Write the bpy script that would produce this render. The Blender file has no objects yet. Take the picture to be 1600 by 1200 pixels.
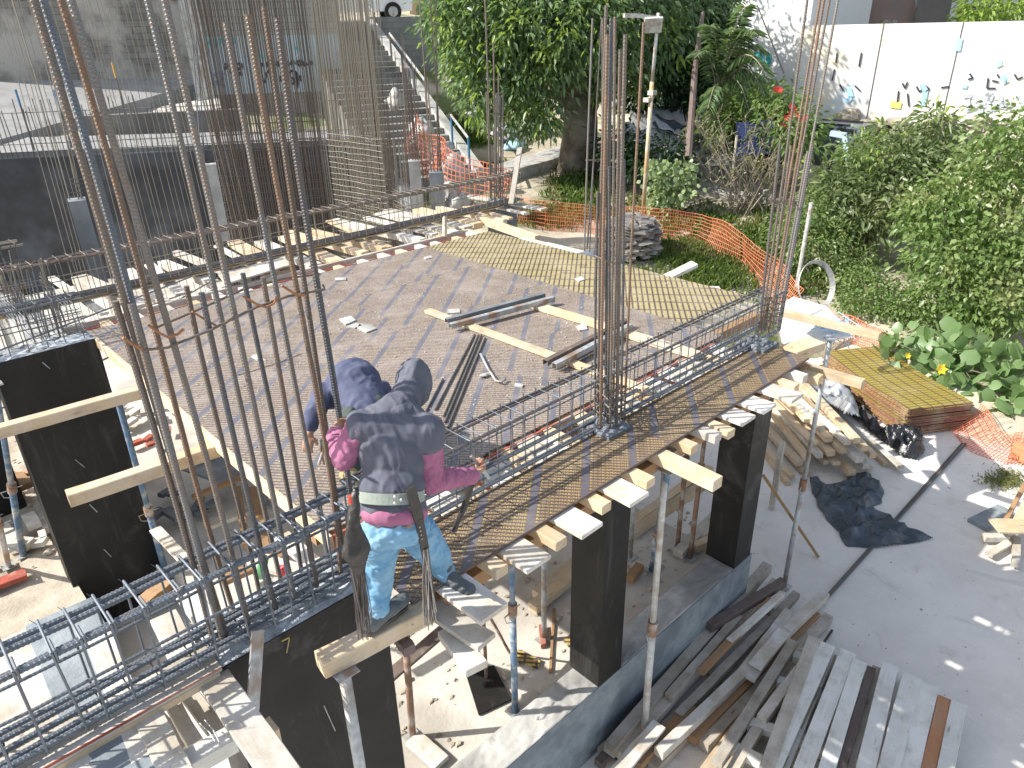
import bpy, math, random
import numpy as np
from mathutils import Vector, Matrix, noise

# ------------------------------------------------------------------ camera, world, sun, exposure
SC = bpy.context.scene
F_PX = 1131.2347236537605
RW = Matrix(((0.72495721, 0.31425649, -0.61292733), (-0.68851489, 0.30529588, -0.65783104), (-0.01960349, 0.89890894, 0.43769672)))
CAM = Vector((0.0, 0.0, 2.8))
cd = bpy.data.cameras.new('camera'); cam = bpy.data.objects.new('camera', cd)
SC.collection.objects.link(cam); SC.camera = cam
cd.sensor_width = 36.0; cd.lens = 36.0 * F_PX / 1600.0; cd.clip_start = 0.05; cd.clip_end = 600
cam.matrix_world = Matrix.Translation(CAM) @ RW.to_4x4()

SUN_AZ, SUN_EL = math.radians(143.0), math.radians(40.0)      # azimuth counted from +x towards +y
sdir = Vector((math.cos(SUN_EL) * math.cos(SUN_AZ), math.cos(SUN_EL) * math.sin(SUN_AZ), math.sin(SUN_EL)))
ld = bpy.data.lights.new('sun', 'SUN'); ld.energy = 4.4; ld.angle = math.radians(0.53); ld.color = (1.0, 0.955, 0.88)
lo = bpy.data.objects.new('sun', ld); SC.collection.objects.link(lo)
lo.rotation_euler = sdir.to_track_quat('Z', 'Y').to_euler(); lo.location = (0, 0, 20)
W = bpy.data.worlds.new('World'); SC.world = W; W.use_nodes = True
wn = W.node_tree; wn.nodes.clear()
sky = wn.nodes.new('ShaderNodeTexSky'); sky.sky_type = 'NISHITA'; sky.sun_disc = False
sky.sun_elevation = SUN_EL; sky.sun_rotation = math.pi / 2 - SUN_AZ; sky.air_density = 1.0; sky.dust_density = 1.5; sky.ozone_density = 1.0
bg = wn.nodes.new('ShaderNodeBackground'); bg.inputs[1].default_value = 0.125
ow = wn.nodes.new('ShaderNodeOutputWorld')
hz = wn.nodes.new('ShaderNodeHueSaturation'); hz.inputs['Saturation'].default_value = 0.62; hz.inputs['Value'].default_value = 1.12
wn.links.new(sky.outputs[0], hz.inputs['Color']); wn.links.new(hz.outputs[0], bg.inputs[0]); wn.links.new(bg.outputs[0], ow.inputs[0])
SC.view_settings.view_transform = 'Standard'; SC.view_settings.look = 'None'
SC.view_settings.exposure = 0.83; SC.view_settings.gamma = 1.0; SC.view_settings.use_curve_mapping = False

# ------------------------------------------------------------------ surveying helpers (photo bearing -> point on a real plane)
def bearing(px, py): return RW @ Vector((px - 800.0, -(py - 600.0), -F_PX))
def at_z(px, py, z): r = bearing(px, py); return CAM + r * ((z - CAM.z) / r.z)
def at_y(px, py, y): r = bearing(px, py); return CAM + r * ((y - CAM.y) / r.y)
def at_x(px, py, x): r = bearing(px, py); return CAM + r * ((x - CAM.x) / r.x)
def at_r(px, py, d): r = bearing(px, py); return CAM + r * (d / math.hypot(r.x, r.y))
def V(*a): return Vector(a)

RND = random.Random(7)
# ------------------------------------------------------------------ mesh builder
class MB:
    def __init__(s): s.v = []; s.f = []; s.m = []; s.mi = 0
    def add(s, vs, fs):
        b = len(s.v); s.v.extend([tuple(v) for v in vs]); s.f.extend([tuple(b + i for i in f) for f in fs]); s.m.extend([s.mi] * len(fs))
    def box(s, lo, hi):
        x0, y0, z0 = lo; x1, y1, z1 = hi
        s.add([(x0,y0,z0),(x1,y0,z0),(x1,y1,z0),(x0,y1,z0),(x0,y0,z1),(x1,y0,z1),(x1,y1,z1),(x0,y1,z1)],
              [(3,2,1,0),(4,5,6,7),(0,1,5,4),(1,2,6,5),(2,3,7,6),(3,0,4,7)])
        return s
    def beam(s, p, q, w, h, up=(0,0,1), chamfer=0.0, seg=1, jit=0.0):
        p = Vector(p); q = Vector(q); d = (q - p).normalized(); up = Vector(up)
        side = up.cross(d)
        if side.length < 1e-4: side = Vector((1,0,0)).cross(d)
        side.normalize(); u = d.cross(side).normalized()
        a, b, c = w / 2, h / 2, chamfer
        cs = [(-a,-b),(a,-b),(a,b),(-a,b)] if c <= 0 else [(-a+c,-b),(a-c,-b),(a,-b+c),(a,b-c),(a-c,b),(-a+c,b),(-a,b-c),(-a,-b+c)]
        n = len(cs); vs = []
        for k in range(seg + 1):
            o = p.lerp(q, k / seg)
            if jit: o = o + side * RND.uniform(-jit, jit) + u * RND.uniform(-jit, jit)
            vs += [o + side * x + u * y for x, y in cs]
        fs = [tuple(reversed(range(n))), tuple(range(seg * n, seg * n + n))]
        for k in range(seg):
            for i in range(n):
                j = (i + 1) % n; fs.append((k*n+i, k*n+j, (k+1)*n+j, (k+1)*n+i))
        s.add(vs, fs); return s
    def tube(s, pts, r, n=6, cap=True, rs=None):
        pts = [Vector(p) for p in pts]; vs = []; N = len(pts)
        d0 = (pts[1] - pts[0]).normalized()
        ref = Vector((0,0,1)) if abs(d0.z) < .9 else Vector((1,0,0))
        for k, p in enumerate(pts):
            d = (pts[min(k+1,N-1)] - pts[max(k-1,0)]).normalized()
            a = ref - d * ref.dot(d)
            if a.length < 1e-4: a = Vector((0,1,0)) - d * d.y
            a.normalize(); ref = a; b = d.cross(a); rr = rs[k] if rs else r
            for i in range(n):
                t = 2 * math.pi * i / n; vs.append(p + a * (math.cos(t) * rr) + b * (math.sin(t) * rr))
        fs = []
        for k in range(N - 1):
            for i in range(n):
                j = (i + 1) % n; fs.append((k*n+i, k*n+j, (k+1)*n+j, (k+1)*n+i))
        if cap: fs += [tuple(reversed(range(n))), tuple(range((N-1)*n, N*n))]
        s.add(vs, fs); return s
    def ribbed(s, pts, r, pitch=0.016, rib=0.13, n=8):
        """deformed reinforcing bar: slanting ribs round a round bar that follows pts"""
        pts = [Vector(p) for p in pts]; path = []; 
        for a, b in zip(pts[:-1], pts[1:]):
            m = max(1, int((b - a).length / (pitch / 3))); path += [a.lerp(b, k / m) for k in range(m)]
        path.append(pts[-1]); N = len(path)
        vs = []; ref = Vector((1,0,0)) if abs((pts[-1]-pts[0]).normalized().z) > .7 else Vector((0,0,1))
        for k, p in enumerate(path):
            d = (path[min(k+2,N-1)] - path[max(k-2,0)]).normalized()
            a = (ref - d * ref.dot(d)).normalized(); ref = a; b = d.cross(a)
            for i in range(n):
                t = 2 * math.pi * i / n
                ph = (k % 3) / 3.0 + (0.33 if (i % n) < n / 2 else 0.0) + 0.33 * math.cos(t)
                rr = r * (1 + rib * (1 if (ph % 1.0) < 0.34 else -0.3))
                if i in (0, n // 2): rr = r * (1 + rib * .6)
                vs.append(p + a * (math.cos(t) * rr) + b * (math.sin(t) * rr))
        fs = []
        for k in range(N - 1):
            for i in range(n):
                j = (i + 1) % n; fs.append((k*n+i, k*n+j, (k+1)*n+j, (k+1)*n+i))
        fs += [tuple(reversed(range(n))), tuple(range((N-1)*n, N*n))]
        s.add(vs, fs); return s
    def prism(s, poly, z0, z1):
        n = len(poly)
        s.add([(x,y,z0) for x,y in poly] + [(x,y,z1) for x,y in poly],
              [tuple(reversed(range(n))), tuple(range(n,2*n))] + [(i,(i+1)%n,n+(i+1)%n,n+i) for i in range(n)]); return s
    def quad(s, a, b, c, d): s.add([a,b,c,d], [(0,1,2,3)]); return s
    def lump(s, c, r, n=8, m=6, rough=.25, seed=0, squash=(1,1,1)):
        c = Vector(c); vs = []; fs = []
        for i in range(m + 1):
            th = math.pi * i / m
            for j in range(n):
                ph = 2 * math.pi * j / n
                d = Vector((math.sin(th)*math.cos(ph), math.sin(th)*math.sin(ph), math.cos(th)))
                k = 1 + rough * noise.noise(d * 1.7 + Vector((seed*3.1, seed, 0)))*1.6
                vs.append(c + Vector((d.x*squash[0], d.y*squash[1], d.z*squash[2])) * (r * k))
        for i in range(m):
            for j in range(n): fs.append((i*n+j, (i+1)*n+j, (i+1)*n+(j+1)%n, i*n+(j+1)%n))
        s.add(vs, fs); return s
    def build(s, name, mat, parent=None, origin=None, smooth=False):
        me = bpy.data.meshes.new(name)
        vv = np.array(s.v, dtype=np.float64)
        if origin is None:
            origin = Vector(((vv[:,0].min()+vv[:,0].max())/2, (vv[:,1].min()+vv[:,1].max())/2, vv[:,2].min()))
        origin = Vector(origin)
        vv = vv - np.array(origin)
        me.from_pydata([tuple(x) for x in vv], [], s.f)
        mats = mat if isinstance(mat, (list, tuple)) else [mat]
        for m in mats: me.materials.append(m)
        if len(mats) > 1: me.polygons.foreach_set('material_index', s.m)
        if smooth: me.polygons.foreach_set('use_smooth', [True] * len(me.polygons))
        me.update()
        o = bpy.data.objects.new(name, me); SC.collection.objects.link(o)
        if parent: o.parent = parent; o.location = origin - parent.location
        else: o.location = origin
        return o

def tag(o, label=None, cat=None, group=None, kind=None):
    if label:
        o['label'] = label
        if len(label.split()) > 16: print('LONG', label)
    if cat: o['category'] = cat
    if group: o['group'] = group
    if kind: o['kind'] = kind
    return o
def thing(name, label, cat, loc, group=None):
    o = bpy.data.objects.new(name, None); SC.collection.objects.link(o); o.location = Vector(loc); o.empty_display_size = .1
    return tag(o, label, cat, group)
def structure(o, label): return tag(o, label, None, None, 'structure')

# ------------------------------------------------------------------ materials
MATS = {}
class NT:
    def __init__(s, name):
        s.m = bpy.data.materials.new(name); s.m.use_nodes = True; s.t = s.m.node_tree; s.t.nodes.clear()
        s.out = s.t.nodes.new('ShaderNodeOutputMaterial'); s.b = s.t.nodes.new('ShaderNodeBsdfPrincipled')
        s.t.links.new(s.b.outputs[0], s.out.inputs[0]); MATS[name] = s.m
    def n(s, typ, ins=None, **kw):
        nd = s.t.nodes.new(typ)
        for k, v in kw.items(): setattr(nd, k, v)
        for k, v in (ins or {}).items(): s.set(nd.inputs[k], v)
        return nd
    def set(s, sock, v):
        if hasattr(v, 'is_output'): s.t.links.new(v, sock)
        elif isinstance(v, (tuple, list)) and sock.type == 'RGBA' and len(v) == 3: sock.default_value = (*v, 1)
        else: sock.default_value = v
    def math(s, op, a, b=0.0, c=0.0, clamp=False):
        nd = s.n('ShaderNodeMath', {0: a, 1: b, 2: c}, operation=op); nd.use_clamp = clamp; return nd.outputs[0]
    def dot(s, a, v): return s.n('ShaderNodeVectorMath', {0: a, 1: v}, operation='DOT_PRODUCT').outputs['Value']
    def mix(s, f, a, b, blend='MIX'):
        nd = s.n('ShaderNodeMix', data_type='RGBA', blend_type=blend); nd.clamp_factor = True
        s.set(nd.inputs[0], f); s.set(nd.inputs[6], a); s.set(nd.inputs[7], b); return nd.outputs[2]
    def noise(s, vec, scale, detail=4, rough=.55, dist=0.0):
        return s.n('ShaderNodeTexNoise', {'Vector': vec, 'Scale': scale, 'Detail': detail, 'Roughness': rough, 'Distortion': dist}).outputs[0]
    def ramp(s, f, a, b): # smooth threshold
        return s.n('ShaderNodeMapRange', {0: f, 1: a, 2: b}, clamp=True).outputs[0]
    def obj(s): return s.n('ShaderNodeTexCoord').outputs['Object']
    def pos(s): return s.n('ShaderNodeNewGeometry').outputs['Position']
    def rnd(s): return s.n('ShaderNodeObjectInfo').outputs['Random']
    def isl(s): return s.n('ShaderNodeNewGeometry').outputs['Random Per Island']
    def scale(s, v, k): return s.n('ShaderNodeVectorMath', {0: v, 1: k}, operation='MULTIPLY').outputs[0]
    def bump(s, h, strength=.4, dist=.01):
        nd = s.n('ShaderNodeBump', {'Height': h, 'Strength': strength, 'Distance': dist}); s.t.links.new(nd.outputs[0], s.b.inputs['Normal'])
    def fin(s, col, rough=.8, metal=0.0, spec=None):
        s.set(s.b.inputs['Base Color'], col); s.set(s.b.inputs['Roughness'], rough); s.set(s.b.inputs['Metallic'], metal)
        if spec is not None: s.set(s.b.inputs['Specular IOR Level'], spec)
        return s.m

def speckled(name, c1, c2, sc=6.0, rough=.85, c3=None, sc3=1.2, bump=.3, metal=0.0, coord='pos', spec=None, lo=.35, hi=.65):
    t = NT(name); p = t.pos() if coord == 'pos' else t.obj()
    f = t.ramp(t.noise(p, sc, 6, .65), lo, hi); col = t.mix(f, c1, c2)
    if c3: col = t.mix(t.ramp(t.noise(p, sc3, 3), .48, .68), col, c3)
    t.bump(t.noise(p, sc * 6, 5), bump, .01)
    return t.fin(col, rough, metal, spec)

def wood(name, a, b, stain=None, stain_amt=.5, knots=True, vary=.35, dirt=(.2,.17,.13)):
    t = NT(name); o = t.obj(); r = t.rnd()
    off = t.n('ShaderNodeVectorMath', {0: o, 1: t.n('ShaderNodeCombineXYZ', {0: t.math('MULTIPLY', r, 37.0), 1: t.math('MULTIPLY', r, 11.0)}).outputs[0]}, operation='ADD').outputs[0]
    g = t.noise(t.scale(off, (1.2, 26.0, 26.0)), 1.6, 6, .7, .6)
    col = t.mix(t.ramp(g, .3, .7), a, b)
    if knots:
        vn = t.n('ShaderNodeTexVoronoi', {'Vector': t.scale(off, (1.6, 7.0, 7.0)), 'Scale': 1.3}).outputs['Distance']
        col = t.mix(t.ramp(vn, .13, .05), col, (a[0]*.35, a[1]*.28, a[2]*.2))
    col = t.mix(t.math('MULTIPLY', t.ramp(t.noise(off, 3.5, 5, .65), .5, .72), .6), col, dirt)
    if stain: col = t.mix(t.math('MULTIPLY', t.ramp(t.noise(off, 2.3, 6, .7), .40, .60), stain_amt), col, stain)
    if stain:
        col = t.mix(t.math('MULTIPLY', t.ramp(t.noise(off, 42, 3, .8), .64, .72), .75), col, (.13,.11,.09))
        col = t.mix(t.math('MULTIPLY', t.ramp(t.noise(off, 6, 5, .75), .58, .70), .45), col, (.33,.28,.21))
    v = t.math('ADD', t.math('MULTIPLY', r, vary), 1.0 - vary * .5)
    hsv = t.n('ShaderNodeHueSaturation', {'Color': col, 'Value': v}).outputs[0]
    t.bump(g, .35, .004)
    return t.fin(hsv, .8)

M = {}
M['floor'] = speckled('floor_concrete', (.60,.565,.50), (.48,.45,.395), 4, .95, (.36,.33,.285), .9, .6)
M['pine'] = wood('pine', (.60,.445,.265), (.46,.325,.18), (.58,.54,.47), .45)
M['plank'] = wood('cement_plank', (.52,.46,.37), (.38,.33,.26), (.64,.63,.60), .85, dirt=(.26,.23,.18))
M['grey_wood'] = wood('grey_wood', (.44,.385,.31), (.27,.23,.18), (.58,.55,.49), .6, dirt=(.12,.10,.08))
M['dark_wood'] = wood('dark_wood', (.15,.105,.09), (.09,.062,.055), (.2,.17,.15), .3)
M['brown_wood'] = wood('brown_wood', (.42,.25,.12), (.28,.16,.08), None)
M['paint_wood'] = wood('whitewashed_wood', (.68,.67,.62), (.54,.53,.48), (.74,.74,.71), .65, knots=True, vary=.22, dirt=(.27,.24,.19))
M['rust_wood'] = wood('rust_wood', (.42,.20,.09), (.30,.13,.06), (.45,.30,.2), .3, knots=False)
M['red_panel'] = speckled('red_panel', (.42,.09,.05), (.26,.06,.04), 9, .7, (.4,.3,.25), 3)
M['yard'] = None
M['dirt'] = speckled('dirt', (.52,.46,.37), (.38,.33,.26), 5, .95, (.26,.22,.17), .9, .8)
M['black_form'] = speckled('black_form', (.013,.013,.013), (.024,.022,.020), 2.2, .5, (.05,.05,.05), 1.3, .05, spec=.25, lo=.3, hi=.75)
M['black_wall'] = speckled('black_wall', (.022,.025,.030), (.042,.047,.055), 1.6, .6, (.085,.095,.11), .8, .1)
M['concrete'] = speckled('concrete', (.50,.49,.46), (.36,.36,.34), 4, .9, (.24,.24,.23), 1.5, .5)
M['concrete_dark'] = speckled('concrete_dark', (.17,.19,.21), (.11,.12,.135), 3, .75, (.25,.27,.28), 1.1, .35)
M['concrete_top'] = speckled('concrete_top', (.58,.62,.66), (.36,.39,.42), 14, .9, (.2,.21,.22), 5, 1.0)
M['concrete_blue'] = speckled('plinth', (.19,.22,.24), (.30,.33,.34), 6, .85, (.12,.14,.16), 1.4, .5)
M['prop_grey'] = speckled('galvanised', (.50,.52,.52), (.33,.35,.36), 20, .5, (.30,.20,.13), 5, .2, .35)
M['prop_white'] = speckled('white_tube', (.62,.62,.59), (.42,.42,.40), 18, .55, (.35,.28,.22), 6, .2, .2)
M['prop_rust'] = speckled('rusty_tube', (.30,.17,.10), (.19,.12,.09), 18, .8, (.42,.38,.33), 7, .4, .1)
M['prop_blue'] = speckled('blue_tube', (.07,.15,.26), (.13,.20,.28), 16, .6, (.42,.42,.40), 8, .3, .1)
M['prop_yellow'] = speckled('yellow_tube', (.55,.42,.09), (.38,.28,.08), 16, .6, (.3,.25,.2), 8, .3, .1)
def black_mat():
    t = NT('black_form2'); p = t.pos()
    c = t.mix(t.ramp(t.noise(p, 2.2, 6, .65), .3, .75), (.012,.012,.012), (.024,.022,.020))
    c = t.mix(t.math('MULTIPLY', t.ramp(t.noise(t.scale(p,(3,3,.5)), 2.2, 6, .7, .8), .55, .75), .75), c, (.065,.062,.058))
    c = t.mix(t.math('MULTIPLY', t.ramp(t.noise(p, 1.1, 5, .7, 1.2), .60, .70), .35), c, (.11,.11,.105))
    c = t.mix(t.ramp(t.noise(p, 38, 3, .7), .74, .80), c, (.22,.21,.19))
    t.bump(t.noise(p, 5, 4), .12, .01); return t.fin(c, t.mix(t.noise(p, 3, 4), (.35,)*3, (.7,)*3), 0, .25)
M['black_form'] = black_mat()
def rebar_mat(name, steel, rust, lo, hi):
    t = NT(name); p = t.pos()
    f = t.ramp(t.noise(t.scale(p, (1, 1, .35)), 6.0, 5, .7), lo, hi)
    col = t.mix(f, steel, rust); col = t.mix(t.ramp(t.noise(p, 45, 3), .55, .75), col, (rust[0]*1.5, rust[1]*1.35, rust[2]*1.2))
    t.bump(t.noise(p, 160, 3), .3, .003)
    return t.fin(col, t.mix(f, (.45,)*3, (.85,)*3), t.math('MULTIPLY', t.math('SUBTRACT', 1.0, f), .45))
M['bar_grey'] = rebar_mat('bar_grey', (.19,.195,.195), (.20,.15,.11), .38, .72)
M['bar_rust'] = rebar_mat('bar_rust', (.15,.14,.13), (.175,.12,.085), .35, .7)
M['bar_orange'] = rebar_mat('bar_orange', (.17,.135,.105), (.225,.135,.085), .35, .7)
M['bar_blue'] = rebar_mat('bar_blue', (.155,.18,.21), (.13,.13,.135), .45, .8)
M['bar_dark'] = rebar_mat('bar_dark', (.10,.11,.12), (.16,.11,.08), .45, .75)
M['bar_pale'] = rebar_mat('bar_pale', (.28,.265,.225), (.25,.19,.13), .45, .75)
M['wire'] = speckled('wire', (.45,.45,.44), (.3,.3,.3), 20, .45, None, 1, .1, .6)
M['tie'] = speckled('tie_wire', (.42,.19,.08), (.28,.13,.07), 20, .8)
M['paint_blue'] = speckled('blue_paint', (.03,.16,.32), (.06,.20,.36), 9, .5)
M['paint_orange'] = speckled('orange_paint', (.6,.33,.06), (.5,.28,.06), 9, .5)

def plywood(name, ang, phase, base, base2, line, text, rowp=.035, linew=.34, period=.335, gap=.15, stripe=(.115,.12,.15), dust=(.55,.5,.45), dust_amt=.5, rough=.42, letters=True):
    """film-faced formwork plywood with its rows of repeated yellow print and plain gaps between the columns of print"""
    t = NT(name); p = t.pos(); a = math.radians(ang)
    u = t.dot(p, (math.cos(a), math.sin(a), 0)); v = t.dot(p, (-math.sin(a), math.cos(a), 0))
    uu = t.math('DIVIDE', t.math('ADD', u, phase), period); vv = t.math('DIVIDE', v, rowp)
    fu = t.math('FRACT', uu); fv = t.math('FRACT', vv)
    st = t.math('LESS_THAN', fu, gap); row = t.math('LESS_THAN', fv, linew)
    col = t.mix(t.ramp(t.noise(p, 1.3, 4), .35, .65), base, base2)
    if letters:
        cell = t.n('ShaderNodeCombineXYZ', {0: t.math('MULTIPLY', u, 95.0), 1: t.math('MULTIPLY', t.math('FLOOR', vv), 7.3)}).outputs[0]
        ln = t.ramp(t.noise(cell, 1.0, 2, .8), .42, .54)
        col = t.mix(t.math('MULTIPLY', ln, .85), col, text)
    else: col = t.mix(.6, col, text)
    col = t.mix(row, col, line)
    col = t.mix(t.math('MULTIPLY', st, .88), col, stripe)
    d = t.ramp(t.noise(p, 2.1, 7, .72), .46, .74)
    col = t.mix(t.math('MULTIPLY', d, dust_amt), col, dust)
    d2 = t.ramp(t.noise(p, 9.0, 6, .8), .66, .74)
    col = t.mix(t.math('MULTIPLY', d2, .4), col, (.60,.57,.54))
    return t.fin(col, t.mix(d, (rough,)*3, (.8,)*3), 0.0, .5)
# ------------------------------------------------------------------ ground
YZ = -3.45; IZ = -2.75
def mk_yard():
    t = NT('yard_concrete'); p = t.pos()
    c = t.mix(t.ramp(t.noise(p, 1.1, 6, .6), .35, .65), (.72,.685,.63), (.62,.59,.545))
    c = t.mix(t.math('MULTIPLY', t.ramp(t.noise(p, 4.5, 7, .75), .5, .7), .6), c, (.74,.71,.65))
    c = t.mix(t.math('MULTIPLY', t.ramp(t.noise(p, 2.0, 5, .6, 1.0), .60, .75), .7), c, (.48,.455,.41))
    c = t.mix(t.math('MULTIPLY', t.ramp(t.noise(t.scale(p, (1,.35,1)), 1.6, 6, .75, 1.5), .58, .66), .35), c, (.40,.375,.34))
    c = t.mix(t.math('MULTIPLY', t.ramp(t.noise(p, 11, 6, .8), .62, .70), .4), c, (.36,.34,.31))
    c = t.mix(t.ramp(t.noise(p, 28, 4, .8), .70, .78), c, (.17,.15,.12))
    t.bump(t.noise(p, 30, 6, .7), .45, .01)
    return t.fin(c, .93)
M['yard'] = mk_yard()
CTRL = [at_z(1100,430,-2.6), at_z(1180,480,-2.95), at_z(985,395,-2.5), at_z(850,335,-2.2), at_z(800,345,-2.2), at_z(905,272,-1.1), at_z(1005,345,-1.75),
        at_z(1100,300,-1.3), at_z(1200,330,-1.6), at_r(1230,262,20), at_r(1290,262,20), at_r(1400,225,24.5), at_r(1600,225,24), at_z(1620,650,-3.35), at_z(1500,610,-3.3),
        at_z(1350,480,-3.1), at_z(1400,400,-2.5), at_z(1500,450,-2.6), at_z(1600,400,-2.3), at_z(1600,300,-1.2), at_z(745,300,-1.15), at_z(860,240,-.75),
        at_r(800,205,27), at_r(705,287,17.5), at_r(640,290,17.5), at_r(755,240,22), at_r(1000,250,25), at_r(1060,260,22),
        at_r(0,200,27), at_r(300,165,28), at_r(450,190,27), at_r(150,225,24), at_r(20,60,45), at_r(1100,180,30), at_r(900,180,33),
        at_r(660,35,34), at_r(560,30,34), at_r(600,60,60) + V(0,0,2), at_r(900,60,60), at_r(1300,60,60), at_r(1700,90,60), at_r(1750,400,20), at_r(1800,250,26),
        V(-10,25,-1), V(-10,40,1), V(40,-8,-2), V(25,-12,-3.2), V(11,9.4,-3.0), V(9,12,-2.6), V(13.6,0,-3.42), V(13.6,-4,-3.42), V(16,-3,-3.2), V(15,2,-3.3), V(20,-2,-2.6), V(15.2,5,-3.3), V(17,3,-3.1), V(9,15,-2.2)]
CT = np.array([tuple(c) for c in CTRL])
def terr(x, y):
    dx = CT[:,0]-x; dy = CT[:,1]-y; d2 = dx*dx + dy*dy
    h = 3.2 + .22 * math.sqrt(float(np.sort(d2)[3]))
    w = np.exp(-d2 / (2*h*h)) + 1e-9
    A = np.stack([np.ones(len(CT)), dx, dy], 1); Wm = A * w[:,None]
    Mx = A.T @ Wm + np.diag([0, w.sum()*14.0, w.sum()*14.0])
    z = float(np.linalg.solve(Mx, Wm.T @ CT[:,2])[0])
    z += .06 * noise.noise(Vector((x*.8, y*.8, 0)))
    # the excavated building plot and the yard lie under their own slabs
    if x < 9.0 and y < 14.5: z = min(z, -4.6)
    if x < 9.9 and y < 22.6 - .30*(x-3): z = min(z, -4.6)
    if x < 10.9 and y < 16.8: z = min(z, -3.4)
    if y < 8.6:
        e = (12.75 + .6*max(0, y - 2.4)) - x if y < 5.6 else 14.6 - (y-5.6)*1.6 - x
        k = max(0, min(1, .5 + e/.9)); z = z*(1-k) + min(z, -3.75)*k
    return z
def mk_terrain():
    b = MB(); X = np.concatenate([np.arange(-14, 30, .45), np.arange(30, 90, 3)]); Y = np.concatenate([np.arange(-16, 34, .45), np.arange(34, 95, 3)])
    vs = [(x, y, terr(x, y)) for y in Y for x in X]; n = len(X)
    fs = [(j*n+i, j*n+i+1, (j+1)*n+i+1, (j+1)*n+i) for j in range(len(Y)-1) for i in range(n-1)]
    b.add(vs, fs)
    t = NT('terrain'); p = t.pos()
    c = t.mix(t.ramp(t.noise(p, .9, 6, .65), .40, .62), (.50,.44,.34), (.34,.30,.22))
    c = t.mix(t.ramp(t.noise(p, .55, 5, .6), .50, .62), c, (.12,.15,.05))
    c = t.mix(t.ramp(t.noise(p, 9, 5, .7), .62, .74), c, (.55,.50,.42))
    t.bump(t.noise(p, 9, 6, .7), .8, .03)
    structure(b.build('terrain', t.fin(c, .95), smooth=True, origin=(0,0,0)), 'dry earth and patchy grass slope rising behind the building site')
mk_terrain()
def ground_hit(px, py, r0=9.0, r1=70.0):
    br = bearing(px, py); k = math.hypot(br.x, br.y); r = r0
    while r < r1:
        p = CAM + br*(r/k)
        if p.z < terr(p.x, p.y) and p.z > -4.4: return p
        r += .12
    return CAM + br*(r1/k)
def on_ground(p, dz=0.0): return V(p.x, p.y, terr(p.x, p.y) + dz)
b = MB(); b.prism([(-8,-12),(12.9,-12),(12.75,-3),(12.9,0),(12.7,2.3),(13.6,3.4),(14.9,5.6),(13.0,6.9),(12.0,8.2),(-8,8.2)], YZ-.15, YZ)
structure(b.build('yard', M['yard'], origin=(0,0,YZ)), 'pale grey concrete yard in front of the building site')
b = MB(); b.box((1.66,3.25,IZ-.4),(6.38,20.4,IZ)); structure(b.build('ground_floor', M['floor'], origin=(0,0,IZ)), 'dusty concrete floor under the raised formwork deck')
# rough ledge and pit at the left
def rough_block(name, lo, hi, mat, label, n=26, amp=.12, seed=1):
    b = MB(); x0,y0,z0 = lo; x1,y1,z1 = hi; vs = []; fs = []
    for j in range(n+1):
        for i in range(n+1):
            x = x0+(x1-x0)*i/n; y = y0+(y1-y0)*j/n
            e = noise.noise(Vector((x*2+seed, y*2, 0)))
            yy = y + (amp*2*e if j == 0 else 0)
            vs.append((x, yy, z1 + amp*noise.noise(Vector((x*1.7, y*1.7, seed))) + amp*.4*noise.noise(Vector((x*7, y*7, seed)))))
    for j in range(n):
        for i in range(n): a = j*(n+1)+i; fs.append((a, a+1, a+n+2, a+n+1))
    base = len(vs)
    for k in range(1, 6):
        for i in range(n+1):
            x, y, z = vs[i]; vs.append((x, y - .10*k/5 + .09*noise.noise(Vector((x*5, k*1.3, seed))), z + (z0-z)*k/5))
    for k in range(5):
        for i in range(n):
            a = i if k == 0 else base+(k-1)*(n+1)+i; c = base+k*(n+1)+i
            fs.append((c, c+1, a+1, a))
    b.add(vs, fs); return structure(b.build(name, mat, smooth=True, origin=(x0,y0,z0)), label)
rough_block('ledge', (-5,6.9,-4.4), (.75,20.4,IZ-.02), M['dirt'], 'rough earth ledge beside the tall black wall', seed=3)
rough_block('pit_floor', (-6,2.5,-4.4), (1.9,7.2,-4.05), M['dirt'], 'shaded pit floor between the black walls', seed=5)
rough_block('rubble_ground', (.7,8.4,-4.4), (1.7,20.4,IZ-.05), M['dirt'], 'rubble strewn ground behind the tall black wall', seed=9)

# ------------------------------------------------------------------ columns, walls and plinth of the new building
def jitter_top(b, x0, y0, x1, y1, z, amp=.02, n=14):
    vs = []; fs = []
    for j in range(n+1):
        for i in range(n+1):
            x = x0+(x1-x0)*i/n; y = y0+(y1-y0)*j/n; e = 0 if i in (0,n) or j in (0,n) else 1
            vs.append((x, y, z + .004 + e*amp*(.5+noise.noise(Vector((x*16, y*16, 3))))))
    for j in range(n):
        for i in range(n): a = j*(n+1)+i; fs.append((a, a+1, a+n+2, a+n+1))
    b.add(vs, fs)
def block(name, lo, hi, mat, label, cat, top=None, chips=None):
    r = thing(name, label, cat, ((lo[0]+hi[0])/2, (lo[1]+hi[1])/2, lo[2]))
    b = MB(); b.box(lo, hi); b.build('formed_face', mat, r)
    if top:
        b = MB(); jitter_top(b, lo[0]+.003, lo[1]+.003, hi[0]-.003, hi[1]-.003, hi[2], .035); b.build('rough_top', top, r, smooth=False)
    return r
block('concrete_wall', (.72,2.94,-4.3), (1.67,3.34,-.03), M['black_form'], 'black faced wall section directly below the worker in the pink shirt', 'wall', M['concrete_top'])
block('concrete_wall', (.70,8.12,-4.3), (1.64,8.42,0), M['black_form'], 'tall black faced wall under the two jutting timbers at the left', 'wall', M['concrete_top'])
block('concrete_wall', (-.6,10.3,-3.2), (.72,10.7,.1), M['black_form'], 'farther black faced wall half hidden at the left edge', 'wall', M['concrete_top'])
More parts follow.
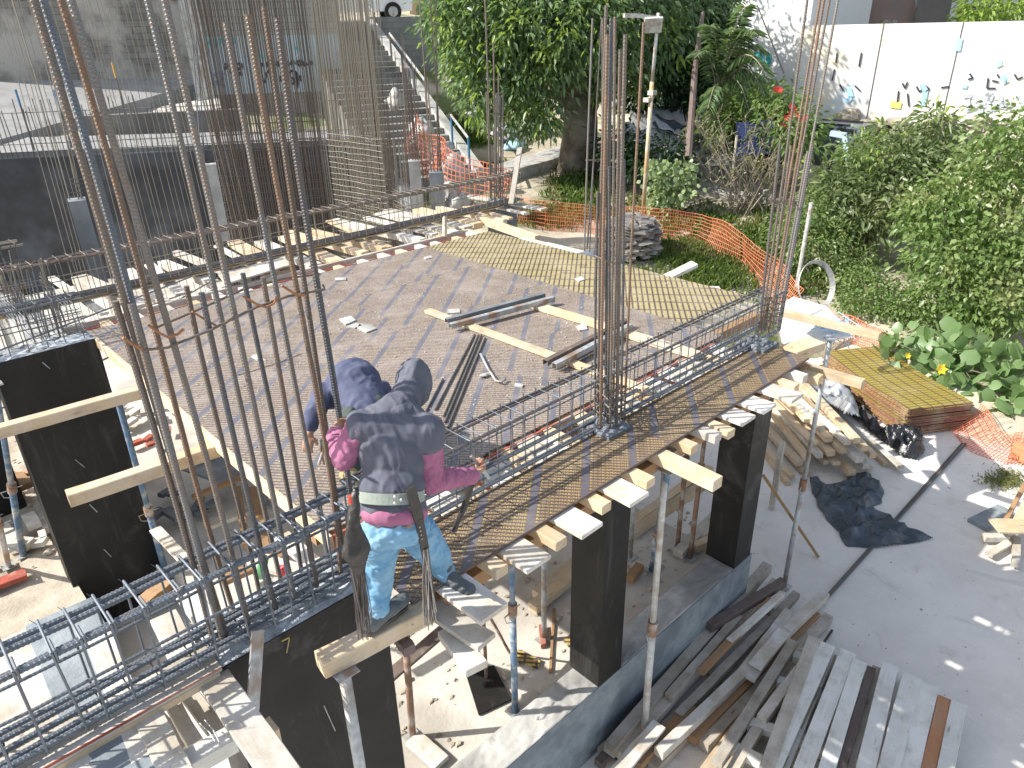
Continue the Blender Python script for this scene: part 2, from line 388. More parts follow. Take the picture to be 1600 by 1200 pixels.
b = MB(); b.box((1.12,8.42,-3.0),(1.46,10.6,-.02)); tag(b.build('concrete_wall', M['concrete']), 'pale grey return wall running back from the tall black wall', 'wall')
# central and right columns stand on the plinth
for x0, x1, lab in ((3.735,4.055,'black faced column in the middle of the front edge'), (6.02,6.36,'black faced column at the right end of the front edge')):
    r = thing('column', lab, 'column', ((x0+x1)/2, 3.12, -2.57), 'columns on the plinth')
    b = MB(); b.box((x0,2.945,-2.57),(x1,3.30,-.16)); b.build('shaft', M['black_form'], r)
    b = MB(); b.box((x0+.02,2.97,-.16),(x1-.02,3.28,.015)); jitter_top(b, x0+.02,2.97,x1-.02,3.28,.015,.03); b.build('column_head', M['concrete_dark'], r)
b = MB(); b.box((1.67,2.94,-4.3),(6.40,3.26,-2.575)); 
for xx in (3.73, 4.07, 5.98): b.box((xx-.004,2.9385,YZ),(xx+.004,2.941,-2.58))
pw_ = thing('plinth_wall', 'low dark grey concrete plinth wall joining the front columns', 'wall', (4.0,3.1,-4.3)); b.build('wall_face', M['concrete_blue'], pw_)
b = MB()
for k, (xa, xb) in enumerate(((1.675,3.73),(4.06,6.015))): jitter_top(b, xa, 2.945, xb, 3.255, -2.573, .012, 30)
b.build('sunlit_tone_top', M['concrete'], pw_)  # paler concrete on top paints in the sunlight falling on the plinth

# ------------------------------------------------------------------ formwork deck
DZ = 0.0
def sheet(x0, x1, y0, y1, mat, label, th=.018, z=DZ, edge=None, texts=None):
    r = None
    b = MB(); b.box((x0+.0015,y0+.0015,z-th),(x1-.0015,y1-.0015,z)); 
    o = b.build('plywood_sheet', mat); tag(o, label, 'plywood', 'plywood sheets of the deck'); return o
DG = dict(base=(.225,.17,.145), base2=(.175,.14,.125), line=(.085,.068,.065), text=(.38,.315,.235))
PH = [0,.11,.22,.07,.17,.28,.03,.14,.25,.19,.09,.3]
cols = [1.655, 3.42, 5.00, 6.185]
rows = [3.50, 4.77, 5.99, 7.21, 8.43]
k = 0; rn = ['nearest','second','third','farthest']; cn = ['left','middle','right']
for j in range(4):
    xs = [1.655, 4.10, 6.185] if j % 2 == 0 else [1.655, 2.96, 5.40, 6.185]
    for i in range(len(xs)-1):
        m = plywood('deck_print', -50, PH[k % 12], rowp=.036, dust=(.38,.335,.305), dust_amt=.52, **DG)
        nm = (['left','right'] if j % 2 == 0 else cn)[i]
        sheet(xs[i], xs[i+1], rows[j], rows[j+1], m, 'worn brown plywood sheet, %s one in the %s row of the deck' % (nm, rn[j])); k += 1
YG = dict(base=(.33,.27,.13), base2=(.26,.205,.09), line=(.065,.048,.045), text=(.38,.32,.16))
ym = [plywood('yellow_print', 40, p, rowp=.062, linew=.30, period=.26, gap=.12, stripe=(.08,.055,.055), dust=(.46,.40,.30), dust_amt=.4, rough=.5, **YG) for p in (.02,.13)]
sheet(6.185, 7.425, 6.10, 8.43, ym[0], 'newer yellow printed plywood sheet at the far corner of the deck', z=.002)
sheet(6.185, 7.425, 3.90, 6.10, ym[1], 'newer yellow printed plywood sheet behind the right column', z=.002)
FP = [plywood('front_print', -50, p, rowp=.036, linew=.30, base=(.165,.11,.075), base2=(.13,.09,.07), line=(.055,.04,.04), text=(.165,.11,.075), stripe=(.10,.095,.115), dust=(.36,.31,.26), dust_amt=.35, letters=True, rough=.38) for p in (.05,.20)]
FS = [(1.66,4.06,.05), (4.06,6.26,.20)]
def letters_mesh(x0, x1, y0, y1, phase, name, parent, z=.0015):
    """the printed word ROCKAMARINE in yellow, row after row at the slant of the sheet's print"""
    cu = bpy.data.curves.new('lettering','FONT'); cu.body = 'ROCKAMARINE'; cu.size = .034; cu.resolution_u = 1; cu.space_character = 1.12
    to = bpy.data.objects.new('lettering', cu); SC.collection.objects.link(to)
    me = bpy.data.meshes.new_from_object(to.evaluated_get(bpy.context.evaluated_depsgraph_get()))
    pts = np.array([v.co[:] for v in me.vertices]); fs = [tuple(p.vertices) for p in me.polygons]
    bpy.data.objects.remove(to); bpy.data.meshes.remove(me)
    w = pts[:,0].max(); pts[:,0] *= .275 / w; pts[:,1] *= .0225 / pts[:,1].max()
    a = math.radians(-50); ux = np.array((math.cos(a), math.sin(a))); vx = np.array((-math.sin(a), math.cos(a)))
    b = MB(); cs = np.array([(x,y) for x in (x0,x1) for y in (y0,y1)]); U = cs@ux; Vv = cs@vx
    for iu in range(int((U.min()+phase)/.335)-1, int((U.max()+phase)/.335)+2):
        for iv in range(int(Vv.min()/.036)-1, int(Vv.max()/.036)+2):
            u0 = iu*.335 - phase + .055; v0 = iv*.036 + .0115
            c0 = u0*ux + v0*vx; c1 = (u0+.275)*ux + (v0+.02)*vx
            if max(c0[0],c1[0]) < x0 or min(c0[0],c1[0]) > x1 or max(c0[1],c1[1]) < y0 or min(c0[1],c1[1]) > y1: continue
            P = np.outer(pts[:,0]+u0, ux) + np.outer(pts[:,1]+v0, vx)
            ok = (P[:,0]>x0+.004)&(P[:,0]<x1-.004)&(P[:,1]>y0+.004)&(P[:,1]<y1-.004)
            if not ok.any(): continue
            ff = [f for f in fs if all(ok[i] for i in f)]
            if not ff: continue
            b.add([(q[0],q[1],z) for q in P], ff)
    b.build(name, MATS['print_yellow'], parent)
speckled('print_yellow', (.60,.46,.20), (.40,.30,.13), 5, .5)
for i, (x0, x1, ph) in enumerate(FS):
    r = thing('plywood_sheet', ['printed brown plywood strip in front of the cage, left of the middle column','printed brown plywood strip in front of the cage, right of the middle column'][i], 'plywood', ((x0+x1)/2, 2.86, -.018), 'plywood sheets of the deck')
    b = MB(); b.box((x0,2.62,-.018),(x1-.003,3.12,0)); b.build('board', FP[i], r)
    b = MB(); b.box((x0,2.6185,-.019),(x1-.003,2.6198,.0005)); b.build('edge', M['dark_wood'], r)
    letters_mesh(x0, x1-.003, 2.62, 3.12, ph, 'printed_lettering', r)
# pale edge board along the left side of the deck
def timber(p, q, w, h, mat, name='timber', label=None, cat='timber', group=None, jit=.0015, ch=.004, seg=6, up=(0,0,1), parent=None):
    """p, q run along the middle of the TOP face"""
    p = Vector(p); q = Vector(q); d = q - p; L = d.length; d.normalize(); up = Vector(up)
    side = up.cross(d)
    if side.length < 1e-3: side = Vector((0,1,0)).cross(d)
    side.normalize(); u = d.cross(side).normalized()
    b = MB(); b.beam((0,0,-h/2), (L,0,-h/2), w, h, (0,0,1), ch, seg, jit)
    me = bpy.data.meshes.new(name); me.from_pydata(b.v, [], b.f); me.materials.append(mat); me.update()
    o = bpy.data.objects.new(name, me); SC.collection.objects.link(o)
    R = Matrix((d, side, u)).transposed().to_4x4()
    o.rotation_euler = R.to_euler(); o.location = p - (parent.location if parent else Vector())
    if parent: o.parent = parent
    elif label: tag(o, label, cat, group)
    return o
timber((1.64,3.45,-.001), (1.64,8.43,-.001), .035, .10, M['pine'], 'edge_board', 'pale pine edge board along the left side of the deck', 'board')
timber((1.66,2.70,-.13), (6.4,2.70,-.13), .09, .10, M['brown_wood'], 'ledger', 'orange brown ledger running beneath the white plank ends of the front edge', 'timber')
timber((1.66,3.75,-.13), (7.3,3.75,-.13), .09, .10, M['brown_wood'], 'ledger', 'shaded brown ledger below the deck, behind the front columns', 'timber')
timber((1.2,8.62,-.13), (7.3,8.62,-.13), .09, .10, M['pine'], 'ledger', 'pine ledger below the far edge of the deck', 'timber')
tag(MB().box((1.7,8.80,-.36),(7.35,8.82,-.11)).build('side_panel', M['red_panel']), 'long red edged formwork panel beyond the far edge of the deck', 'panel')
timber((1.4,8.93,-.06), (7.4,8.93,-.06), .05, .10, M['plank'], 'batten', 'pale batten running beside the red panel beyond the deck', 'timber')
tag(MB().box((1.66,3.462,-.30),(6.0,3.48,-.02)).build('side_panel', M['red_panel']), 'red form panel along the inner side of the beam trench', 'panel')

# joists of the front edge:  (px, py of the tip, kind)
JT = [(750,945,'w'),(772,884,'n'),(820,870,'w'),(865,841,'n'),(903,819,'w'),(935,786,'n'),(977,772,'w'),(1004,748,'n'),(1077,736,'l'),(1073,696,'n'),
      (1110,679,'n'),(1149,652,'w'),(1131,672,'n'),(1182,634,'w'),(1225,618,'w'),(1233,602,'n'),(1247,587,'n')]
JT = [(at_z(a,b_,-.05), k_) for a, b_, k_ in JT]; JT.sort(key=lambda t: t[0].x)
ordn = ['first','second','third','fourth','fifth','sixth','seventh','eighth','ninth','tenth','eleventh','twelfth','thirteenth','fourteenth','fifteenth','sixteenth','seventeenth','eighteenth','nineteenth','twentieth','twenty-first','twenty-second','twenty-third','twenty-fourth']
for i, (tp, kd) in enumerate(JT):
    y0 = tp.y - .10; sk = RND.uniform(-.05,.05)
    if kd == 'w': timber((tp.x,y0-.02,-.022),(tp.x+sk,5.2,-.022), .205, .032, M['plank'], 'joist', 'wide cement whitened plank end, %s from the left along the front edge' % ordn[i], 'plank', 'plank and joist ends along the front edge', jit=.002)
    elif kd == 'n': timber((tp.x,y0+.03,-.022),(tp.x+sk,5.2,-.022), .095, .07, M['pine'] if i % 2 else M['plank'], 'joist', 'narrow joist end with square cut, %s from the left along the front edge' % ordn[i], 'joist', 'plank and joist ends along the front edge')
    else: timber((tp.x+.02,y0-.12,-.022),(tp.x+.12,5.2,-.022), .11, .09, M['pine'], 'joist', 'longest pine joist jutting past the middle of the front edge', 'joist', 'plank and joist ends along the front edge')
# joists seen through the trench only
for i, x in enumerate((2.0,2.55,2.95,3.25,3.5,4.35,4.75,5.3,5.6)):
    timber((x,2.9,-.06),(x+RND.uniform(-.04,.04),5.0,-.06), .18, .03, M['plank'], 'joist', 'whitened plank lying under the beam trench, %s from the left' % ordn[i], 'plank', 'planks under the beam trench')
# far ends of the joists along the back edge
for i in range(17):
    x = 1.85 + i*.335 + RND.uniform(-.03,.03)
    timber((x,6.4,-.022),(x+RND.uniform(-.03,.03),8.60+RND.uniform(.02,.13),-.022), .105, .065, M['plank' if i % 3 else 'pine'], 'joist', 'short pale joist tip beyond the far edge of the deck, %s from the left' % ordn[i], 'joist', 'joist tips along the far edge')
# planks under the back beam
for i in range(22):
    x = 2.0 + i*.345 + RND.uniform(-.05,.05); w = RND.choice((.10,.14,.2)); a = RND.uniform(-.12,.12)
    timber((x-a,9.02+RND.uniform(-.06,.12),-.05-RND.uniform(0,.02)),(x+a,10.95+RND.uniform(-.2,.3),-.05), w, RND.choice((.035,.08,.1)), M['plank' if RND.random()<.6 else 'pine'], 'bearer', 'pale bearer crossing below the back beam, %s from the left' % ordn[i], 'timber', 'bearers under the back beam')
timber((.2,9.72,-.022),(8.9,9.72,-.022), .12, .02, M['pine'], 'soffit_board', 'thin pine board under the back beam cage', 'board')
timber(at_z(745,336,.0), at_z(840,368,.0), .10, .12, M['pine'], 'timber', 'pine timber lying askew beyond the far corner of the deck', 'timber')
timber(at_z(697,340,.16), at_z(697,372,-.1), .07, .05, M['pine'], 'stake', 'short upright pine stake standing beyond the far edge', 'stake', up=(1,0,0))
for i, (a, b_, c, d) in enumerate(((812,372,848,380),(850,380,908,394),(1040,432,1085,410),(1113,447,1130,470))):
    timber(at_z(a,b_,-.03 if i < 2 else -.25), at_z(c,d,-.03 if i < 2 else -.1), .17, .05, M['plank'], 'board', ['short whitened board at the far right edge of the deck','longer whitened board at the far right edge of the deck','grey board jutting up beyond the yellow sheets','small pale offcut beyond the yellow sheets'][i], 'board')
tag(MB().box((7.5,6.35,-3.2),(7.78,6.62,-.02)).build('column', M['concrete_dark']), 'small dark concrete column at the far right edge of the deck', 'column')
# timbers jutting out at the left and the one the worker stands on
def xbeam(p0, p1, z, w, h, lab, name='timber', mat='pine'):
    a = at_z(*p0, z); b_ = at_z(*p1, z); return timber(a, b_, w, h, M[mat], name, lab, 'timber', jit=.003, ch=.006)
xbeam((-10,667), (222,604), -.06, .11, .10, 'long pine timber jutting left over the tall black wall, the upper of two')
xbeam((103,770), (352,688), -.06, .11, .10, 'long pine timber jutting left over the tall black wall, the lower of two')
xbeam((498,1027), (668,940), -.02, .115, .11, 'thick pine timber under the boot of the worker in the pink shirt')
xbeam((610,975), (640,1010), -.16, .07, .06, 'short dark timber stub below the boot', mat='dark_wood')
timber(at_z(625,895,-.10), at_z(668,950,-.10), .035, .09, M['pine'], 'board', 'thin pine board on edge beside the standing worker', 'board')
timber(at_z(660,935,-.14), at_z(760,1000,-.14), .14, .035, M['plank'], 'board', 'pale board sloping below the right boot of the standing worker', 'board')
timber(at_z(700,980,-.2), at_z(745,1040,-.2), .13, .05, M['plank'], 'board', 'short pale board hanging below the plank ends', 'board')
timber(at_z(585,1075,-1.9), at_z(760,925,-1.9), .12, .03, M['dark_wood'], 'brace', 'dark brace board running behind the rusty prop', 'brace')

# ------------------------------------------------------------------ props
def prop(top, base, r, mat, label, plate=True, collar=.45, pin=True, lean=None):
    t = thing('steel_prop', label, 'prop', base, 'steel props holding the formwork')
    top = Vector(top); base = Vector(base); mid = base.lerp(top, collar)
    MB().tube([base, mid], r, 12).build('outer_tube', mat, t, smooth=True)
    MB().tube([mid - (top-base).normalized()*.05, top], r*.82, 12).build('inner_tube', mat, t, smooth=True)
    MB().tube([mid - (top-base)*.02, mid + (top-base)*.025], r*1.35, 12).build('collar', M['prop_rust'], t)
    if pin:
        b = MB(); b.tube([mid + V(-.11,-.02,0), mid + V(.10,.02,-.02)], .006, 6); b.tube([mid+V(-.11,-.02,0), mid+V(-.1,-.03,-.06), mid+V(-.03,-.04,-.09)], .004, 5); b.build('pin', M['prop_grey'], t)
    if plate:
        MB().box((base.x-.07,base.y-.07,base.z),(base.x+.07,base.y+.07,base.z+.008)).build('base_plate', M['prop_grey'], t)
        MB().box((top.x-.06,top.y-.06,top.z-.008),(top.x+.06,top.y+.06,top.z)).build('head_plate', M['prop_grey'], t)
    return t
G = IZ + .01
prop((4.12,2.69,-.12), (4.13,2.68,YZ+.01), .034, M['prop_white'], 'tall white prop outside the plinth beside the middle column')
p0 = at_z(1225,916,YZ+.01); prop((p0.x,p0.y,-.12), p0, .030, M['prop_grey'], 'tall grey prop in the yard right of the right column')
prop(at_z(1044,733,-.2), at_z(1018,890,G), .032, M['prop_blue'], 'leaning dark blue prop behind the white prop')
p0 = at_z(805,1112,G); prop((p0.x,p0.y,-.05), p0, .030, M['prop_blue'], 'speckled blue prop left of the middle column')
p0 = at_z(850,1000,G); prop((p0.x,p0.y,-.12), p0, .028, M['prop_grey'], 'slim blue grey prop close behind the speckled blue one')
p0 = at_z(760,1060,G); t_ = prop((p0.x,p0.y,-.8), p0, .018, M['prop_rust'], 'thin rusty prop with a yellow upper sleeve on a black plate', collar=.75)
MB().tube([(p0.x,p0.y,-1.35),(p0.x,p0.y,-.06)], .030, 12).build('sleeve', M['prop_yellow'], t_, smooth=True)
p0 = at_z(645,1152,G); prop((p0.x+.03,p0.y-.08,-.14), p0, .030, M['prop_rust'], 'rust brown prop below the standing worker')
p0 = at_z(1058,858,G); prop((p0.x,p0.y,-.05), p0, .028, M['prop_rust'], 'rusty prop deep under the deck, left of a pair')
p0 = at_z(1078,872,G); prop((p0.x+.05,p0.y,-.05), p0, .028, M['prop_rust'], 'rusty and grey prop under the deck, right of a pair')
p0 = at_z(985,870,G); prop((p0.x-.05,p0.y,-.05), p0, .028, M['prop_grey'], 'dull grey prop just behind the middle column')
t_ = thing('steel_post', 'smooth pale steel post under the end of the timber the worker stands on', 'post', (1.16,2.60,-4.3))
MB().tube([(1.20,2.62,-4.3),(1.19,2.59,-.135)], .032, 16).build('tube', M['prop_white'], t_, smooth=True)
MB().box((1.13,2.53,-.135),(1.25,2.65,-.131)).build('head_plate', M['prop_grey'], t_)
prop(at_z(185,628,-.17), at_z(262,905,G-.3), .035, M['prop_blue'], 'blue and grey prop along the right edge of the tall black wall')
prop(at_z(-8,600,-.1), at_z(36,868,G), .035, M['prop_blue'], 'dark blue prop at the far left edge by the brick stack')
prop(at_z(-30,700,-.1), at_z(14,885,G), .030, M['prop_grey'], 'grey prop at the far left edge of the photo')
prop((3.0,8.0,-.1), (3.0,8.0,G), .03, M['prop_grey'], 'grey prop far back under the deck')
# plates, boards and scraps on the floor under the deck
pl = thing('form_plate', 'black square plate lying on the ground under the thin rusty prop', 'plate', at_z(765,1085,G))
c = [at_z(*p, G+.012) for p in ((727,1050),(772,1040),(799,1093),(748,1117))]
b = MB(); b.prism([(v.x,v.y) for v in reversed(c)], G, G+.02); b.build('plate', M['black_form'], pl)
def scrap(poly, z, th, mat, lab, name='plywood_scrap', cat='scrap'):
    c = [at_z(*p, z) for p in poly]; ar = sum(c[i].x*c[(i+1)%len(c)].y - c[(i+1)%len(c)].x*c[i].y for i in range(len(c)))
    if ar < 0: c.reverse()
    b = MB(); b.prism([(v.x,v.y) for v in c], z-th, z); return tag(b.build(name, mat), lab, cat)
sc = plywood('scrap_print', -50, .1, base=(.40,.27,.06), base2=(.35,.23,.05), line=(.05,.03,.03), text=(.50,.36,.08), rowp=.05, linew=.4, period=.12, gap=.2, stripe=(.05,.03,.03), dust_amt=.2)
scrap([(797,1018),(815,1015),(830,1024),(845,1030),(840,1044),(820,1036),(797,1030)], G+.03, .018, sc, 'torn yellow printed plywood scrap beside the blue prop')
scrap([(880,1000),(890,991),(902,992),(900,1003),(889,1010)], G+.03, .018, sc, 'small yellow printed scrap against the middle column')
scrap([(815,1085),(835,1078),(858,1090),(832,1127),(812,1118)], G+.05, .05, M['plank'], 'pale grey wood block on the plinth edge', 'wood_block', 'block')
scrap([(842,976),(850,974),(853,1005),(845,1008)], G+.05, .05, M['red_panel'], 'small reddish brick at the foot of the slim prop', 'brick', 'brick')
scrap([(982,888),(995,886),(994,900),(981,902)], G+.05, .05, M['brown_wood'], 'small brown block behind the middle column', 'wood_block', 'block')
for i, (a, b_, c_, d_, w, mt) in enumerate(((832,945,908,885,.12,'pine'),(838,925,905,870,.12,'pine'),(985,830,1110,745,.12,'pine'),(985,815,1110,728,.12,'pine'),(1060,860,1120,800,.12,'grey_wood'),(1085,850,1115,838,.10,'pine'),(1090,745,1135,770,.08,'brown_wood'),(984,900,1000,880,.10,'brown_wood'))):
    timber(at_z(a,b_,G+.13), at_z(c_,d_,G+.13), w, .1, M[mt], 'timber', ['pine timber on the floor left of the middle column, nearer of two','pine timber on the floor left of the middle column, farther of two','pine timber on the floor between the columns, nearer of two','pine timber on the floor between the columns, farther of two','weathered grey timber slanting beside the rusty props','short pine piece at the foot of the right column','brown plank behind the right column foot','brown block end behind the middle column'][i], 'timber')
for i, (a, b_, c_, d_, lab) in enumerate(((1000,430,1280,870,''),(782,1005,762,945,''))): pass
timber(at_z(1280,868,YZ+.03), at_z(1195,742,-2.2), .05, .035, M['brown_wood'], 'batten', 'thin brown batten leaning in the yard beside the tall grey prop', 'batten')
timber(at_z(1207,795,YZ+.01), at_z(1224,690,-2.6), .08, .05, M['grey_wood'], 'stake', 'upright weathered stake behind the tall grey prop', 'stake', up=(1,0,0))
timber(at_z(798,1020,G), at_z(760,950,-1.9), .03, .02, M['prop_rust'], 'brace', 'thin rusty brace bar leaning by the yellow sleeved prop', 'brace')
timber(at_z(860,1050,G+.02), at_z(866,950,G+.02), .03, .02, M['brown_wood'], 'lath', 'narrow lath lying on the ground left of the middle column', 'lath')
timber(at_z(645,1150,G+.06), at_z(690,1190,G+.06), .16, .05, M['plank'], 'board', 'pale board under the foot of the rust brown prop', 'board')
# ------------------------------------------------------------------ reinforcing cages and starter bars
def cage(label, x0, x1, y0, y1, z0, z1, n, mtop, mbot, mst, r=.010, rs=.0048, extra_mid=True, ribs=False, sag=0.0, doubles=2, loc=None, tilt=0.0, group='beam cages'):
    t = thing('beam_cage', label, 'rebar cage', ((x0+x1)/2, (y0+y1)/2, z0), group)
    def lon(y, z, m, rr=r, k0=0.0, k1=0.0):
        b = MB(); pts = [V(x0-k0 + (x1+k1-x0+k0)*i/10, y + RND.uniform(-.006,.006), z - sag*math.sin(math.pi*i/10) + RND.uniform(-.004,.004)) for i in range(11)]
        if ribs: b.ribbed(pts, rr, .020, .12, 8)
        else: b.tube(pts, rr, 6)
        b.build('longitudinal_bar', m, t)
    for y in (y0, y1):
        s = 1 if y == y0 else -1
        for j in range(doubles):
            lon(y + s*j*r*2.3, z1 - .006 - (j % 2)*.012, mtop); lon(y + s*j*r*2.6, z0 + .012, mbot)
    if extra_mid:
        lon((y0+y1)/2, z0 + .012, mbot); lon(y0, z0 + (z1-z0)*.52, mst, rs*1.3); lon(y1, z0 + (z1-z0)*.52, mst, rs*1.3)
    for i in range(n):
        x = x0 + (x1-x0)*(i+.5)/n + RND.uniform(-.018,.018); q = rs*1.6 + r; sl = RND.uniform(-.02,.02) + tilt
        P = [V(x,y0-q,z1+q), V(x+sl*.3,y1+q,z1+q*.9), V(x+sl,y1+q,z0), V(x+sl,y0-q,z0-.002), V(x,y0-q,z1+q), V(x+.006,y0+.045,z1-.04)]
        b = MB(); b.tube(P, rs, 5)
        if ribs or i % 2 == 0: b.tube([V(x+.012,y0-q,z1-.03), V(x+.012,y0-q,z1+q*1.3), V(x+.012,y0+.07,z1+q*1.1)], rs*.9, 5)
        # tie wire ends
        b.tube([V(x,y0-q,z1+q), V(x+.02,y0-q-.02,z1+q+.03)], .0015, 3); b.tube([V(x,y1+q,z1), V(x-.02,y1+q+.01,z1+.035)], .0015, 3)
        b.build('stirrup', mst, t)
    return t
cage('nearest blue grey beam cage at the lower left, running past the vertical bars', -.75, 1.72, 2.985, 3.20, .03, .485, 19, M['bar_blue'], M['bar_blue'], M['bar_blue'], r=.0145, rs=.0062, ribs=True)
cage('long grey beam cage with a dark shadow on the printed plywood, right of the workers', 1.70, 6.62, 3.12, 3.33, .02, .445, 40, M['bar_dark'], M['bar_blue'], M['bar_blue'], r=.0105, rs=.0045)
cage('long weathered beam cage beyond the far edge of the deck', 1.0, 9.35, 9.62, 9.84, .02, .50, 58, M['bar_rust'], M['bar_dark'], M['bar_pale'], r=.012, rs=.005, doubles=4)
cage('cage of thin dark bars on the tall black wall at the left edge', -1.2, 1.62, 8.18, 8.38, .0, .46, 17, M['bar_blue'], M['bar_blue'], M['bar_dark'], r=.009, rs=.005)
cage('cage lying behind the left rebar thicket', -1.5, 1.6, 10.3, 10.6, .1, .62, 20, M['bar_pale'], M['bar_dark'], M['bar_dark'], r=.01, rs=.0045)
# loose bars sagging from the thicket to the far cage
lb = [((-12,552),(300,432)), ((-12,562),(300,455)), ((-12,597),(250,498),(420,405)), ((-12,612),(215,505),(400,400)), ((-12,645),(250,520),(330,470)), ((-10,585),(170,530),(440,408))]
for i, pts in enumerate(lb):
    P = [at_y(p[0], p[1], 8.3 + 1.3*max(0,(p[0])/430)) for p in pts]
    tag(MB().tube(P, .010, 6).build('loose_bar', M['bar_pale'] if i % 2 else M['bar_blue']), 'long loose reinforcing bar over the left rebar thicket, %s from the top' % ordn[i], 'rebar', 'loose bars at the left')
# heap of scrap reinforcement at the left corner
def thicket(label, x0, x1, y0, y1, z0, n, hmin, hmax, mats, r=.006, hoops=6):
    t = thing('rebar_starters', label, 'rebar', ((x0+x1)/2, (y0+y1)/2, z0))
    for i in range(n):
        x = RND.uniform(x0, x1); y = RND.uniform(y0, y1); h = RND.uniform(hmin, hmax); k = V(RND.uniform(-.06,.06), RND.uniform(-.06,.06), 0)
        MB().tube([V(x,y,z0), V(x,y,z0+h*.5)+k*.3, V(x,y,z0+h)+k], r, 5).build('vertical_bar', M[mats[i % len(mats)]], t)
    for i in range(hoops):
        z = z0 + .06 + i*hmin*.9/hoops; q = RND.uniform(-.02,.02)
        MB().tube([V(x0,y0,z),V(x1,y0,z+q),V(x1,y1,z),V(x0,y1,z-q),V(x0,y0,z)], r*.7, 4).build('hoop', M[mats[0]], t)
    return t
thicket('dense thicket of thin starter bars on the tall black wall', 1.12, 1.60, 8.30, 9.9, -.02, 42, .35, .8, ('bar_blue','bar_pale','bar_dark'))
thicket('tall starter bars standing at the far left edge of the photo', .55, .95, 10.3, 10.7, 0, 9, 1.2, 3.6, ('bar_rust','bar_pale','bar_dark'), .011)
# ---- the big wall starter bars in the left foreground
ws = thing('wall_starter_bars', 'tall row of thick ribbed bars rising in the left foreground in front of the camera', 'rebar', (1.15, 3.15, -.03))
def wbar(foot, ups, y, r, mat, y_top=None):
    P = [at_z(foot[0], foot[1], -.03)]; P[0].y = y; P[0].z = -.04; P[0].x = at_y(foot[0], foot[1], y).x
    for k, (a, b_) in enumerate(ups): P.append(at_y(a, b_, y + ((y_top - y) * (k+1) / len(ups) if y_top else 0)))
    zz = np.array([p.z for p in P]); xx = np.array([p.x for p in P]); dg = 2 if len(P) < 6 else 3; co = np.polyfit(zz, xx, dg)
    zs = np.linspace(zz[0], zz[-1], 10); yf = lambda z: y + ((y_top - y) * (z+.04)/(zz[-1]+.04) if y_top else 0)
    P = [V(float(np.polyval(co, z)), yf(z), float(z)) for z in zs]
    MB().ribbed(P, r, .0155, .15, 8).build('vertical_bar', M[mat], ws)
FR, BK = 3.08, 3.26
wbar((350,1003), [(305,850),(265,700),(232,560),(202,475)], FR-.01, .0135, 'bar_grey')
wbar((332,1003), [(310,900),(250,700),(215,600),(182,470)], FR+.03, .0135, 'bar_rust')
wbar((357,1003), [(292,797),(247,640),(193,470),(143,300),(52,-4)], FR+.015, .0135, 'bar_rust')
wbar((345,990), [(296,810),(254,650),(207,473),(158,300),(66,-4)], FR+.05, .013, 'bar_blue')
wbar((367,960), [(344,886),(313,794),(292,680),(250,560),(235,480),(185,300),(94,-4)], BK, .0125, 'bar_orange')
wbar((390,985), [(368,889),(332,753),(313,680),(268,520),(228,400),(202,300),(110,-4)], FR, .0135, 'bar_grey')
wbar((407,935), [(394,870),(363,758),(346,680),(325,600),(302,500),(291,447)], BK, .0115, 'bar_rust')
wbar((434,960), [(413,884),(394,799),(365,680),(355,640),(330,530),(315,457)], FR, .0125, 'bar_dark')
wbar((443,925), [(427,856),(408,784),(387,680),(370,600),(348,500),(322,400),(300,300),(230,-4)], BK, .0125, 'bar_grey')
wbar((465,955), [(446,870),(427,782),(406,680),(390,590),(368,490),(343,400),(325,300),(257,-4)], FR, .0135, 'bar_grey')
wbar((472,903), [(453,782),(432,680),(415,600),(395,500),(379,427)], BK, .0115, 'bar_dark')
wbar((498,930), [(475,799),(453,680),(445,620),(425,520),(411,433)], FR, .0115, 'bar_rust')
wbar((513,880), [(498,789),(477,680),(460,600),(440,500),(422,400),(402,300),(397,270),(352,35)], BK, .0125, 'bar_grey')
wbar((533,905), [(522,803),(512,680),(490,600),(470,500),(452,400),(435,300),(427,237),(400,100),(385,22)], FR, .0125, 'bar_orange')
wbar((540,895), [(527,800),(515,700),(500,600),(482,500),(470,400),(454,300),(432,140),(412,10)], FR+.08, .0125, 'bar_rust')
wbar((556,868), [(548,800),(540,700),(531,650),(515,560),(500,470),(487,400),(472,300),(447,135),(434,28)], FR+.02, .0155, 'bar_dark')
def wtie(pts, y, r=.0062, mat='bar_rust', name='tie_bar'):
    MB().tube([at_y(a, b_, y) for a, b_ in pts], r, 7).build(name, M[mat], ws)
wtie([(195,528),(222,547),(262,543),(330,515),(400,480),(450,463),(508,452),(504,444)], FR-.02)
wtie([(243,512),(300,488),(380,452),(440,436),(500,428)], BK+.02)
wtie([(192,528),(206,537),(222,546)], FR-.03, .007, 'tie')
wtie([(232,508),(250,521),(262,527),(278,522),(287,514)], FR-.03, .006, 'tie')
wtie([(380,463),(400,475),(415,480),(428,474),(434,463)], FR-.03, .006, 'tie')
wtie([(440,446),(462,460),(478,462)], FR-.03, .006, 'tie')
wtie([(300,487),(325,502),(338,509)], FR+.05, .005, 'tie')
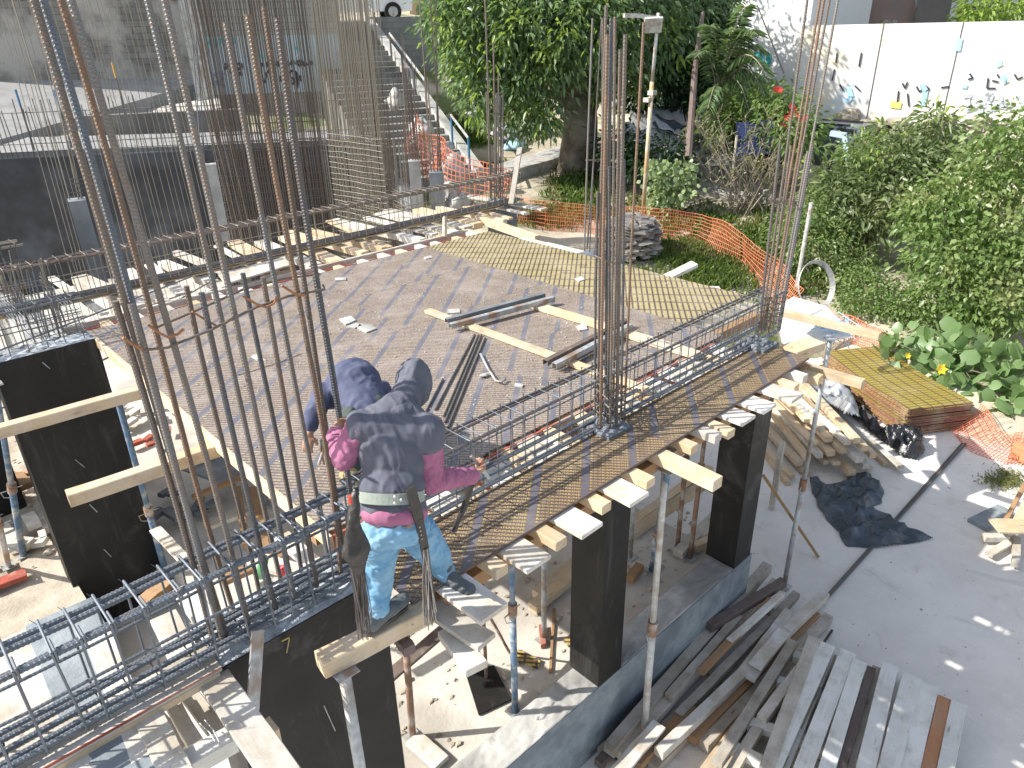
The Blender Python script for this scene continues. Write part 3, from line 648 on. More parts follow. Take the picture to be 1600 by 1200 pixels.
# ---- middle column bars
def cluster(label, bars, hoops, group='column starter bars', nm='column_bars'):
    f0 = bars[0]; b0 = at_y(f0[0][0], f0[0][1], f0[2])
    t = thing(nm, label, 'rebar', (b0.x, b0.y, 0), group)
    for (ft, tp, y, r, mt) in bars:
        p = at_y(ft[0], ft[1], y); q = at_y(tp[0], tp[1], y); m = p.lerp(q, .5) + V(RND.uniform(-.012,.012), RND.uniform(-.01,.01), 0)
        MB().ribbed([p, m, q], r, .022, .12, 7).build('vertical_bar', M[mt], t)
    for hp in hoops:
        MB().tube([at_y(a, b_, y) for a, b_, y in hp], .0055, 6).build('hoop', M['bar_rust'], t)
    return t
Y0, Y1 = 3.04, 3.24
cluster('bundle of tall rusty bars on the middle column', [
    ((934,652),(947,8),Y1,.0095,'bar_rust'), ((938,668),(949,54),Y0,.011,'bar_orange'), ((946,650),(955,28),Y1,.013,'bar_dark'), ((953,672),(961,26),Y0,.009,'bar_rust'),
    ((957,665),(969,77),Y1,.011,'bar_rust'), ((963,672),(977,54),Y0,.0125,'bar_rust'), ((975,655),(1006,35),Y1,.0095,'bar_orange'), ((941,655),(942,28),Y1+.02,.0075,'bar_rust'),
    ((949,660),(952,260),Y0+.04,.010,'bar_dark'), ((970,668),(975,250),Y0+.05,.010,'bar_dark'), ((930,645),(934,300),Y1+.02,.009,'bar_dark')],
    [[(930,400,Y1),(945,406,Y0),(961,412,Y0),(993,400,Y1),(930,400,Y1)]] + [[(930-k,640-12*k,Y1),(955-k,662-12*k,Y0),(984-k,652-12*k,Y1-.02),(930-k,640-12*k,Y1)] for k in range(5)])
Y0, Y1 = 3.03, 3.27
cluster('bundle of tall rusty bars on the right column', [
    ((1188,520),(1262,-4),Y0,.0105,'bar_rust'), ((1193,505),(1282,-4),Y1,.0115,'bar_orange'), ((1200,520),(1288,-4),Y0,.0115,'bar_orange'), ((1206,508),(1297,-4),Y1,.0105,'bar_rust'), ((1214,518),(1310,-4),Y0+.1,.0115,'bar_grey'),
    ((1186,515),(1219,224),Y0,.0125,'bar_dark'), ((1195,515),(1236,228),Y0+.05,.011,'bar_rust'), ((1203,508),(1248,240),Y1,.0105,'bar_rust'), ((1210,510),(1262,236),Y1,.0105,'bar_grey'), ((1218,515),(1271,225),Y0+.12,.0115,'bar_dark')],
    [[(1203,312,Y0),(1222,316,Y0),(1252,322,Y1),(1255,316,Y1),(1203,312,Y0)]] + [[(1184+k*2,505-10*k,Y0),(1208+k*2,514-10*k,Y0),(1220+k*2,505-10*k,Y1),(1184+k*2,505-10*k,Y0)] for k in range(5)])
cluster('three thin dark bars on the small column beyond the far edge', [((913,392),(926,28),6.42,.012,'bar_grey'), ((921,394),(940,28),6.45,.008,'bar_dark'), ((929,398),(941,232),6.4,.014,'bar_dark'), ((917,388),(929,232),6.55,.012,'bar_dark')],
    [[(915,250,6.45),(935,252,6.4),(938,249,6.55),(915,250,6.45)]])
# ---- back right corner column with its bars
bc = at_y(785, 318, 10.0)
rt = thing('column', 'dark concrete stub column at the far corner where the back cage ends', 'column', (bc.x, bc.y, -2.7))
MB().box((bc.x-.2,bc.y-.15,-2.7),(bc.x+.22,bc.y+.2,-.02)).build('shaft', M['concrete_dark'], rt); b = MB(); jitter_top(b, bc.x-.2,bc.y-.15,bc.x+.22,bc.y+.2,-.02,.05); b.build('rough_top', M['concrete_dark'], rt)
cluster('bundle of thin bars on the far corner column', [((768,312),(758,-4),10.0,.013,'bar_rust'), ((773,314),(771,68),10.0,.013,'bar_rust'), ((779,312),(779,115),10.1,.013,'bar_rust'), ((785,314),(786,143),10.0,.013,'bar_rust'),
    ((766,310),(760,143),9.9,.013,'bar_rust'), ((776,308),(776,145),9.9,.015,'bar_dark'), ((782,312),(782,150),9.9,.015,'bar_dark')],
    [[(762,178,9.9),(787,178,9.9),(788,176,10.1),(762,178,9.9)]] + [[(765,300-9*k,9.9),(788,303-9*k,9.9),(789,299-9*k,10.1),(765,300-9*k,9.9)] for k in range(5)])
scrap([(340,428),(440,402),(458,412),(352,443)], .03, .02, M['plank'], 'wide pale panel lying on the bearers beyond the far left of the deck', 'panel', 'panel')
tw = thing('wall_starter_bars', 'scattered very tall thin bars rising past the dark back wall', 'rebar', at_r(150,300,16), 'wall starter bars')
for i in range(34):
    x = 20 + i*9.5 + RND.uniform(-5,5); a = at_r(x+60, 330, 16.5); c = at_r(x-35+RND.uniform(-6,6), -20, 16.5+RND.uniform(-.3,.3)); a.z = -3.2; MB().tube([a, a.lerp(c,.5), c], .0065, 4).build('vertical_bar', M['bar_pale'], tw)
# small stub columns farther back, each with bars
def stub(px0, px1, pyt, pyb, r, depth, mat, lab, bars=(), barm='bar_rust', rr=.012):
    a = at_r(px0, pyt, r); c = at_r(px1, pyt, r); d = (c - a); d.z = 0; n = V(-d.y, d.x, 0).normalized() * depth
    if n.dot(V(CAM.x-a.x, CAM.y-a.y, 0)) > 0: n = -n
    bot = at_r((px0+px1)/2, pyb, r).z
    b = MB(); z = (a.z + c.z)/2; b.prism([(a.x,a.y),(c.x,c.y),(c.x+n.x,c.y+n.y),(a.x+n.x,a.y+n.y)] if d.cross(n).z > 0 else [(a.x,a.y),(a.x+n.x,a.y+n.y),(c.x+n.x,c.y+n.y),(c.x,c.y)], bot, z)
    o = b.build('column', mat); tag(o, lab, 'column')
    if bars:
        t = thing('column_bars', 'bars rising from the ' + lab, 'rebar', a, 'column starter bars')
        for (bx, tx, ty) in bars:
            p = at_r(bx, pyt+2, r+depth*.5); q = at_r(tx, ty, r+depth*.5); MB().tube([p, p.lerp(q,.5)+V(RND.uniform(-.02,.02),0,0), q], rr, 6).build('vertical_bar', M[barm], t)
        for k in range(5):
            p = [at_r(x, pyt-6-k*7, r+depth*w) for x, w in ((bars[0][0],.3),(bars[-1][0],.3),(bars[-1][0],.8),(bars[0][0],.3))]; MB().tube(p, .007, 5).build('hoop', M['bar_dark'], t)
    return o
stub(106,135,314,470, 12.4,.3, M['concrete_dark'], 'slender grey column before the dark back wall', [(110,18,-5),(124,52,-5),(129,58,-5)], 'bar_pale', .009)
stub(638,656,252,345, 14.6,.3, M['concrete'], 'grey stub column at the end of the meshed wall', [(640,628,100),(645,633,108),(650,637,100),(653,640,110)], 'bar_rust')
stub(670,693,270,340, 13.4,.3, M['concrete_dark'], 'grey stub column left of the far corner column', [(674,655,-5),(679,668,120),(684,680,-5),(688,682,150),(690,672,-5)], 'bar_rust')
stub(310,338,258,380, 13.0,.2, M['concrete'], 'thin pale formed column before the dark back wall', [(314,300,60),(320,306,50)], 'bar_blue', .01)
# ------------------------------------------------------------------ timber stacks, sheets, plastic
# stack of pale whitewashed planks at the lower right: the top faces, as corners in the photo (far end left, far end right, near end left, near end right)
ZS = YZ + .46
PT = [((1264,992),(1281,998),(1192,1180),(1215,1190),'grey_wood','pinkish stained plank with a red tip, leftmost of the pale plank stack'),
      ((1284,1002),(1304,1010),(1203,1166),(1232,1180),'paint_wood','speckled white plank, second in the pale plank stack'),
      ((1316,1010),(1335,1024),(1240,1190),(1268,1215),'paint_wood','white plank, third in the pale plank stack'),
      ((1334,1028),(1353,1036),(1278,1200),(1302,1215),'paint_wood','white plank, fourth in the pale plank stack'),
      ((1356,1040),(1368,1044),(1305,1205),(1318,1215),'dark_wood','thin dark weathered plank in the pale plank stack'),
      ((1381,1031),(1402,1045),(1335,1215),(1362,1225),'paint_wood','white plank right of the thin dark one'),
      ((1413,1048),(1438,1062),(1370,1215),(1398,1225),'paint_wood','blotched white plank in the middle of the pale plank stack'),
      ((1440,1062),(1465,1076),(1402,1215),(1428,1225),'paint_wood','white plank just left of the rust brown one'),
      ((1467,1086),(1485,1092),(1436,1215),(1456,1225),'rust_wood','rust brown plank near the right edge of the pale stack'),
      ((1488,1092),(1509,1102),(1460,1218),(1488,1226),'paint_wood','speckled white plank, rightmost of the pale stack')]
for i, (a, b_, c, d, mt, lab) in enumerate(PT):
    z = ZS - (.03 if mt in ('dark_wood',) else 0) + (.015 if i % 3 == 0 else 0)
    A = at_z(*a, z); B = at_z(*b_, z); C_ = at_z(*c, z); D = at_z(*d, z)
    p = (A+B)/2; q = (C_+D)/2; q = p + (q-p)*1.5; w = ((B-A) - (q-p).normalized()*((B-A).dot((q-p).normalized()))).length
    timber(p, q, max(w*1.14, .07), .07, M[mt], 'plank', lab, 'plank', 'pale planks stacked at the lower right', jit=.002)
# second layer and cross bearers
for i, (a, b_) in enumerate((((1240,1000),(1120,1190)),((1300,1012),(1222,1200)),((1372,1042),(1315,1230)),((1408,1050),(1350,1235)),((1300,1020),(1200,1230)))):
    timber(at_z(*a, ZS-.10), at_z(*b_, ZS-.10) , .10, .07, M['paint_wood' if i % 2 else 'grey_wood'], 'plank', 'plank in the lower layer of the pale stack, %s from the left' % ordn[i], 'plank', 'pale planks stacked at the lower right')
for i, (a, b_) in enumerate((((1170,1125),(1520,1235)),((1215,1060),(1500,1160)),((1240,1020),(1480,1100)),((1138,1160),(1300,1240)))):
    timber(at_z(*a, ZS-.18), at_z(*b_, ZS-.18), .10, .09, M['paint_wood'], 'bearer', 'cross bearer under the pale plank stack, %s from the far end' % ordn[i], 'timber')
    timber(at_z(*a, ZS-.28), at_z(*b_, ZS-.28), .12, .16, M['grey_wood'], 'bearer', 'lower cross bearer under the pale plank stack, %s from the far end' % ordn[i], 'timber')
# weathered lumber along the plinth
LU = [((952,1165),(1200,880),.12,.12,'grey_wood',.32),((968,1175),(1213,905),.10,.10,'grey_wood',.24),((1030,1172),(1290,925),.10,.1,'plank',.30),((1108,975),(1225,905),.10,.09,'dark_wood',.42),((1045,1085),(1155,960),.09,.08,'grey_wood',.34),
      ((1060,1115),(1245,925),.09,.09,'grey_wood',.22),((1080,1150),(1275,955),.11,.1,'brown_wood',.18),((1165,1055),(1240,955),.20,.04,'plank',.30),((1100,1160),(1295,960),.11,.1,'grey_wood',.14),((1020,1195),(1180,1035),.10,.1,'grey_wood',.12),
      ((1085,1230),(1245,1010),.12,.12,'pine',.2),((1120,1230),(1260,1015),.10,.10,'grey_wood',.16),((935,1190),(1115,995),.09,.08,'dark_wood',.12),((975,1195),(1150,1025),.09,.08,'grey_wood',.10),((1095,1048),(1205,935),.08,.05,'brown_wood',.38),((1140,1000),(1222,925),.07,.06,'plank',.4),
      ((1180,1040),(1225,985),.14,.03,'plank',.36),((995,1190),(1080,1100),.1,.09,'brown_wood',.2),((960,1210),(1030,1130),.14,.03,'plank',.35),((1190,1120),(1260,1030),.10,.09,'plank',.34),((1130,1225),(1215,1085),.10,.09,'grey_wood',.28)]
LN = ['near the plinth','beside the nearest one to the plinth','in the middle of the heap','with a dark worn top','short and broken','in the lower layer','brownish and thick','wide and whitened','reaching toward the pale planks','sticking out at the bottom edge','fresh cut and yellowish at the near end','next to the pale plank stack','thin and dark along the plinth','half buried by the others','thin lath on top','narrow and pale on top','wide offcut near the pale planks','short brown piece near the prop foot','pale board end by the prop foot','propping the pale stack','along the pale plank stack']
for i, (a, b_, w, h, mt, dz) in enumerate(LU):
    timber(at_z(*a, YZ+dz), at_z(*b_, YZ+dz), w, h, M[mt], 'timber', 'weathered timber of the heap outside the plinth, ' + LN[i], 'timber', 'weathered timber heap', jit=.003)
for i, (x, y) in enumerate(((952,1168),(1090,1010),(1190,930))):
    p = at_z(x, y, YZ+.06); timber(p + V(-.25,-.45,0), p + V(.15,.5,0), .1, .06, M['grey_wood'], 'bearer', 'bearer under the weathered heap, %s from the near end' % ordn[i], 'timber')
t_ = MB().tube([at_z(1205,1190,YZ+.3), at_z(1240,1100,YZ+.32), at_z(1250,1060,YZ+.35), at_z(1300,985,YZ+.03)], .014, 8).build('hose', M['black_form'], smooth=True); tag(t_, 'thin black hose between the weathered heap and the pale planks', 'hose')
# heap of new timber beyond the right column
ax = (at_z(1420,720,YZ) - at_z(1262,585,YZ)); ax.z = 0; ax.normalize()
NT_ = [(1408,727,.16,2.9),(1352,697,.62,2.6),(1318,700,.55,2.5),(1330,690,.5,2.2),(1282,708,.40,2.5),(1300,705,.46,2.6),(1263,712,.33,2.4),(1365,708,.42,2.2),(1355,725,.30,2.1),(1333,735,.22,2.2),(1308,722,.30,2.3),(1292,718,.22,2.3),(1345,715,.48,2.6),
       (1262,735,.12,2.3),(1238,742,.12,2.2),(1360,730,.12,2.2),(1325,690,.66,2.9),(1296,682,.62,2.7),(1275,690,.56,2.7),(1340,684,.72,2.7),(1310,672,.70,2.6),(1250,720,.24,2.4),(1385,722,.1,2.3),(1232,752,.08,2.0),(1285,665,.72,2.8),(1262,655,.70,2.8)]
for i, (x, y, dz, L) in enumerate(NT_):
    q = at_z(x, y, YZ+dz); a2 = (Matrix.Rotation(math.radians(RND.uniform(-5,5)), 3, 'Z') @ ax); p = q - a2*L
    timber(p, q, RND.choice((.10,.12,.09)), RND.choice((.09,.10,.06)), M['pine' if i % 4 else 'plank'], 'timber', 'new pine timber, %s, %s layer of its heap' % (['longest and lowest at the near right','with its end above the others','beside the topmost one','near the top middle','at the near left front','at the near front middle','at the left front corner','near the long lowest one','near the trailing plastic','low in the middle','low and left of middle','low at the left','high toward the plastic','thin and low at the left','lowest at the far left','low at the near right','second from the top','third from the top','fourth from the top','topmost','under the topmost','left and knee high','flat on the yard by the plastic','leftmost of all','high at the back','highest at the back left'][i], 'upper' if dz > .4 else 'lower'), 'timber', 'new pine timber heap')
# plywood stack
zt = YZ + .48
Ct = at_z(1432,654,zt); Dt = at_z(1520,631,zt); At = at_z(1345,527,zt)
ud = (Dt-At); ud.z = 0; L_ = 2.44; ud.normalize(); sd = V(-ud.y, ud.x, 0)
if (Ct-Dt).dot(sd) < 0: sd = -sd
st_m = [plywood('stack_print', math.degrees(math.atan2(ud.y, ud.x)), .1, base=(.29,.225,.05), base2=(.24,.18,.035), line=(.055,.038,.038), text=(.33,.26,.055), rowp=.21, linew=.10, period=.085, gap=.22, stripe=(.07,.045,.045), dust_amt=.15), M['red_panel']]
speckled('ply_edge', (.22,.085,.06), (.28,.14,.10), 14, .8, (.38,.27,.2), 4)
for i in range(24):
    z = zt - .021*(23-i); o = V(RND.uniform(-.03,.03), RND.uniform(-.03,.03), 0); sk = RND.uniform(-.012,.012)
    u2 = (ud + sd*sk).normalized(); s2 = V(-u2.y, u2.x, 0); s2 = s2 if s2.dot(sd) > 0 else -s2
    base_ = Dt + o; n = 8; b = MB(); sagf = .05*(i/23)
    top = []; bot = []
    for k in range(n+1):
        for m_ in range(2):
            f = k/n; p = base_ - u2*(L_*f) + s2*(1.22*m_); zz = z + sagf*(math.cos(math.pi*2*(f-.5))*-.5) + (.03*f if i > 16 else 0)
            top.append((p.x,p.y,zz)); bot.append((p.x,p.y,zz-.018))
    N = len(top); fs = []
    b.mi = 0; b.add(top, [(2*k,2*k+1,2*k+3,2*k+2) for k in range(n)] if (u2.cross(s2)).z < 0 else [(2*k,2*k+2,2*k+3,2*k+1) for k in range(n)])
    b.mi = 1; b.add(top+bot, [(2*k,2*k+2,N+2*k+2,N+2*k) for k in range(n)] + [(2*k+1,N+2*k+1,N+2*k+3,2*k+3) for k in range(n)] + [(0,N,N+1,1),(2*n,2*n+1,N+2*n+1,N+2*n)] + [(N+2*k,N+2*k+2,N+2*k+3,N+2*k+1) for k in range(n)])
    o_ = b.build('plywood_sheet', [st_m[0], MATS['ply_edge']]); tag(o_, 'yellow printed plywood sheet, top of the tilted stack' if i == 23 else 'red edged plywood sheet, %s from the bottom of the stack' % (ordn[i] if i < 24 else ''), 'plywood', 'plywood stack')
for k in range(3): timber(Dt - ud*(.3+.9*k) + V(0,0,-.5) , Dt - ud*(.3+.9*k) + sd*1.22 + V(0,0,-.5), .1, .02+.1*0, M['pine'], 'bearer', 'bearer under the plywood stack, %s from its near end' % ordn[k], 'timber')
# crumpled black plastic sheets
def plastic(name, lab, outline, zb, amp, seed, mat, n=46, fall=None):
    """outline: photo polygon; a crumpled film surface spanning it, lying on the ground at zb"""
    P = [at_z(x, y, zb) for x, y in outline]
    xs = [p.x for p in P]; ys = [p.y for p in P]; vs = []; idx = {}; fs = []
    def inside(x, y):
        c = False; m = len(P)
        for i in range(m):
            a = P[i]; q = P[i-1]
            if (a.y > y) != (q.y > y) and x < (q.x-a.x)*(y-a.y)/(q.y-a.y)+a.x: c = not c
        return c
    def edged(x, y):
        best = 9
        for i in range(len(P)):
            a = P[i-1]; q = P[i]; d = V(q.x-a.x, q.y-a.y, 0); t = max(0, min(1, ((x-a.x)*d.x+(y-a.y)*d.y)/max(1e-6, d.length_squared)))
            best = min(best, math.hypot(a.x+d.x*t-x, a.y+d.y*t-y))
        return best
    nx = n; ny = n; dx = (max(xs)-min(xs))/nx; dy = (max(ys)-min(ys))/ny
    for j in range(ny+1):
        for i in range(nx+1):
            x = min(xs)+dx*i; y = min(ys)+dy*j
            if inside(x, y):
                e = edged(x, y); v3 = Vector((x*2.4, y*2.4, seed)); rid = 1 - abs(noise.noise(v3))*2.6; rid2 = 1 - abs(noise.noise(v3*2.7))*2.4
                h = max(0, rid)*amp + max(0, rid2)*amp*.4 + .02
                zz = zb + min(1, e/.12+.1)*h + .005
                if fall: zz += fall(x, y)
                idx[(i,j)] = len(vs); vs.append((x + .03*noise.noise(v3*1.3), y + .03*noise.noise(v3*1.9), zz))
    for (i, j) in list(idx):
        if all(k in idx for k in ((i+1,j),(i,j+1),(i+1,j+1))): fs.append((idx[(i,j)], idx[(i+1,j)], idx[(i+1,j+1)], idx[(i,j+1)]))
    b = MB(); b.add(vs, fs); o = b.build(name, mat, smooth=True)
    so = o.modifiers.new('thickness', 'SOLIDIFY'); so.thickness = .003
    return tag(o, lab, 'plastic sheet')
def film(name, col, rough):
    t = NT(name); p = t.pos(); t.bump(t.noise(p, 14, 5, .6, .8), .6, .02); c = t.mix(t.ramp(t.noise(p, 2.5, 5), .5, .7), col, (col[0]*2.4+.03, col[1]*2.4+.03, col[2]*2.4+.03)); return t.fin(c, rough, 0, .6)
M['film_dusty'] = film('film_dusty', (.030,.043,.056), .30); M['film_gloss'] = film('film_gloss', (.012,.013,.015), .22); M['film_grey'] = film('film_grey', (.22,.23,.24), .3)
plastic('plastic_sheet', 'crumpled dusty blue black plastic sheet lying on the yard', [(1265,745),(1262,752),(1275,790),(1290,815),(1312,835),(1318,855),(1370,858),(1410,853),(1462,843),(1420,832),(1395,818),(1368,806),(1350,800),(1378,788),(1381,770),(1375,752),(1345,745),(1325,742),(1318,755),(1290,757)], YZ, .13, 2.3, M['film_dusty'], 130)
plastic('plastic_sheet', 'shiny black plastic sheet trailing beside the plywood stack', [(1325,610),(1345,640),(1370,668),(1400,680),(1442,682),(1446,705),(1435,720),(1405,716),(1375,690),(1350,668),(1330,650),(1312,640),(1300,615)], YZ+.02, .20, 5.1, M['film_gloss'], 90)
plastic('plastic_sheet', 'grey black plastic draped over the end of the timber heap', [(1262,590),(1275,545),(1300,525),(1318,530),(1345,600),(1348,640),(1322,640),(1300,612),(1275,600)], YZ+.72, .22, 8.4, M['film_grey'], 90, fall=lambda x, y: -.25*max(0, x-10.3))
# steel channels in the yard
for i, dx in enumerate((0, 6)):
    P = [at_z(1222+dx*.5,1010,YZ+.03), at_z(1398+dx,815,YZ+.03), at_z(1503+dx,693,YZ+.03)]
    tag(MB().beam(P[0], P[2], .022, .025).build('steel_tube', M['bar_dark']), ['long thin steel tube lying across the yard, left of two','long thin steel tube lying across the yard, right of two'][i], 'tube')
# ---- objects on the deck
Z0 = .004
timber(at_z(668,483,.045), at_z(872,556,.045), .09, .04, M['pine'], 'timber', 'pine timber lying across the deck, nearer of the two parallel ones', 'timber')
timber(at_z(872,556,.045), at_z(1010,606,.045), .09, .04, M['pine'], 'timber', 'pine timber running under the cage at the middle column', 'timber')
timber(at_z(822,470,.045), at_z(1090,552,.045), .14, .04, M['pine'], 'timber', 'wider pine timber lying on the deck, farther of the two parallel ones', 'timber')
def angle(p, q, z, lab, mat):
    a = at_z(*p, z); c = at_z(*q, z+.005); d = (c-a).normalized(); s = V(-d.y, d.x, 0)
    b = MB(); b.beam(a, c, .055, .004); b.beam(a + s*.027 + V(0,0,-.025), c + s*.027 + V(0,0,-.025), .004, .05); b.beam(a - s*.027 + V(0,0,-.025), c - s*.027 + V(0,0,-.025), .004, .05)
    return tag(b.build('steel_channel', mat), lab, 'steel channel')
angle((703,506),(865,463), .095, 'grey steel channel resting on the two pine timbers at their left', M['prop_grey'])
angle((697,498),(850,458), .095, 'darker steel channel beside the grey one', M['concrete_dark'])
angle((852,563),(980,498), .095, 'rusty brown steel channel on the timbers at their right', M['dark_wood'])
angle((866,568),(985,506), .095, 'whitish steel channel beside the rusty brown one', M['prop_grey'])
for i, (pts, mt) in enumerate(((((742,522),(680,640)),'bar_dark'), (((747,522),(692,650)),'bar_pale'), (((752,523),(695,660)),'bar_dark'), (((758,527),(700,668)),'bar_dark'), (((692,592),(664,645)),'bar_dark'))):
    tag(MB().tube([at_z(*p, .012) for p in pts], .009, 6).build('loose_bar', M[mt]), 'thin loose bar lying on the deck right of the hooded worker, %s from the left' % ordn[[1,2,3,4,0][i]], 'rebar', 'loose bars on the deck')
tag(MB().tube([at_z(751,553,.02), at_z(762,575,.02), at_z(775,595,.02), at_z(783,597,.03), at_z(790,592,.03)], .012, 8).build('bent_pin', M['prop_grey'], smooth=True), 'bent pale metal pin lying alone on the deck', 'metal pin')
tag(MB().lump(at_z(757,586,.02), .03, 8, 5, .3, 2, (1.6,1,.5)).build('glove', M['prop_white']), 'small white lump beside the bent metal pin', 'rag')
for i, (poly, lab) in enumerate((([(530,498),(548,493),(556,500),(540,507)],'leftmost of three grey offcuts on the deck'),([(540,510),(556,504),(566,508),(554,512)],'middle of three grey offcuts on the deck'),([(562,505),(580,508),(588,513),(572,519),(558,512)],'rightmost of three grey offcuts on the deck'),
    ([(662,402),(672,399),(676,402),(665,404)],'small orange tinted chip near the far edge of the deck'),([(524,434),(540,433),(541,437),(523,438)],'small white chip near the far left of the deck'),([(700,483),(718,482),(719,488),(699,489)],'white block beside the left end of the timber'),
    ([(898,435),(908,431),(914,436),(905,439)],'tiny white chip on the yellow sheet'),([(900,509),(915,505),(918,514),(905,516)],'cream rag between the two parallel timbers'),([(392,556),(400,561),(415,562),(400,553)],'small pale chip on the deck behind the thick bars'),([(805,598),(818,600),(816,604),(804,602)],'tiny white scrap near the cage'))):
    scrap(poly, .015, .013, M['prop_white' if i > 2 else 'concrete'], lab, 'offcut', 'offcut')
tag(MB().tube([at_z(*p, .006) for p in ((372,586),(400,578),(440,565),(470,553))], .003, 4).build('cable', M['black_form']), 'thin dark line lying on the deck behind the thick bars', 'wire')
# nails and crumbs scattered over the deck (uncountable)
b = MB()
for i in range(900):
    x = RND.uniform(1.7,7.3); y = RND.uniform(3.6,8.4); s = RND.uniform(.003,.010)
    b.lump((x,y,.003), s, 5, 3, .4, i*.37, (1.3,1,.5))
tag(b.build('crumbs', M['prop_white'], origin=(4.5,6,0)), 'fine pale cement crumbs scattered on the deck', 'debris', None, 'stuff')
b = MB()
for i in range(1500):
    if i % 3 == 0: x, y, z = RND.uniform(5,12.4), RND.uniform(-1.5,5), YZ
    elif i % 3 == 1: x, y, z = RND.uniform(1.8,7.0), RND.uniform(3.35,6), IZ
    else: x, y, z = RND.uniform(-2,1.6), RND.uniform(8.4,14), IZ+.02
    s = abs(RND.gauss(0,.018 if i % 3 else .005))+.0015; b.lump((x,y,z+s*.2), s, 5, 4, .5, i*.77, (1.3,1,.6))
tag(b.build('rubble', M['dirt'], origin=(5,3,YZ)), 'small stones and grit scattered on the ground', 'rubble', None, 'stuff')
# ---- lower left corner: boards under and in front of the near cage
tag(MB().box((-1.2,2.925,-.028),(.715,3.135,.0)).build('soffit_board', M['plank']), 'cement splashed board under the near cage with a dark red edge', 'board')
tag(MB().box((-1.2,2.921,-.012),(.715,2.9248,.002)).build('edge_strip', M['red_panel']), 'thin dark red edge strip under the near cage', 'board')
timber((-1.2,2.945,-.03), (.70,2.945,-.03), .045, .045, M['pine'], 'batten', 'pale batten under the dark red edge of the near cage', 'batten')
LF = [((92,955),(165,1120),.34,.03,'concrete_blue',-.07,'grey blue panel below the near cage'),((150,985),(230,1180),.13,.05,'plank',-.06,'pale plank below the near cage at the left'),((255,960),(300,1050),.14,.04,'plank',-.05,'pale plank below the near cage beside the thick bars'),
      ((0,1000),(60,1180),.26,.03,'plank',-.08,'wide pale board below the near cage at the left edge'),((285,915),(345,1000),.12,.05,'plank',-.12,'pale plank behind the foot of the thick bars'),
      ((222,1098),(280,1215),.125,.035,'plank',-.05,'whitened plank jutting below the red edge, left of the wire tied timber'),((325,1045),(445,1215),.15,.035,'plank',-.05,'broad whitened plank jutting below the red edge beside the black wall'),
      ((150,1135),(215,1230),.20,.03,'concrete_blue',-.06,'blue grey panel jutting below the red edge'),((100,1160),(150,1230),.10,.04,'plank',-.06,'narrow plank at the bottom edge of the photo'),((262,1085),(305,1160),.07,.06,'grey_wood',-.2,'short grey batten in the gap between the planks'),
      ((290,1075),(345,1150),.09,.03,'grey_wood',-.28,'second grey batten in the gap between the planks'),((245,1120),(290,1165),.08,.03,'grey_wood',-.35,'third grey batten low in the gap'),((225,935),(262,905),.10,.05,'brown_wood',-.3,'brown board end behind the near cage'),
      ((60,980),(82,962),.10,.05,'grey_wood',-.6,'grey board end behind the near cage at the left')]
for (a, c, w, h, mt, z, lab) in LF: timber(at_z(*a, z), at_z(*c, z), w, h, M[mt], 'board', lab, 'board', jit=.002)
timber(at_z(262,1200,-.10), at_z(362,1143,-.10), .10, .09, M['paint_wood'], 'timber', 'whitewashed timber tied with wire at the lower left', 'timber')
timber(at_z(395,1150,-.13), at_z(428,1128,-.13), .10, .09, M['pine'], 'timber', 'short octagonal timber end behind the leaning straight edge', 'timber')
tag(MB().tube([at_z(320,1125,-.03), at_z(333,1140,-.02), at_z(342,1158,-.02), at_z(343,1168,-.10)], .003, 5).tube([at_z(312,1130,-.03), at_z(328,1145,-.01), at_z(336,1158,-.02)], .003, 5).build('tie_wire', M['wire']), 'loop of pale wire on the whitewashed timber', 'wire')
# leaning aluminium straight edge
le = thing('straight_edge', 'blue grey metal straight edge leaning down in front of the black wall', 'tool', at_y(392,1168,2.72))
a_ = at_y(403,985,2.93); c_ = at_y(391,1166,2.74)
MB().beam(a_, c_, .062, .018, (0,-1,.3)).build('bar', M['prop_grey'], le)
tag(MB().tube([at_y(452,998,2.93), at_y(448,1020,2.92)], .004, 5).tube([at_y(440,1002,2.93), at_y(452,996,2.92)], .004, 5).build('tie_pin', M['prop_yellow']), 'small bent yellow wire on the black wall', 'wire')
tag(MB().tube([at_y(506,1102,2.935), at_y(524,1142,2.93)], .003, 4).build('tie_pin', M['wire']), 'thin bright wire stuck on the black wall below the worker', 'wire')
for i, (a, c) in enumerate((((66,566),(78,576)),((117,718),(132,730)),((140,788),(152,800)),((162,858),(174,870)))):
    tag(MB().tube([at_y(*a,8.11), at_y(*c,8.08)], .006, 4).build('tie_pin', M['wire']), 'short wire end on the tall black wall, %s from the top' % ordn[i], 'wire')
# bricks, blocks and boards left of the tall wall
def chunks(nm, lab, c, n, spread, size, mat, seed):
    t = thing(nm, lab, 'pile', c)
    rr = random.Random(seed)
    for i in range(n):
        s = size*rr.uniform(.6,1.2); p = Vector(c) + V(rr.uniform(-spread,spread), rr.uniform(-spread,spread), rr.uniform(0,size))
        a = rr.uniform(0,3.1); d = V(math.cos(a), math.sin(a), rr.uniform(-.1,.1)); MB().beam(p-d*s, p+d*s, s*.9, s*.5).build('piece', M[mat], t)
    return t
chunks('block_pile', 'pile of pale cut blocks beside the foot of the tall black wall', at_z(55,840,IZ+.05), 10, .28, .14, 'plank', 4)
chunks('block_pile', 'pile of brownish timber blocks at the left edge', at_z(12,770,IZ+.05), 8, .25, .15, 'brown_wood', 5)
chunks('rubble_pile', 'pile of broken boards and bricks right of the tall black wall', at_z(225,650,IZ+.1), 20, .7, .13, 'plank', 6)
chunks('rubble_pile', 'heap of black plastic and stones under the left side of the deck', at_z(262,800,IZ+.05), 14, .45, .12, 'concrete_dark', 8)
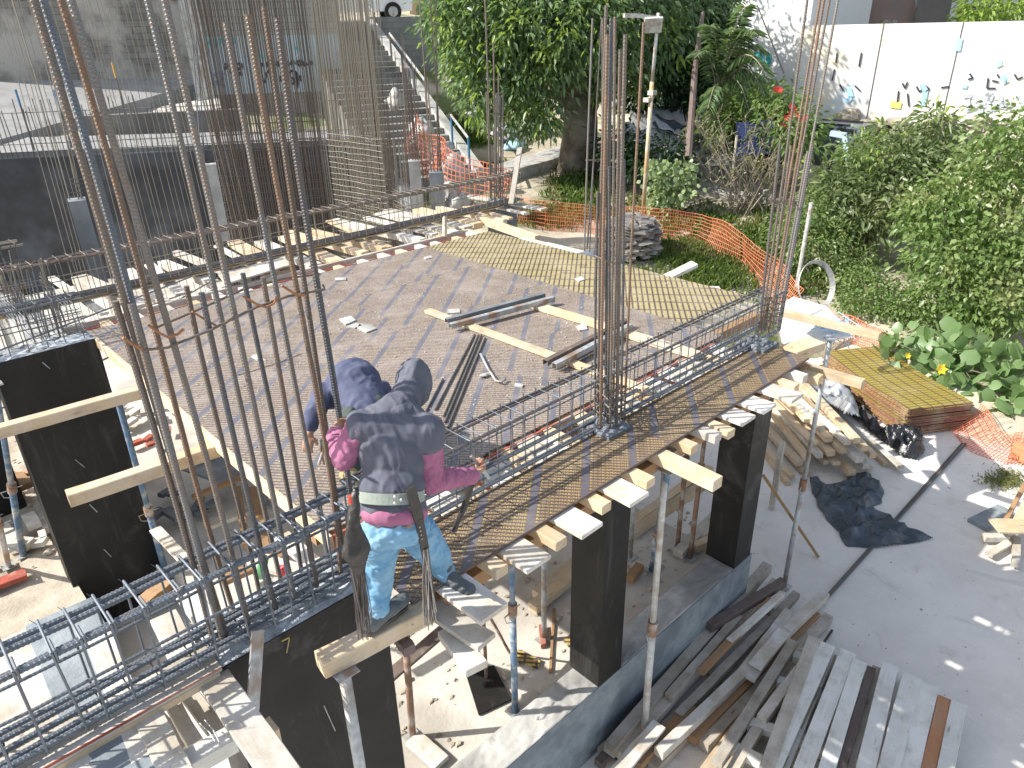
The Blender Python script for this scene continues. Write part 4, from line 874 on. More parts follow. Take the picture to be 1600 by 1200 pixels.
chunks('brick_pile', 'few orange bricks left under the deck', at_z(240,690,IZ+.05), 4, .3, .10, 'red_panel', 9)
timber(at_z(0,905,IZ+.1)+V(-.3,0,0), at_z(40,893,IZ+.1), .16, .06, M['red_panel'], 'board', 'red painted board lying at the left edge on the ledge', 'board')
timber(at_z(242,825,-1.9), at_z(300,885,-1.9), .12, .03, M['plank'], 'board', 'pale board leaning between the black wall prop and the thick bars', 'board')
timber(at_z(310,742,-2.3), at_z(380,700,-2.3), .9, .03, M['concrete_blue'], 'panel', 'grey blue panel lying under the left corner of the deck', 'panel')
for i, (a, c, z, w, mt) in enumerate((((300,775),(395,735),-2.2,.08,'brown_wood'),((320,820),(400,790),-2.2,.14,'grey_wood'),((345,905),(470,850),-1.4,.11,'brown_wood'),((395,870),(500,900),-1.2,.16,'plank'),((440,835),(520,905),-1.0,.14,'plank'),((370,760),(385,850),-2.0,.08,'brown_wood'),((395,760),(415,860),-2.0,.10,'brown_wood'))):
    timber(at_z(*a, z), at_z(*c, z), w, .05, M[mt], 'board', 'board in the clutter under the left corner of the deck, %s from the back' % ordn[i], 'board', 'boards under the left corner')
bt = thing('bottle', 'green bottle with a red and white wrapper below the thick bars', 'bottle', at_z(412,905,-1.2))
MB().tube([at_z(408,900,-1.2), at_z(412,872,-1.0)], .04, 10).build('body', speckled('green_glass', (.05,.25,.10), (.08,.3,.12), 5, .2), bt, smooth=True)
tag(MB().lump(at_z(442,892,-1.0), .05, 8, 6, .5, 3).build('wrapper', speckled('red_wrap', (.7,.05,.07), (.75,.6,.6), 16, .4, lo=.55, hi=.6)), 'crumpled red and white wrapper below the thick bars', 'wrapper')
# right edge: wooden bits in the yard
for i, (a, c, dz, w, h, mt, lab) in enumerate((((1528,818),(1575,795),.06,.28,.06,'concrete_blue','grey plank offcut lying in the yard near the right edge'),((1553,820),(1620,822),.34,.30,.03,'pine','pale square board on top of the wood heap at the right edge'),((1570,815),(1602,755),.30,.06,.05,'brown_wood','leaning brown stick at the right edge'),((1590,815),(1615,765),.28,.12,.05,'pine','leaning wide pine piece at the right edge'),
    ((1538,836),(1575,836),.14,.10,.08,'plank','short pale block beneath the wood heap at the right edge'),((1545,865),(1590,838),.10,.10,.04,'grey_wood','grey stick pointing to the camera at the right edge'),((1588,880),(1590,840),.12,.09,.07,'plank','upright pale block end at the right edge'),((1588,690),(1610,700),.3,.1,.3,'brown_wood','brown board standing behind the orange net at the right edge'))):
    timber(at_z(*a, YZ+dz), at_z(*c, YZ+dz), w, h, M[mt], 'offcut', lab, 'wood')
# ------------------------------------------------------------------ walls, street and stairs behind the site
def vwall(name, lab, pts, z0, z1, th, mat, cat='wall', side=1):
    """upright wall along ground points (x, y), z0..z1, thickness away from the camera"""
    b = MB(); pts = [Vector((p[0], p[1], 0)) for p in pts]
    for a, c in zip(pts[:-1], pts[1:]):
        d = (c-a).normalized(); n = V(-d.y, d.x, 0)
        if n.dot(V(CAM.x, CAM.y, 0) - a) > 0: n = -n
        poly = [a, c, c+n*th, a+n*th]
        if d.cross(n).z < 0: poly.reverse()
        b.prism([(p.x,p.y) for p in poly], z0, z1)
    o = b.build(name, mat); return tag(o, lab, cat) if lab else o
def masonry(name, c1, c2, mortar, sc=1.0, w=.42, h=.2, plaster=None, pl=(.45,.6), rough=.9, pscale=.5):
    t = NT(name); p = t.pos(); sx = t.n('ShaderNodeSeparateXYZ', {0: p}); along = t.math('ADD', t.math('MULTIPLY', sx.outputs[0], .74), t.math('MULTIPLY', sx.outputs[1], -.67))
    co = t.n('ShaderNodeCombineXYZ', {0: along, 1: sx.outputs[2]}).outputs[0]
    br = t.n('ShaderNodeTexBrick', {'Vector': co, 'Color1': (*c1,1), 'Color2': (*c2,1), 'Mortar': (*mortar,1), 'Scale': 1.0, 'Mortar Size': .012, 'Brick Width': w, 'Row Height': h})
    col = t.mix(t.math('MULTIPLY', t.ramp(t.noise(p, 3, 6, .7), .4, .7), .6), br.outputs[0], tuple(x*.55 for x in c1))
    if plaster: col = t.mix(t.ramp(t.noise(p, pscale, 6, .6), *pl), col, plaster)
    t.bump(t.noise(p, 12, 5), .5, .03); return t.fin(col, rough)
# dark coated retaining wall with its row of starter bars
wa = at_r(-60,243,22); wb = at_r(560,205,19.6); wz = .30
vwall('retaining_wall', 'long black coated retaining wall behind the site at the left', [(wa.x,wa.y),(wb.x,wb.y)], -4.5, wz, .35, M['black_wall'])
rb = thing('wall_starter_bars', 'long comb of thin dark bars standing on the black retaining wall', 'rebar', (wa.x,wa.y,wz), 'wall starter bars')
dd = (wb-wa); dd.z = 0; LW = dd.length; dd.normalize()
for i in range(78):
    p = wa + dd*(LW*(i+.5)/78); p.z = wz-.05; h = 1.15 + RND.uniform(-.15,.25); k = V(RND.uniform(-.08,.08), RND.uniform(-.08,.08), 0)
    MB().tube([p + V(0,.15,0), p + V(0,.15,h)+k], .011, 4).build('vertical_bar', M['bar_dark'], rb)
for z in (.12,.3,1.0): MB().tube([V(wa.x,wa.y+.13,wz+z), V(wb.x,wb.y+.13,wz+z+.05)], .009, 4).build('horizontal_bar', M['bar_dark'], rb)
for i, (x, nm, m_) in enumerate(((24,'blue tip','paint_blue'),(84,'blue green tip','paint_blue'),(175,'orange tip','paint_orange'))):
    a = at_r(x+ (30 if i<2 else 25), 235 if i<2 else 190, 21.9); c = at_r(x, 140 if i<2 else 98, 21.9)
    tt = thing('marked_bar', 'thick bar with a painted %s on the retaining wall' % nm, 'rebar', a); MB().tube([a, a.lerp(c,.75)], .022, 6).build('bar', M['bar_dark'], tt); MB().tube([a.lerp(c,.75), c], .026, 6).build('painted_tip', M[m_], tt)
b = MB(); n_ = V(-dd.y, dd.x, 0); n_ = n_ if n_.dot(wa-CAM) > 0 else -n_; q = [wa+n_*.3, wb+n_*.3, wb+n_*2.6, wa+n_*3.6]
b.prism([(p.x,p.y) for p in (q if (q[1]-q[0]).cross(q[2]-q[1]).z > 0 else q[::-1])], -1.5, wz+.10); structure(b.build('pavement', speckled('pavement_shade_tone', (.30,.30,.29), (.22,.22,.215), 2, .9)), 'grey concrete strip behind the black retaining wall')  # concrete colour darkened to stand in for shade on the street
# meshed wall cage: two faces meeting at a corner
def grid(label, A, B, z0, z1, nv, nh, zh1, rv=.007, rh=.006, layers=2, gap=.18, lean=0.0, mat='bar_pale', jag=.0):
    A = Vector(A); B = Vector(B); A.z = B.z = 0; d = (B-A).normalized(); n = V(-d.y, d.x, 0)
    if n.dot(V(CAM.x,CAM.y,0)-A) > 0: n = -n
    t = thing('wall_rebar_mesh', label, 'rebar mesh', (A.x, A.y, z0), 'wall rebar meshes')
    for L in range(layers):
        for i in range(nv):
            p = A.lerp(B, (i+.5*L)/max(1,nv-1)) + n*(gap*L); h = z1 - jag*RND.random()*(z1-z0)
            e = p + d*lean*(h-z0) + V(RND.uniform(-.03,.03), RND.uniform(-.03,.03), 0)
            MB().tube([(p.x,p.y,z0), ((p.x+e.x)/2,(p.y+e.y)/2,(z0+h)/2), (e.x,e.y,h)], rv, 4).build('vertical_bar', M[mat], t)
        if nh:
            b = MB()
            for i in range(nh):
                z = z0 + (zh1-z0)*i/nh; o = n*(gap*L - .012); pts = []
                for k in range(7): q = A.lerp(B, k/6) + o; pts.append((q.x, q.y, z + RND.uniform(-.012,.012)))
                b.tube(pts, rh, 4)
            ob = b.build('horizontal_bars', M[mat], t)
    return t
gA = at_r(345,300,17.5); gC = at_r(512,300,17.2); gB = at_r(606,330,15.6)
grid('tall pale rebar mesh standing before the brick wall, left face', gA, gC, -3.0, 4.9, 48, 24, 1.3, layers=2, gap=.2, rv=.011, mat='bar_rust')
grid('tall pale rebar mesh with dense crossbars, receding right face', gC, gB, -3.0, 4.8, 36, 34, 1.0, layers=2, gap=.2, jag=.08, rv=.011)
gD = at_r(548,235,17.0); gE = at_r(662,285,14.6)
grid('row of rusty bars in front of the concrete stairs', gD, gE, -3.0, 2.9, 34, 12, .1, layers=2, gap=.15, mat='bar_rust', jag=.28, rv=.008)
# concrete wall pieces right of the mesh
def face(px0, r0, px1, r1, zt0, zt1, zb, th, mat, lab):
    a = at_r(px0, 300, r0); c = at_r(px1, 300, r1); d = V(c.x-a.x, c.y-a.y, 0).normalized(); n = V(-d.y, d.x, 0)
    if n.dot(V(CAM.x-a.x, CAM.y-a.y, 0)) > 0: n = -n
    b = MB(); q = [(a.x,a.y),(c.x,c.y),(c.x+n.x*th,c.y+n.y*th),(a.x+n.x*th,a.y+n.y*th)]; zt = [zt0, zt1, zt1, zt0]
    b.add([(x,y,zb) for x,y in q]+[(q[i][0],q[i][1],zt[i]) for i in range(4)], [(3,2,1,0),(4,5,6,7),(0,1,5,4),(1,2,6,5),(2,3,7,6),(3,0,4,7)])
    return tag(b.build('concrete_wall', mat), lab, 'wall')
face(556,17.6,574,17.2,.28,.26,-4,.3,M['black_wall'],'narrow black coated wall end right of the rebar mesh')
face(574,17.2,604,16.4,.30,.05,-4,.3,M['concrete'],'pale streaked concrete wall piece right of the rebar mesh')
face(604,16.3,640,14.9,.02,-.12,-4,.25,M['concrete_dark'],'grey concrete wall covered with mesh before the stairs')
grid('fine dense mesh fixed on the grey concrete wall', at_r(602,300,16.2), at_r(637,300,14.8), -3.0, .9, 16, 26, 0, layers=1, mat='bar_pale')
for i, (x, y) in enumerate(((225,325),(296,338),(352,345))):
    p = at_r(x, y, 21.2 - i*.35); tt = thing('tool_bag', 'dark bag with green trim hanging on the black back wall, %s' % ['leftmost','middle','rightmost'][i], 'bag', p); MB().lump(p, .22, 10, 8, .4, i*4.1, (.8,.5,1.5)).build('bag_body', M['black_form'], tt, smooth=True); MB().tube([p+V(-.12,-.12,.1), p+V(.0,-.16,.22), p+V(.14,-.1,.12)], .03, 6).build('strap', speckled('green_strap', (.03,.35,.14), (.03,.3,.12), 5), tt)
# stairs
SB = at_z(674,286,-.95); ST = at_r(514,44,31); ST.z = 3.25
sd_ = V(ST.x-SB.x, ST.y-SB.y, 0); LS = sd_.length; sd_.normalize(); sn = V(-sd_.y, sd_.x, 0); ns = 26; hw = 1.35
st = thing('stairs', 'long grey concrete stairs climbing to the street', 'stairs', SB)
M['stair'] = speckled('stair', (.30,.30,.285), (.21,.21,.20), 5, .9, (.15,.15,.14), 1.3, .4)
b = MB()
for i in range(ns):
    a = SB + sd_*(LS*i/ns); c = SB + sd_*(LS*(i+1)/ns + .02); z = -.95 + (ST.z+.95)*(i+1)/ns
    w = hw
    b.prism([(a.x-sn.x*w,a.y-sn.y*w),(c.x-sn.x*w,c.y-sn.y*w),(c.x+sn.x*w,c.y+sn.y*w),(a.x+sn.x*w,a.y+sn.y*w)], -2.2, z)
b.build('steps', M['stair'], st)
b = MB(); a = SB - sn*(hw+.15); c = ST - sn*(hw+.15)
b.beam(a+V(0,0,-.2), c+V(0,0,-.2), .28, .8); b.build('side_kerb', M['concrete'], st)
rl = thing('handrail', 'blue grey metal handrail along the concrete stairs', 'handrail', SB - sn*hw)
def sp(f, off, h): p = SB + sd_*(LS*f) - sn*off; return V(p.x, p.y, -.95 + (ST.z+.95)*f + h)
for f in (.02,.14,.34,.44,.55,.66,.82,.92,.98): MB().tube([sp(f,hw-.1,-.1), sp(f,hw-.1,1.0)], .035, 6).build('post', M['paint_blue'] if f < .2 else M['bar_dark'], rl)
for f0, f1 in ((.02,.14),(.34,.66),(.82,.98)):
    MB().tube([sp(f0,hw-.1,1.0), sp(f1,hw-.1,1.0)], .04, 6).build('rail', M['prop_grey'], rl)
# street, kerb, parked car at its top
A1 = at_r(470,40,31.5); B1 = at_r(760,50,32.5)
M['asphalt'] = speckled('street_concrete', (.55,.53,.49), (.46,.44,.41), 3, .9)
b = MB(); z = ST.z + .02; f2 = [at_r(440,40,31.3), at_r(800,52,31.8), at_r(900,40,62), at_r(380,40,62)]
b.prism([(p.x,p.y) for p in f2], z-1.2, z); structure(b.build('street', M['asphalt']), 'sunlit pale street running across above the stairs')
vwall('retaining_wall', 'grey block wall holding the street right of the stairs', [(at_r(572,40,31.0).x, at_r(572,40,31.0).y), (at_r(790,50,31.6).x, at_r(790,50,31.6).y)], -1.5, z+.12, .3, masonry('street_block', (.30,.31,.30), (.24,.25,.25), (.2,.2,.2)))
def car(c, yaw, scale, body, label, name='parked_car', boxy=False):
    t = thing(name, label, 'car', c); R = Matrix.Rotation(yaw, 3, 'Z')
    def P(x, y, z): v = R @ Vector((x, y, z)) * scale; return v + Vector(c)
    prof = [(-2.1,.35),(-2.15,.8),(-1.9,1.0),(-1.5,1.05),(-1.15,1.55),(.55,1.58),(1.15,1.08),(2.0,.95),(2.15,.7),(2.1,.35)] if not boxy else [(-2.2,.35),(-2.25,1.05),(-2.1,1.15),(-1.85,1.72),(.6,1.74),(1.25,1.12),(2.1,1.02),(2.25,.75),(2.2,.35)]
    W_ = .85; b = MB(); n = len(prof)
    L = [P(x, -W_*(.86 if z > 1.2 else 1), z) for x, z in prof]; Rr = [P(x, W_*(.86 if z > 1.2 else 1), z) for x, z in prof]
    b.add(L+Rr, [tuple(range(n)), tuple(reversed(range(n,2*n)))] + [(i, n+i, n+(i+1)%n, (i+1)%n) for i in range(n)]); bo = b.build('body', body, t)
    gl = M['glass_dark']
    top = 1.66 if boxy else 1.5; lo_ = 1.16 if boxy else 1.08; xa, xb = (-1.85,.55) if boxy else (-1.1,.5)
    for s in (-1, 1):
        m_ = 3 if boxy else 2
        for k in range(m_):
            x0 = xa + (xb-xa)*k/m_ + .06; x1 = xa + (xb-xa)*(k+1)/m_ - .05
            b = MB(); q = [P(x0,s*(W_*.985+.003),lo_), P(x1+(.25 if k==m_-1 else 0),s*(W_*.985+.003),lo_), P(x1,s*(W_*.875+.004),top), P(x0,s*(W_*.875+.004),top)]
            o_ = [v + (R @ Vector((0,s*-.02,0))) for v in q]; b.add(q+o_, [(0,1,2,3),(7,6,5,4),(0,4,5,1),(1,5,6,2),(2,6,7,3),(3,7,4,0)]); b.build('side_window', gl, t)
    b = MB(); xs = (.62,1.16,1.70,1.14) if boxy else (.60,1.12,1.54,1.12)
    b.add([P(xs[0],-.68,xs[2]),P(xs[0],.68,xs[2]),P(xs[1]+.02,.74,xs[3]),P(xs[1]+.02,-.74,xs[3]),P(xs[0]-.03,-.68,xs[2]-.03),P(xs[0]-.03,.68,xs[2]-.03),P(xs[1]-.03,.74,xs[3]-.03),P(xs[1]-.03,-.74,xs[3]-.03)],[(0,1,2,3),(7,6,5,4),(0,4,5,1),(1,5,6,2),(2,6,7,3),(3,7,4,0)]); b.build('windscreen', gl, t)
    xr = (-1.88,-2.12,1.68,1.2) if boxy else (-1.2,-1.5,1.5,1.1)
    b = MB(); b.add([P(xr[0]-.02,-.66,xr[2]),P(xr[0]-.02,.66,xr[2]),P(xr[1]-.02,.72,xr[3]),P(xr[1]-.02,-.72,xr[3]),P(xr[0]+.02,-.66,xr[2]),P(xr[0]+.02,.66,xr[2]),P(xr[1]+.02,.72,xr[3]),P(xr[1]+.02,-.72,xr[3])],[(3,2,1,0),(4,5,6,7),(0,1,5,4),(1,2,6,5),(2,3,7,6),(3,0,4,7)]); b.build('rear_window', gl, t)
    for x in (-1.35, 1.35):
        for s in (-1, 1):
            w = MB().tube([P(x,s*.68,.33),P(x,s*.90,.33)], .33*scale, 18).build('wheel', M['black_form'], t); r_ = MB().tube([P(x,s*.89,.33),P(x,s*.91,.33)], .19*scale, 12).build('rim', M['prop_grey'], None)
            r_.parent = w; r_.location = r_.location - (w.location + t.location)
    for s in (-1, 1):
        MB().lump(P(2.1,s*.6,.72), .12*scale, 8, 6, 0, 1).build('headlight', M['prop_white'], t); MB().lump(P(-2.13,s*.65,.85), .10*scale, 8, 6, 0, 1).build('tail_light', M['red_panel'], t)
    for s in (-1, 1): MB().beam(P(-1.5,s*.62,1.76 if boxy else 1.61), P(.4,s*.62,1.76 if boxy else 1.61), .04, .05).build('roof_rail', M['black_form'], t)
    return t
speckled('glass_dark', (.012,.016,.018), (.02,.025,.028), 3, .08); M['glass_dark'] = MATS['glass_dark']
speckled('car_white', (.75,.76,.76), (.70,.70,.70), 3, .25); speckled('car_blue', (.40,.50,.56), (.34,.43,.50), 3, .3); speckled('car_slate', (.07,.09,.12), (.1,.12,.15), 3, .3)
c0 = at_r(556,14,33.0); c0.z = z; yaw_ = math.atan2((B1-A1).y, (B1-A1).x); car(c0, yaw_, 1.0, MATS['car_white'], 'white car parked on the street above the stairs')
# old walls at the upper left
w1a = at_r(-120,60,31); w1b = at_r(335,60,31)
M['old_block'] = masonry('old_block', (.34,.32,.28), (.25,.235,.205), (.15,.14,.125), w=.40, h=.2, plaster=(.50,.47,.42), pl=(.45,.56), pscale=.6)
vwall('old_wall', 'old stained block and plaster wall at the upper left', [(w1a.x,w1a.y),(w1b.x,w1b.y)], -2, 9, .3, M['old_block'])
w2a = at_r(318,60,27.5); w2b = at_r(530,60,27.0)
M['brick_pale'] = masonry('pale_block', (.42,.41,.37), (.36,.35,.31), (.25,.24,.22), w=.40, h=.20)
vwall('block_wall', 'pale grey block wall above the light blue painted band', [(w2a.x,w2a.y),(w2b.x,w2b.y)], at_r(400,56,27.3).z, 8.5, .3, M['brick_pale'])
M['blue_wash'] = speckled('blue_wash', (.46,.55,.60), (.40,.50,.55), 2.5, .85, (.36,.38,.38), .7, .2)
pwt = thing('painted_wall', 'light blue painted wall band covered with graffiti at the upper left', 'wall', (w2a.x,w2a.y,at_r(400,146,27.3).z))
o = vwall('wall_face', None, [(w2a.x+.03,w2a.y-.03),(w2b.x+.03,w2b.y-.03)], at_r(400,146,27.3).z, at_r(400,56,27.3).z, .36, M['blue_wash']); o.parent = pwt; o.location = o.location - pwt.location
vwall('stained_wall', 'dark stained base of the light blue graffiti wall', [(w2a.x+.02,w2a.y-.02),(w2b.x+.02,w2b.y-.02)], -3.2, at_r(400,146,27.3).z, .3, speckled('stained_base', (.27,.24,.20), (.16,.14,.115), 1.4, .9, (.35,.33,.30), .8, .4))
pa = at_r(290,0,26.6); pb = at_r(331,190,26.6)
vwall('wall_pier', 'narrow sunlit white pier at the end of the light blue wall', [(w2a.x-.55,w2a.y+.1),(w2a.x-.02,w2a.y-.12)], -1, 8.8, .5, M['prop_white'])
b = MB(); r0 = [at_r(140,212,26.5), at_r(345,168,26.0), at_r(345,150,27.4), at_r(120,190,28.5)]
b.add([(p.x,p.y,p.z) for p in r0] + [(p.x,p.y,p.z-.25) for p in r0], [(0,1,2,3),(7,6,5,4),(0,4,5,1),(1,5,6,2),(2,6,7,3),(3,7,4,0)]); structure(b.build('pavement', M['prop_white']), 'sunlit sloping concrete pavement below the old wall')
b = MB(); r0 = [at_r(-60,235,24.5), at_r(150,212,26.4), at_r(345,120,30.0), at_r(-120,130,30.5)]
b.add([(p.x,p.y,p.z) for p in r0] + [(p.x,p.y,p.z-.4) for p in r0], [(0,1,2,3),(7,6,5,4),(0,4,5,1),(1,5,6,2),(2,6,7,3),(3,7,4,0)]); structure(b.build('road', MATS['pavement_shade_tone']), 'shaded concrete road sloping up behind the starter bars')  # same darkened concrete, the road's shade is put into its colour
vwall('rough_bank', 'dark rough wall below the sunlit pavement', [(at_r(135,240,24.6).x,at_r(135,240,24.6).y),(at_r(395,240,24.0).x,at_r(395,240,24.0).y)], -3.5, at_r(300,172,24.5).z, .3, speckled('dark_bank', (.14,.13,.12), (.22,.21,.19), 1.5, .95))
# paint strokes on walls: thick round strokes that sit on the surface
def strokes(lab, A, B, lines, mat, r=.03, parent=None, off=.03):
    """A, B: two plan points of the wall line; lines: photo polylines"""
    A = Vector((A[0],A[1],0)); B = Vector((B[0],B[1],0)); d = (B-A).normalized(); n = V(-d.y, d.x, 0)
    if n.dot(V(CAM.x,CAM.y,0)-A) < 0: n = -n
    A2 = A + n*off; b = MB()
    for ln in lines:
        P = []
        for x, y in ln:
            br = bearing(x, y); k = (A2-CAM).dot(n) / br.dot(n); P.append(CAM + br*k)
        for p, q in zip(P[:-1], P[1:]): b.beam(p, q, r*2, .01, n)
    o = b.build('graffiti', mat, parent); o['label'] = lab; return o
speckled('spray_black', (.03,.03,.05), (.05,.05,.08), 5, .8); speckled('spray_teal', (.05,.42,.40), (.08,.46,.44), 5, .8); speckled('spray_blue', (.12,.20,.45), (.2,.3,.5), 5, .8); speckled('spray_grey', (.40,.42,.46), (.48,.5,.53), 5, .8); speckled('spray_yellow', (.75,.62,.15), (.7,.6,.2), 5, .8); speckled('spray_lblue', (.35,.58,.75), (.4,.62,.76), 4, .8); speckled('spray_white', (.75,.75,.75), (.7,.7,.7), 4, .8)
wl = ((w2a.x,w2a.y),(w2b.x,w2b.y))
strokes('black scribbled lettering on the light blue wall', *wl, [[(352,98),(356,104),(350,108)],[(372,101),(376,99),(378,106),(372,108)],[(409,98),(411,104)],[(416,98),(421,100),(416,104)],[(433,96),(433,103),(437,101),(434,97)],[(448,95),(446,101),(451,102)],[(455,94),(459,98),(453,100)],[(465,94),(463,101)],[(468,93),(472,99),(466,103)],[(476,96),(475,103),(480,99)],[(485,95),(488,101)],[(375,112),(377,118)],[(362,108),(361,114),(366,113)]], MATS['spray_black'], .045, pwt)
strokes('outlined round letters low on the light blue wall', *wl, [[(414,130),(416,114),(422,110),(428,114),(427,130),(430,140)],[(437,128),(441,112),(439,108)],[(452,132),(450,116),(456,110),(463,113),(465,130),(464,138)],[(457,120),(460,128),(457,132)],[(470,118),(467,122),(471,126)]], MATS['spray_black'], .035, pwt)
strokes('teal and blue scrawl high on the light blue wall', *wl, [[(323,70),(328,64),(332,72)],[(334,60),(338,66),(336,76)],[(342,60),(352,64)],[(345,66),(356,60)],[(362,58),(366,68)],[(411,62),(419,70)],[(412,92),(406,86)],[(461,74),(465,78)]], MATS['spray_teal'], .03, pwt)
strokes('violet blue scribble at the left end of the light blue wall', *wl, [[(329,112),(336,118),(344,113),(350,116)],[(327,124),(338,128),(350,122)],[(330,135),(342,130),(352,135)],[(334,116),(334,134)],[(346,116),(344,134)]], MATS['spray_blue'], .03, pwt)
# ---- right side: white house, long white wall, stone footing, houses beyond
hb0 = at_r(1142,100,27.5); hb1 = at_r(1262,60,26.2)
M['white_render'] = speckled('white_render', (.72,.72,.71), (.68,.69,.69), .8, .85, (.70,.73,.76), .5, .1)
hw_ = thing('white_house', 'tall blank white rendered house wall beside the tree', 'house', (hb0.x,hb0.y,-.2))
vwall('wall', None, [(hb0.x-2.0,hb0.y+2.6),(hb0.x,hb0.y),(hb1.x,hb1.y)], -1.6, 11, 4.0, M['white_render']).parent = None
o = bpy.data.objects['wall']; o.parent = hw_; o.location = o.location - hw_.location
MB().tube([at_r(1183,8,26.3), at_r(1225,115,26.0)], .02, 5).build('cable', M['bar_pale'], hw_)
ww0 = at_r(1236,158,26.0); ww1 = at_r(1760,205,25.2); wtop = 2.79
M['wall_paint'] = None
def mk_wp():
    t = NT('wall_paint'); p = t.pos(); c = (.72,.71,.68)
    sx = t.n('ShaderNodeSeparateXYZ', {0: p}); low = t.ramp(sx.outputs[2], 1.3, .2)
    c2 = t.mix(t.math('MULTIPLY', t.ramp(t.noise(p, .8, 5, .6), .52, .64), .8), c, (.80,.72,.52))
    c2 = t.mix(t.math('MULTIPLY', t.ramp(t.noise(t.scale(p,(1,1,.4)), 1.0, 5, .6, .6), .58, .7), .6), c2, (.55,.70,.80))
    m_ = t.math('MULTIPLY', low, t.ramp(t.noise(p, 2.4, 6, .75), .5, .62)); c2 = t.mix(m_, c2, (.60,.61,.60))
    return t.fin(c2, .85)
M['wall_paint'] = mk_wp()
gw = thing('boundary_wall', 'long white painted boundary wall with graffiti at the upper right', 'wall', (ww0.x,ww0.y,0))
o = vwall('wall_face', None, [(ww0.x,ww0.y),(ww1.x,ww1.y)], -.9, wtop, .25, M['wall_paint']); o.parent = gw; o.location = o.location - gw.location
dl = (ww1-ww0); dl.z = 0; dl.normalize(); nn = V(-dl.y, dl.x, 0); nn = nn if nn.dot(CAM-ww0) > 0 else -nn
for i, fx in enumerate((1377,1500)):
    br = bearing(fx, 60); k = (ww0-CAM).dot(nn)/br.dot(nn); p = CAM + br*k + nn*.004; MB().beam((p.x,p.y,-.5),(p.x,p.y,wtop), .03, .012, nn).build('joint', M['bar_dark'], gw)
wr = ((ww0.x,ww0.y),(ww1.x,ww1.y))
strokes('big pale grey letters on the white boundary wall', *wr, [[(1513,175),(1512,155)],[(1506,150),(1520,150),(1529,160),(1524,168),(1513,172)],[(1532,178),(1533,164),(1541,165)],[(1546,176),(1543,156),(1541,146),(1550,148),(1546,158)],[(1550,172),(1560,165),(1574,168),(1584,160)],[(1562,150),(1566,162),(1575,156)],[(1590,150),(1600,165)]], MATS['spray_grey'], .06, gw)
strokes('small dark tags in a row on the white boundary wall', *wr, [[(1410,130),(1414,138),(1418,128)],[(1432,135),(1436,143),(1442,140),(1438,134)],[(1446,134),(1452,139),(1446,144)],[(1470,137),(1483,135)],[(1515,115),(1520,122),(1512,124)],[(1544,122),(1542,138),(1556,138)],[(1550,126),(1560,128)],[(1558,116),(1562,122)],[(1572,122),(1572,130)],[(1585,116),(1590,124),(1598,120)],[(1308,82),(1306,98)],[(1346,82),(1342,104)],[(1304,108),(1300,126)],[(1312,132),(1318,142)],[(1336,134),(1344,142)],[(1404,142),(1402,160)],[(1418,146),(1420,166)]], MATS['spray_black'], .022, gw)
strokes('light blue paint strokes on the white boundary wall', *wr, [[(1326,138),(1330,152),(1322,160)],[(1440,132),(1446,142),(1442,165)],[(1500,60),(1496,80)],[(1560,96),(1562,104)],[(1566,118),(1572,130)],[(1508,132),(1506,138)]], MATS['spray_lblue'], .07, gw)
strokes('yellow paint patch on the white boundary wall', *wr, [[(1392,163),(1408,165)]], MATS['spray_yellow'], .09, gw)
strokes('teal graffiti letters on the white house wall', (hb0.x,hb0.y), (hb1.x,hb1.y), [[(1168,84),(1172,92),(1180,84),(1182,82),(1186,94),(1190,80),(1191,84),(1192,100)],[(1191,84),(1196,80)],[(1194,80),(1204,92),(1196,92)],[(1196,98),(1202,100),(1203,86)]], MATS['spray_teal'], .05, hw_)
# stone footing under the wall
sf = thing('stone_footing', 'rough dry stone footing under the white boundary wall', 'wall', (ww0.x,ww0.y,-1.6))
M['stone'] = speckled('stone', (.36,.31,.25), (.24,.21,.17), 3, .95, (.45,.40,.33), 1.3, .8)
for i in range(96):
    f = RND.random(); x = -.6 + f*12.5; z_ = at_r(1240+f*300, 165, 25.9).z - .25 - RND.random()*1.5
    p = ww0 + dl*x + nn*(.15+RND.uniform(0,.35)); p.z = z_
    MB().lump(p, RND.uniform(.16,.36), 8, 6, .5, i*.9, (1.3,1.0,.7)).build('stone', M['stone'], sf)
def house(name, lab, px0, px1, r0, r1, ztop, mat, zb=-.5, wins=(), depth=6):
    a = at_r(px0, 20, r0); c = at_r(px1, 20, r1); t = thing(name, lab, 'house', (a.x,a.y,zb))
    o = vwall('wall', None, [(a.x,a.y),(c.x,c.y)], zb, ztop, depth, mat); o.parent = t; o.location = o.location - t.location
    d = (c-a); d.z = 0; d.normalize(); n = V(-d.y, d.x, 0); n = n if n.dot(CAM-a) > 0 else -n
    for (x0, y0, x1, y1, mt) in wins:
        q = []
        for x, y in ((x0,y1),(x1,y1),(x1,y0),(x0,y0)):
            br = bearing(x, y); k = (Vector((a.x,a.y,0))+n*.03-CAM).dot(n)/br.dot(n); q.append(CAM+br*k)
        q2 = [v - n*.12 for v in q]; b = MB(); b.add(q+q2, [(0,1,2,3),(7,6,5,4),(0,4,5,1),(1,5,6,2),(2,6,7,3),(3,7,4,0)]); b.build('window', mt, t)
    b = MB(); b.beam((a.x,a.y,ztop+.1),(c.x,c.y,ztop+.1), depth*0+.5, .2); b.build('parapet', M['concrete'], t)
    return t
speckled('pink_render', (.42,.30,.26), (.36,.25,.22), 1.2, .9, (.30,.27,.25), .8); speckled('taupe_render', (.26,.235,.215), (.21,.19,.175), 1.2, .9); speckled('bluegrey_render', (.24,.27,.29), (.18,.205,.22), 1.0, .9, (.33,.33,.32), .7)
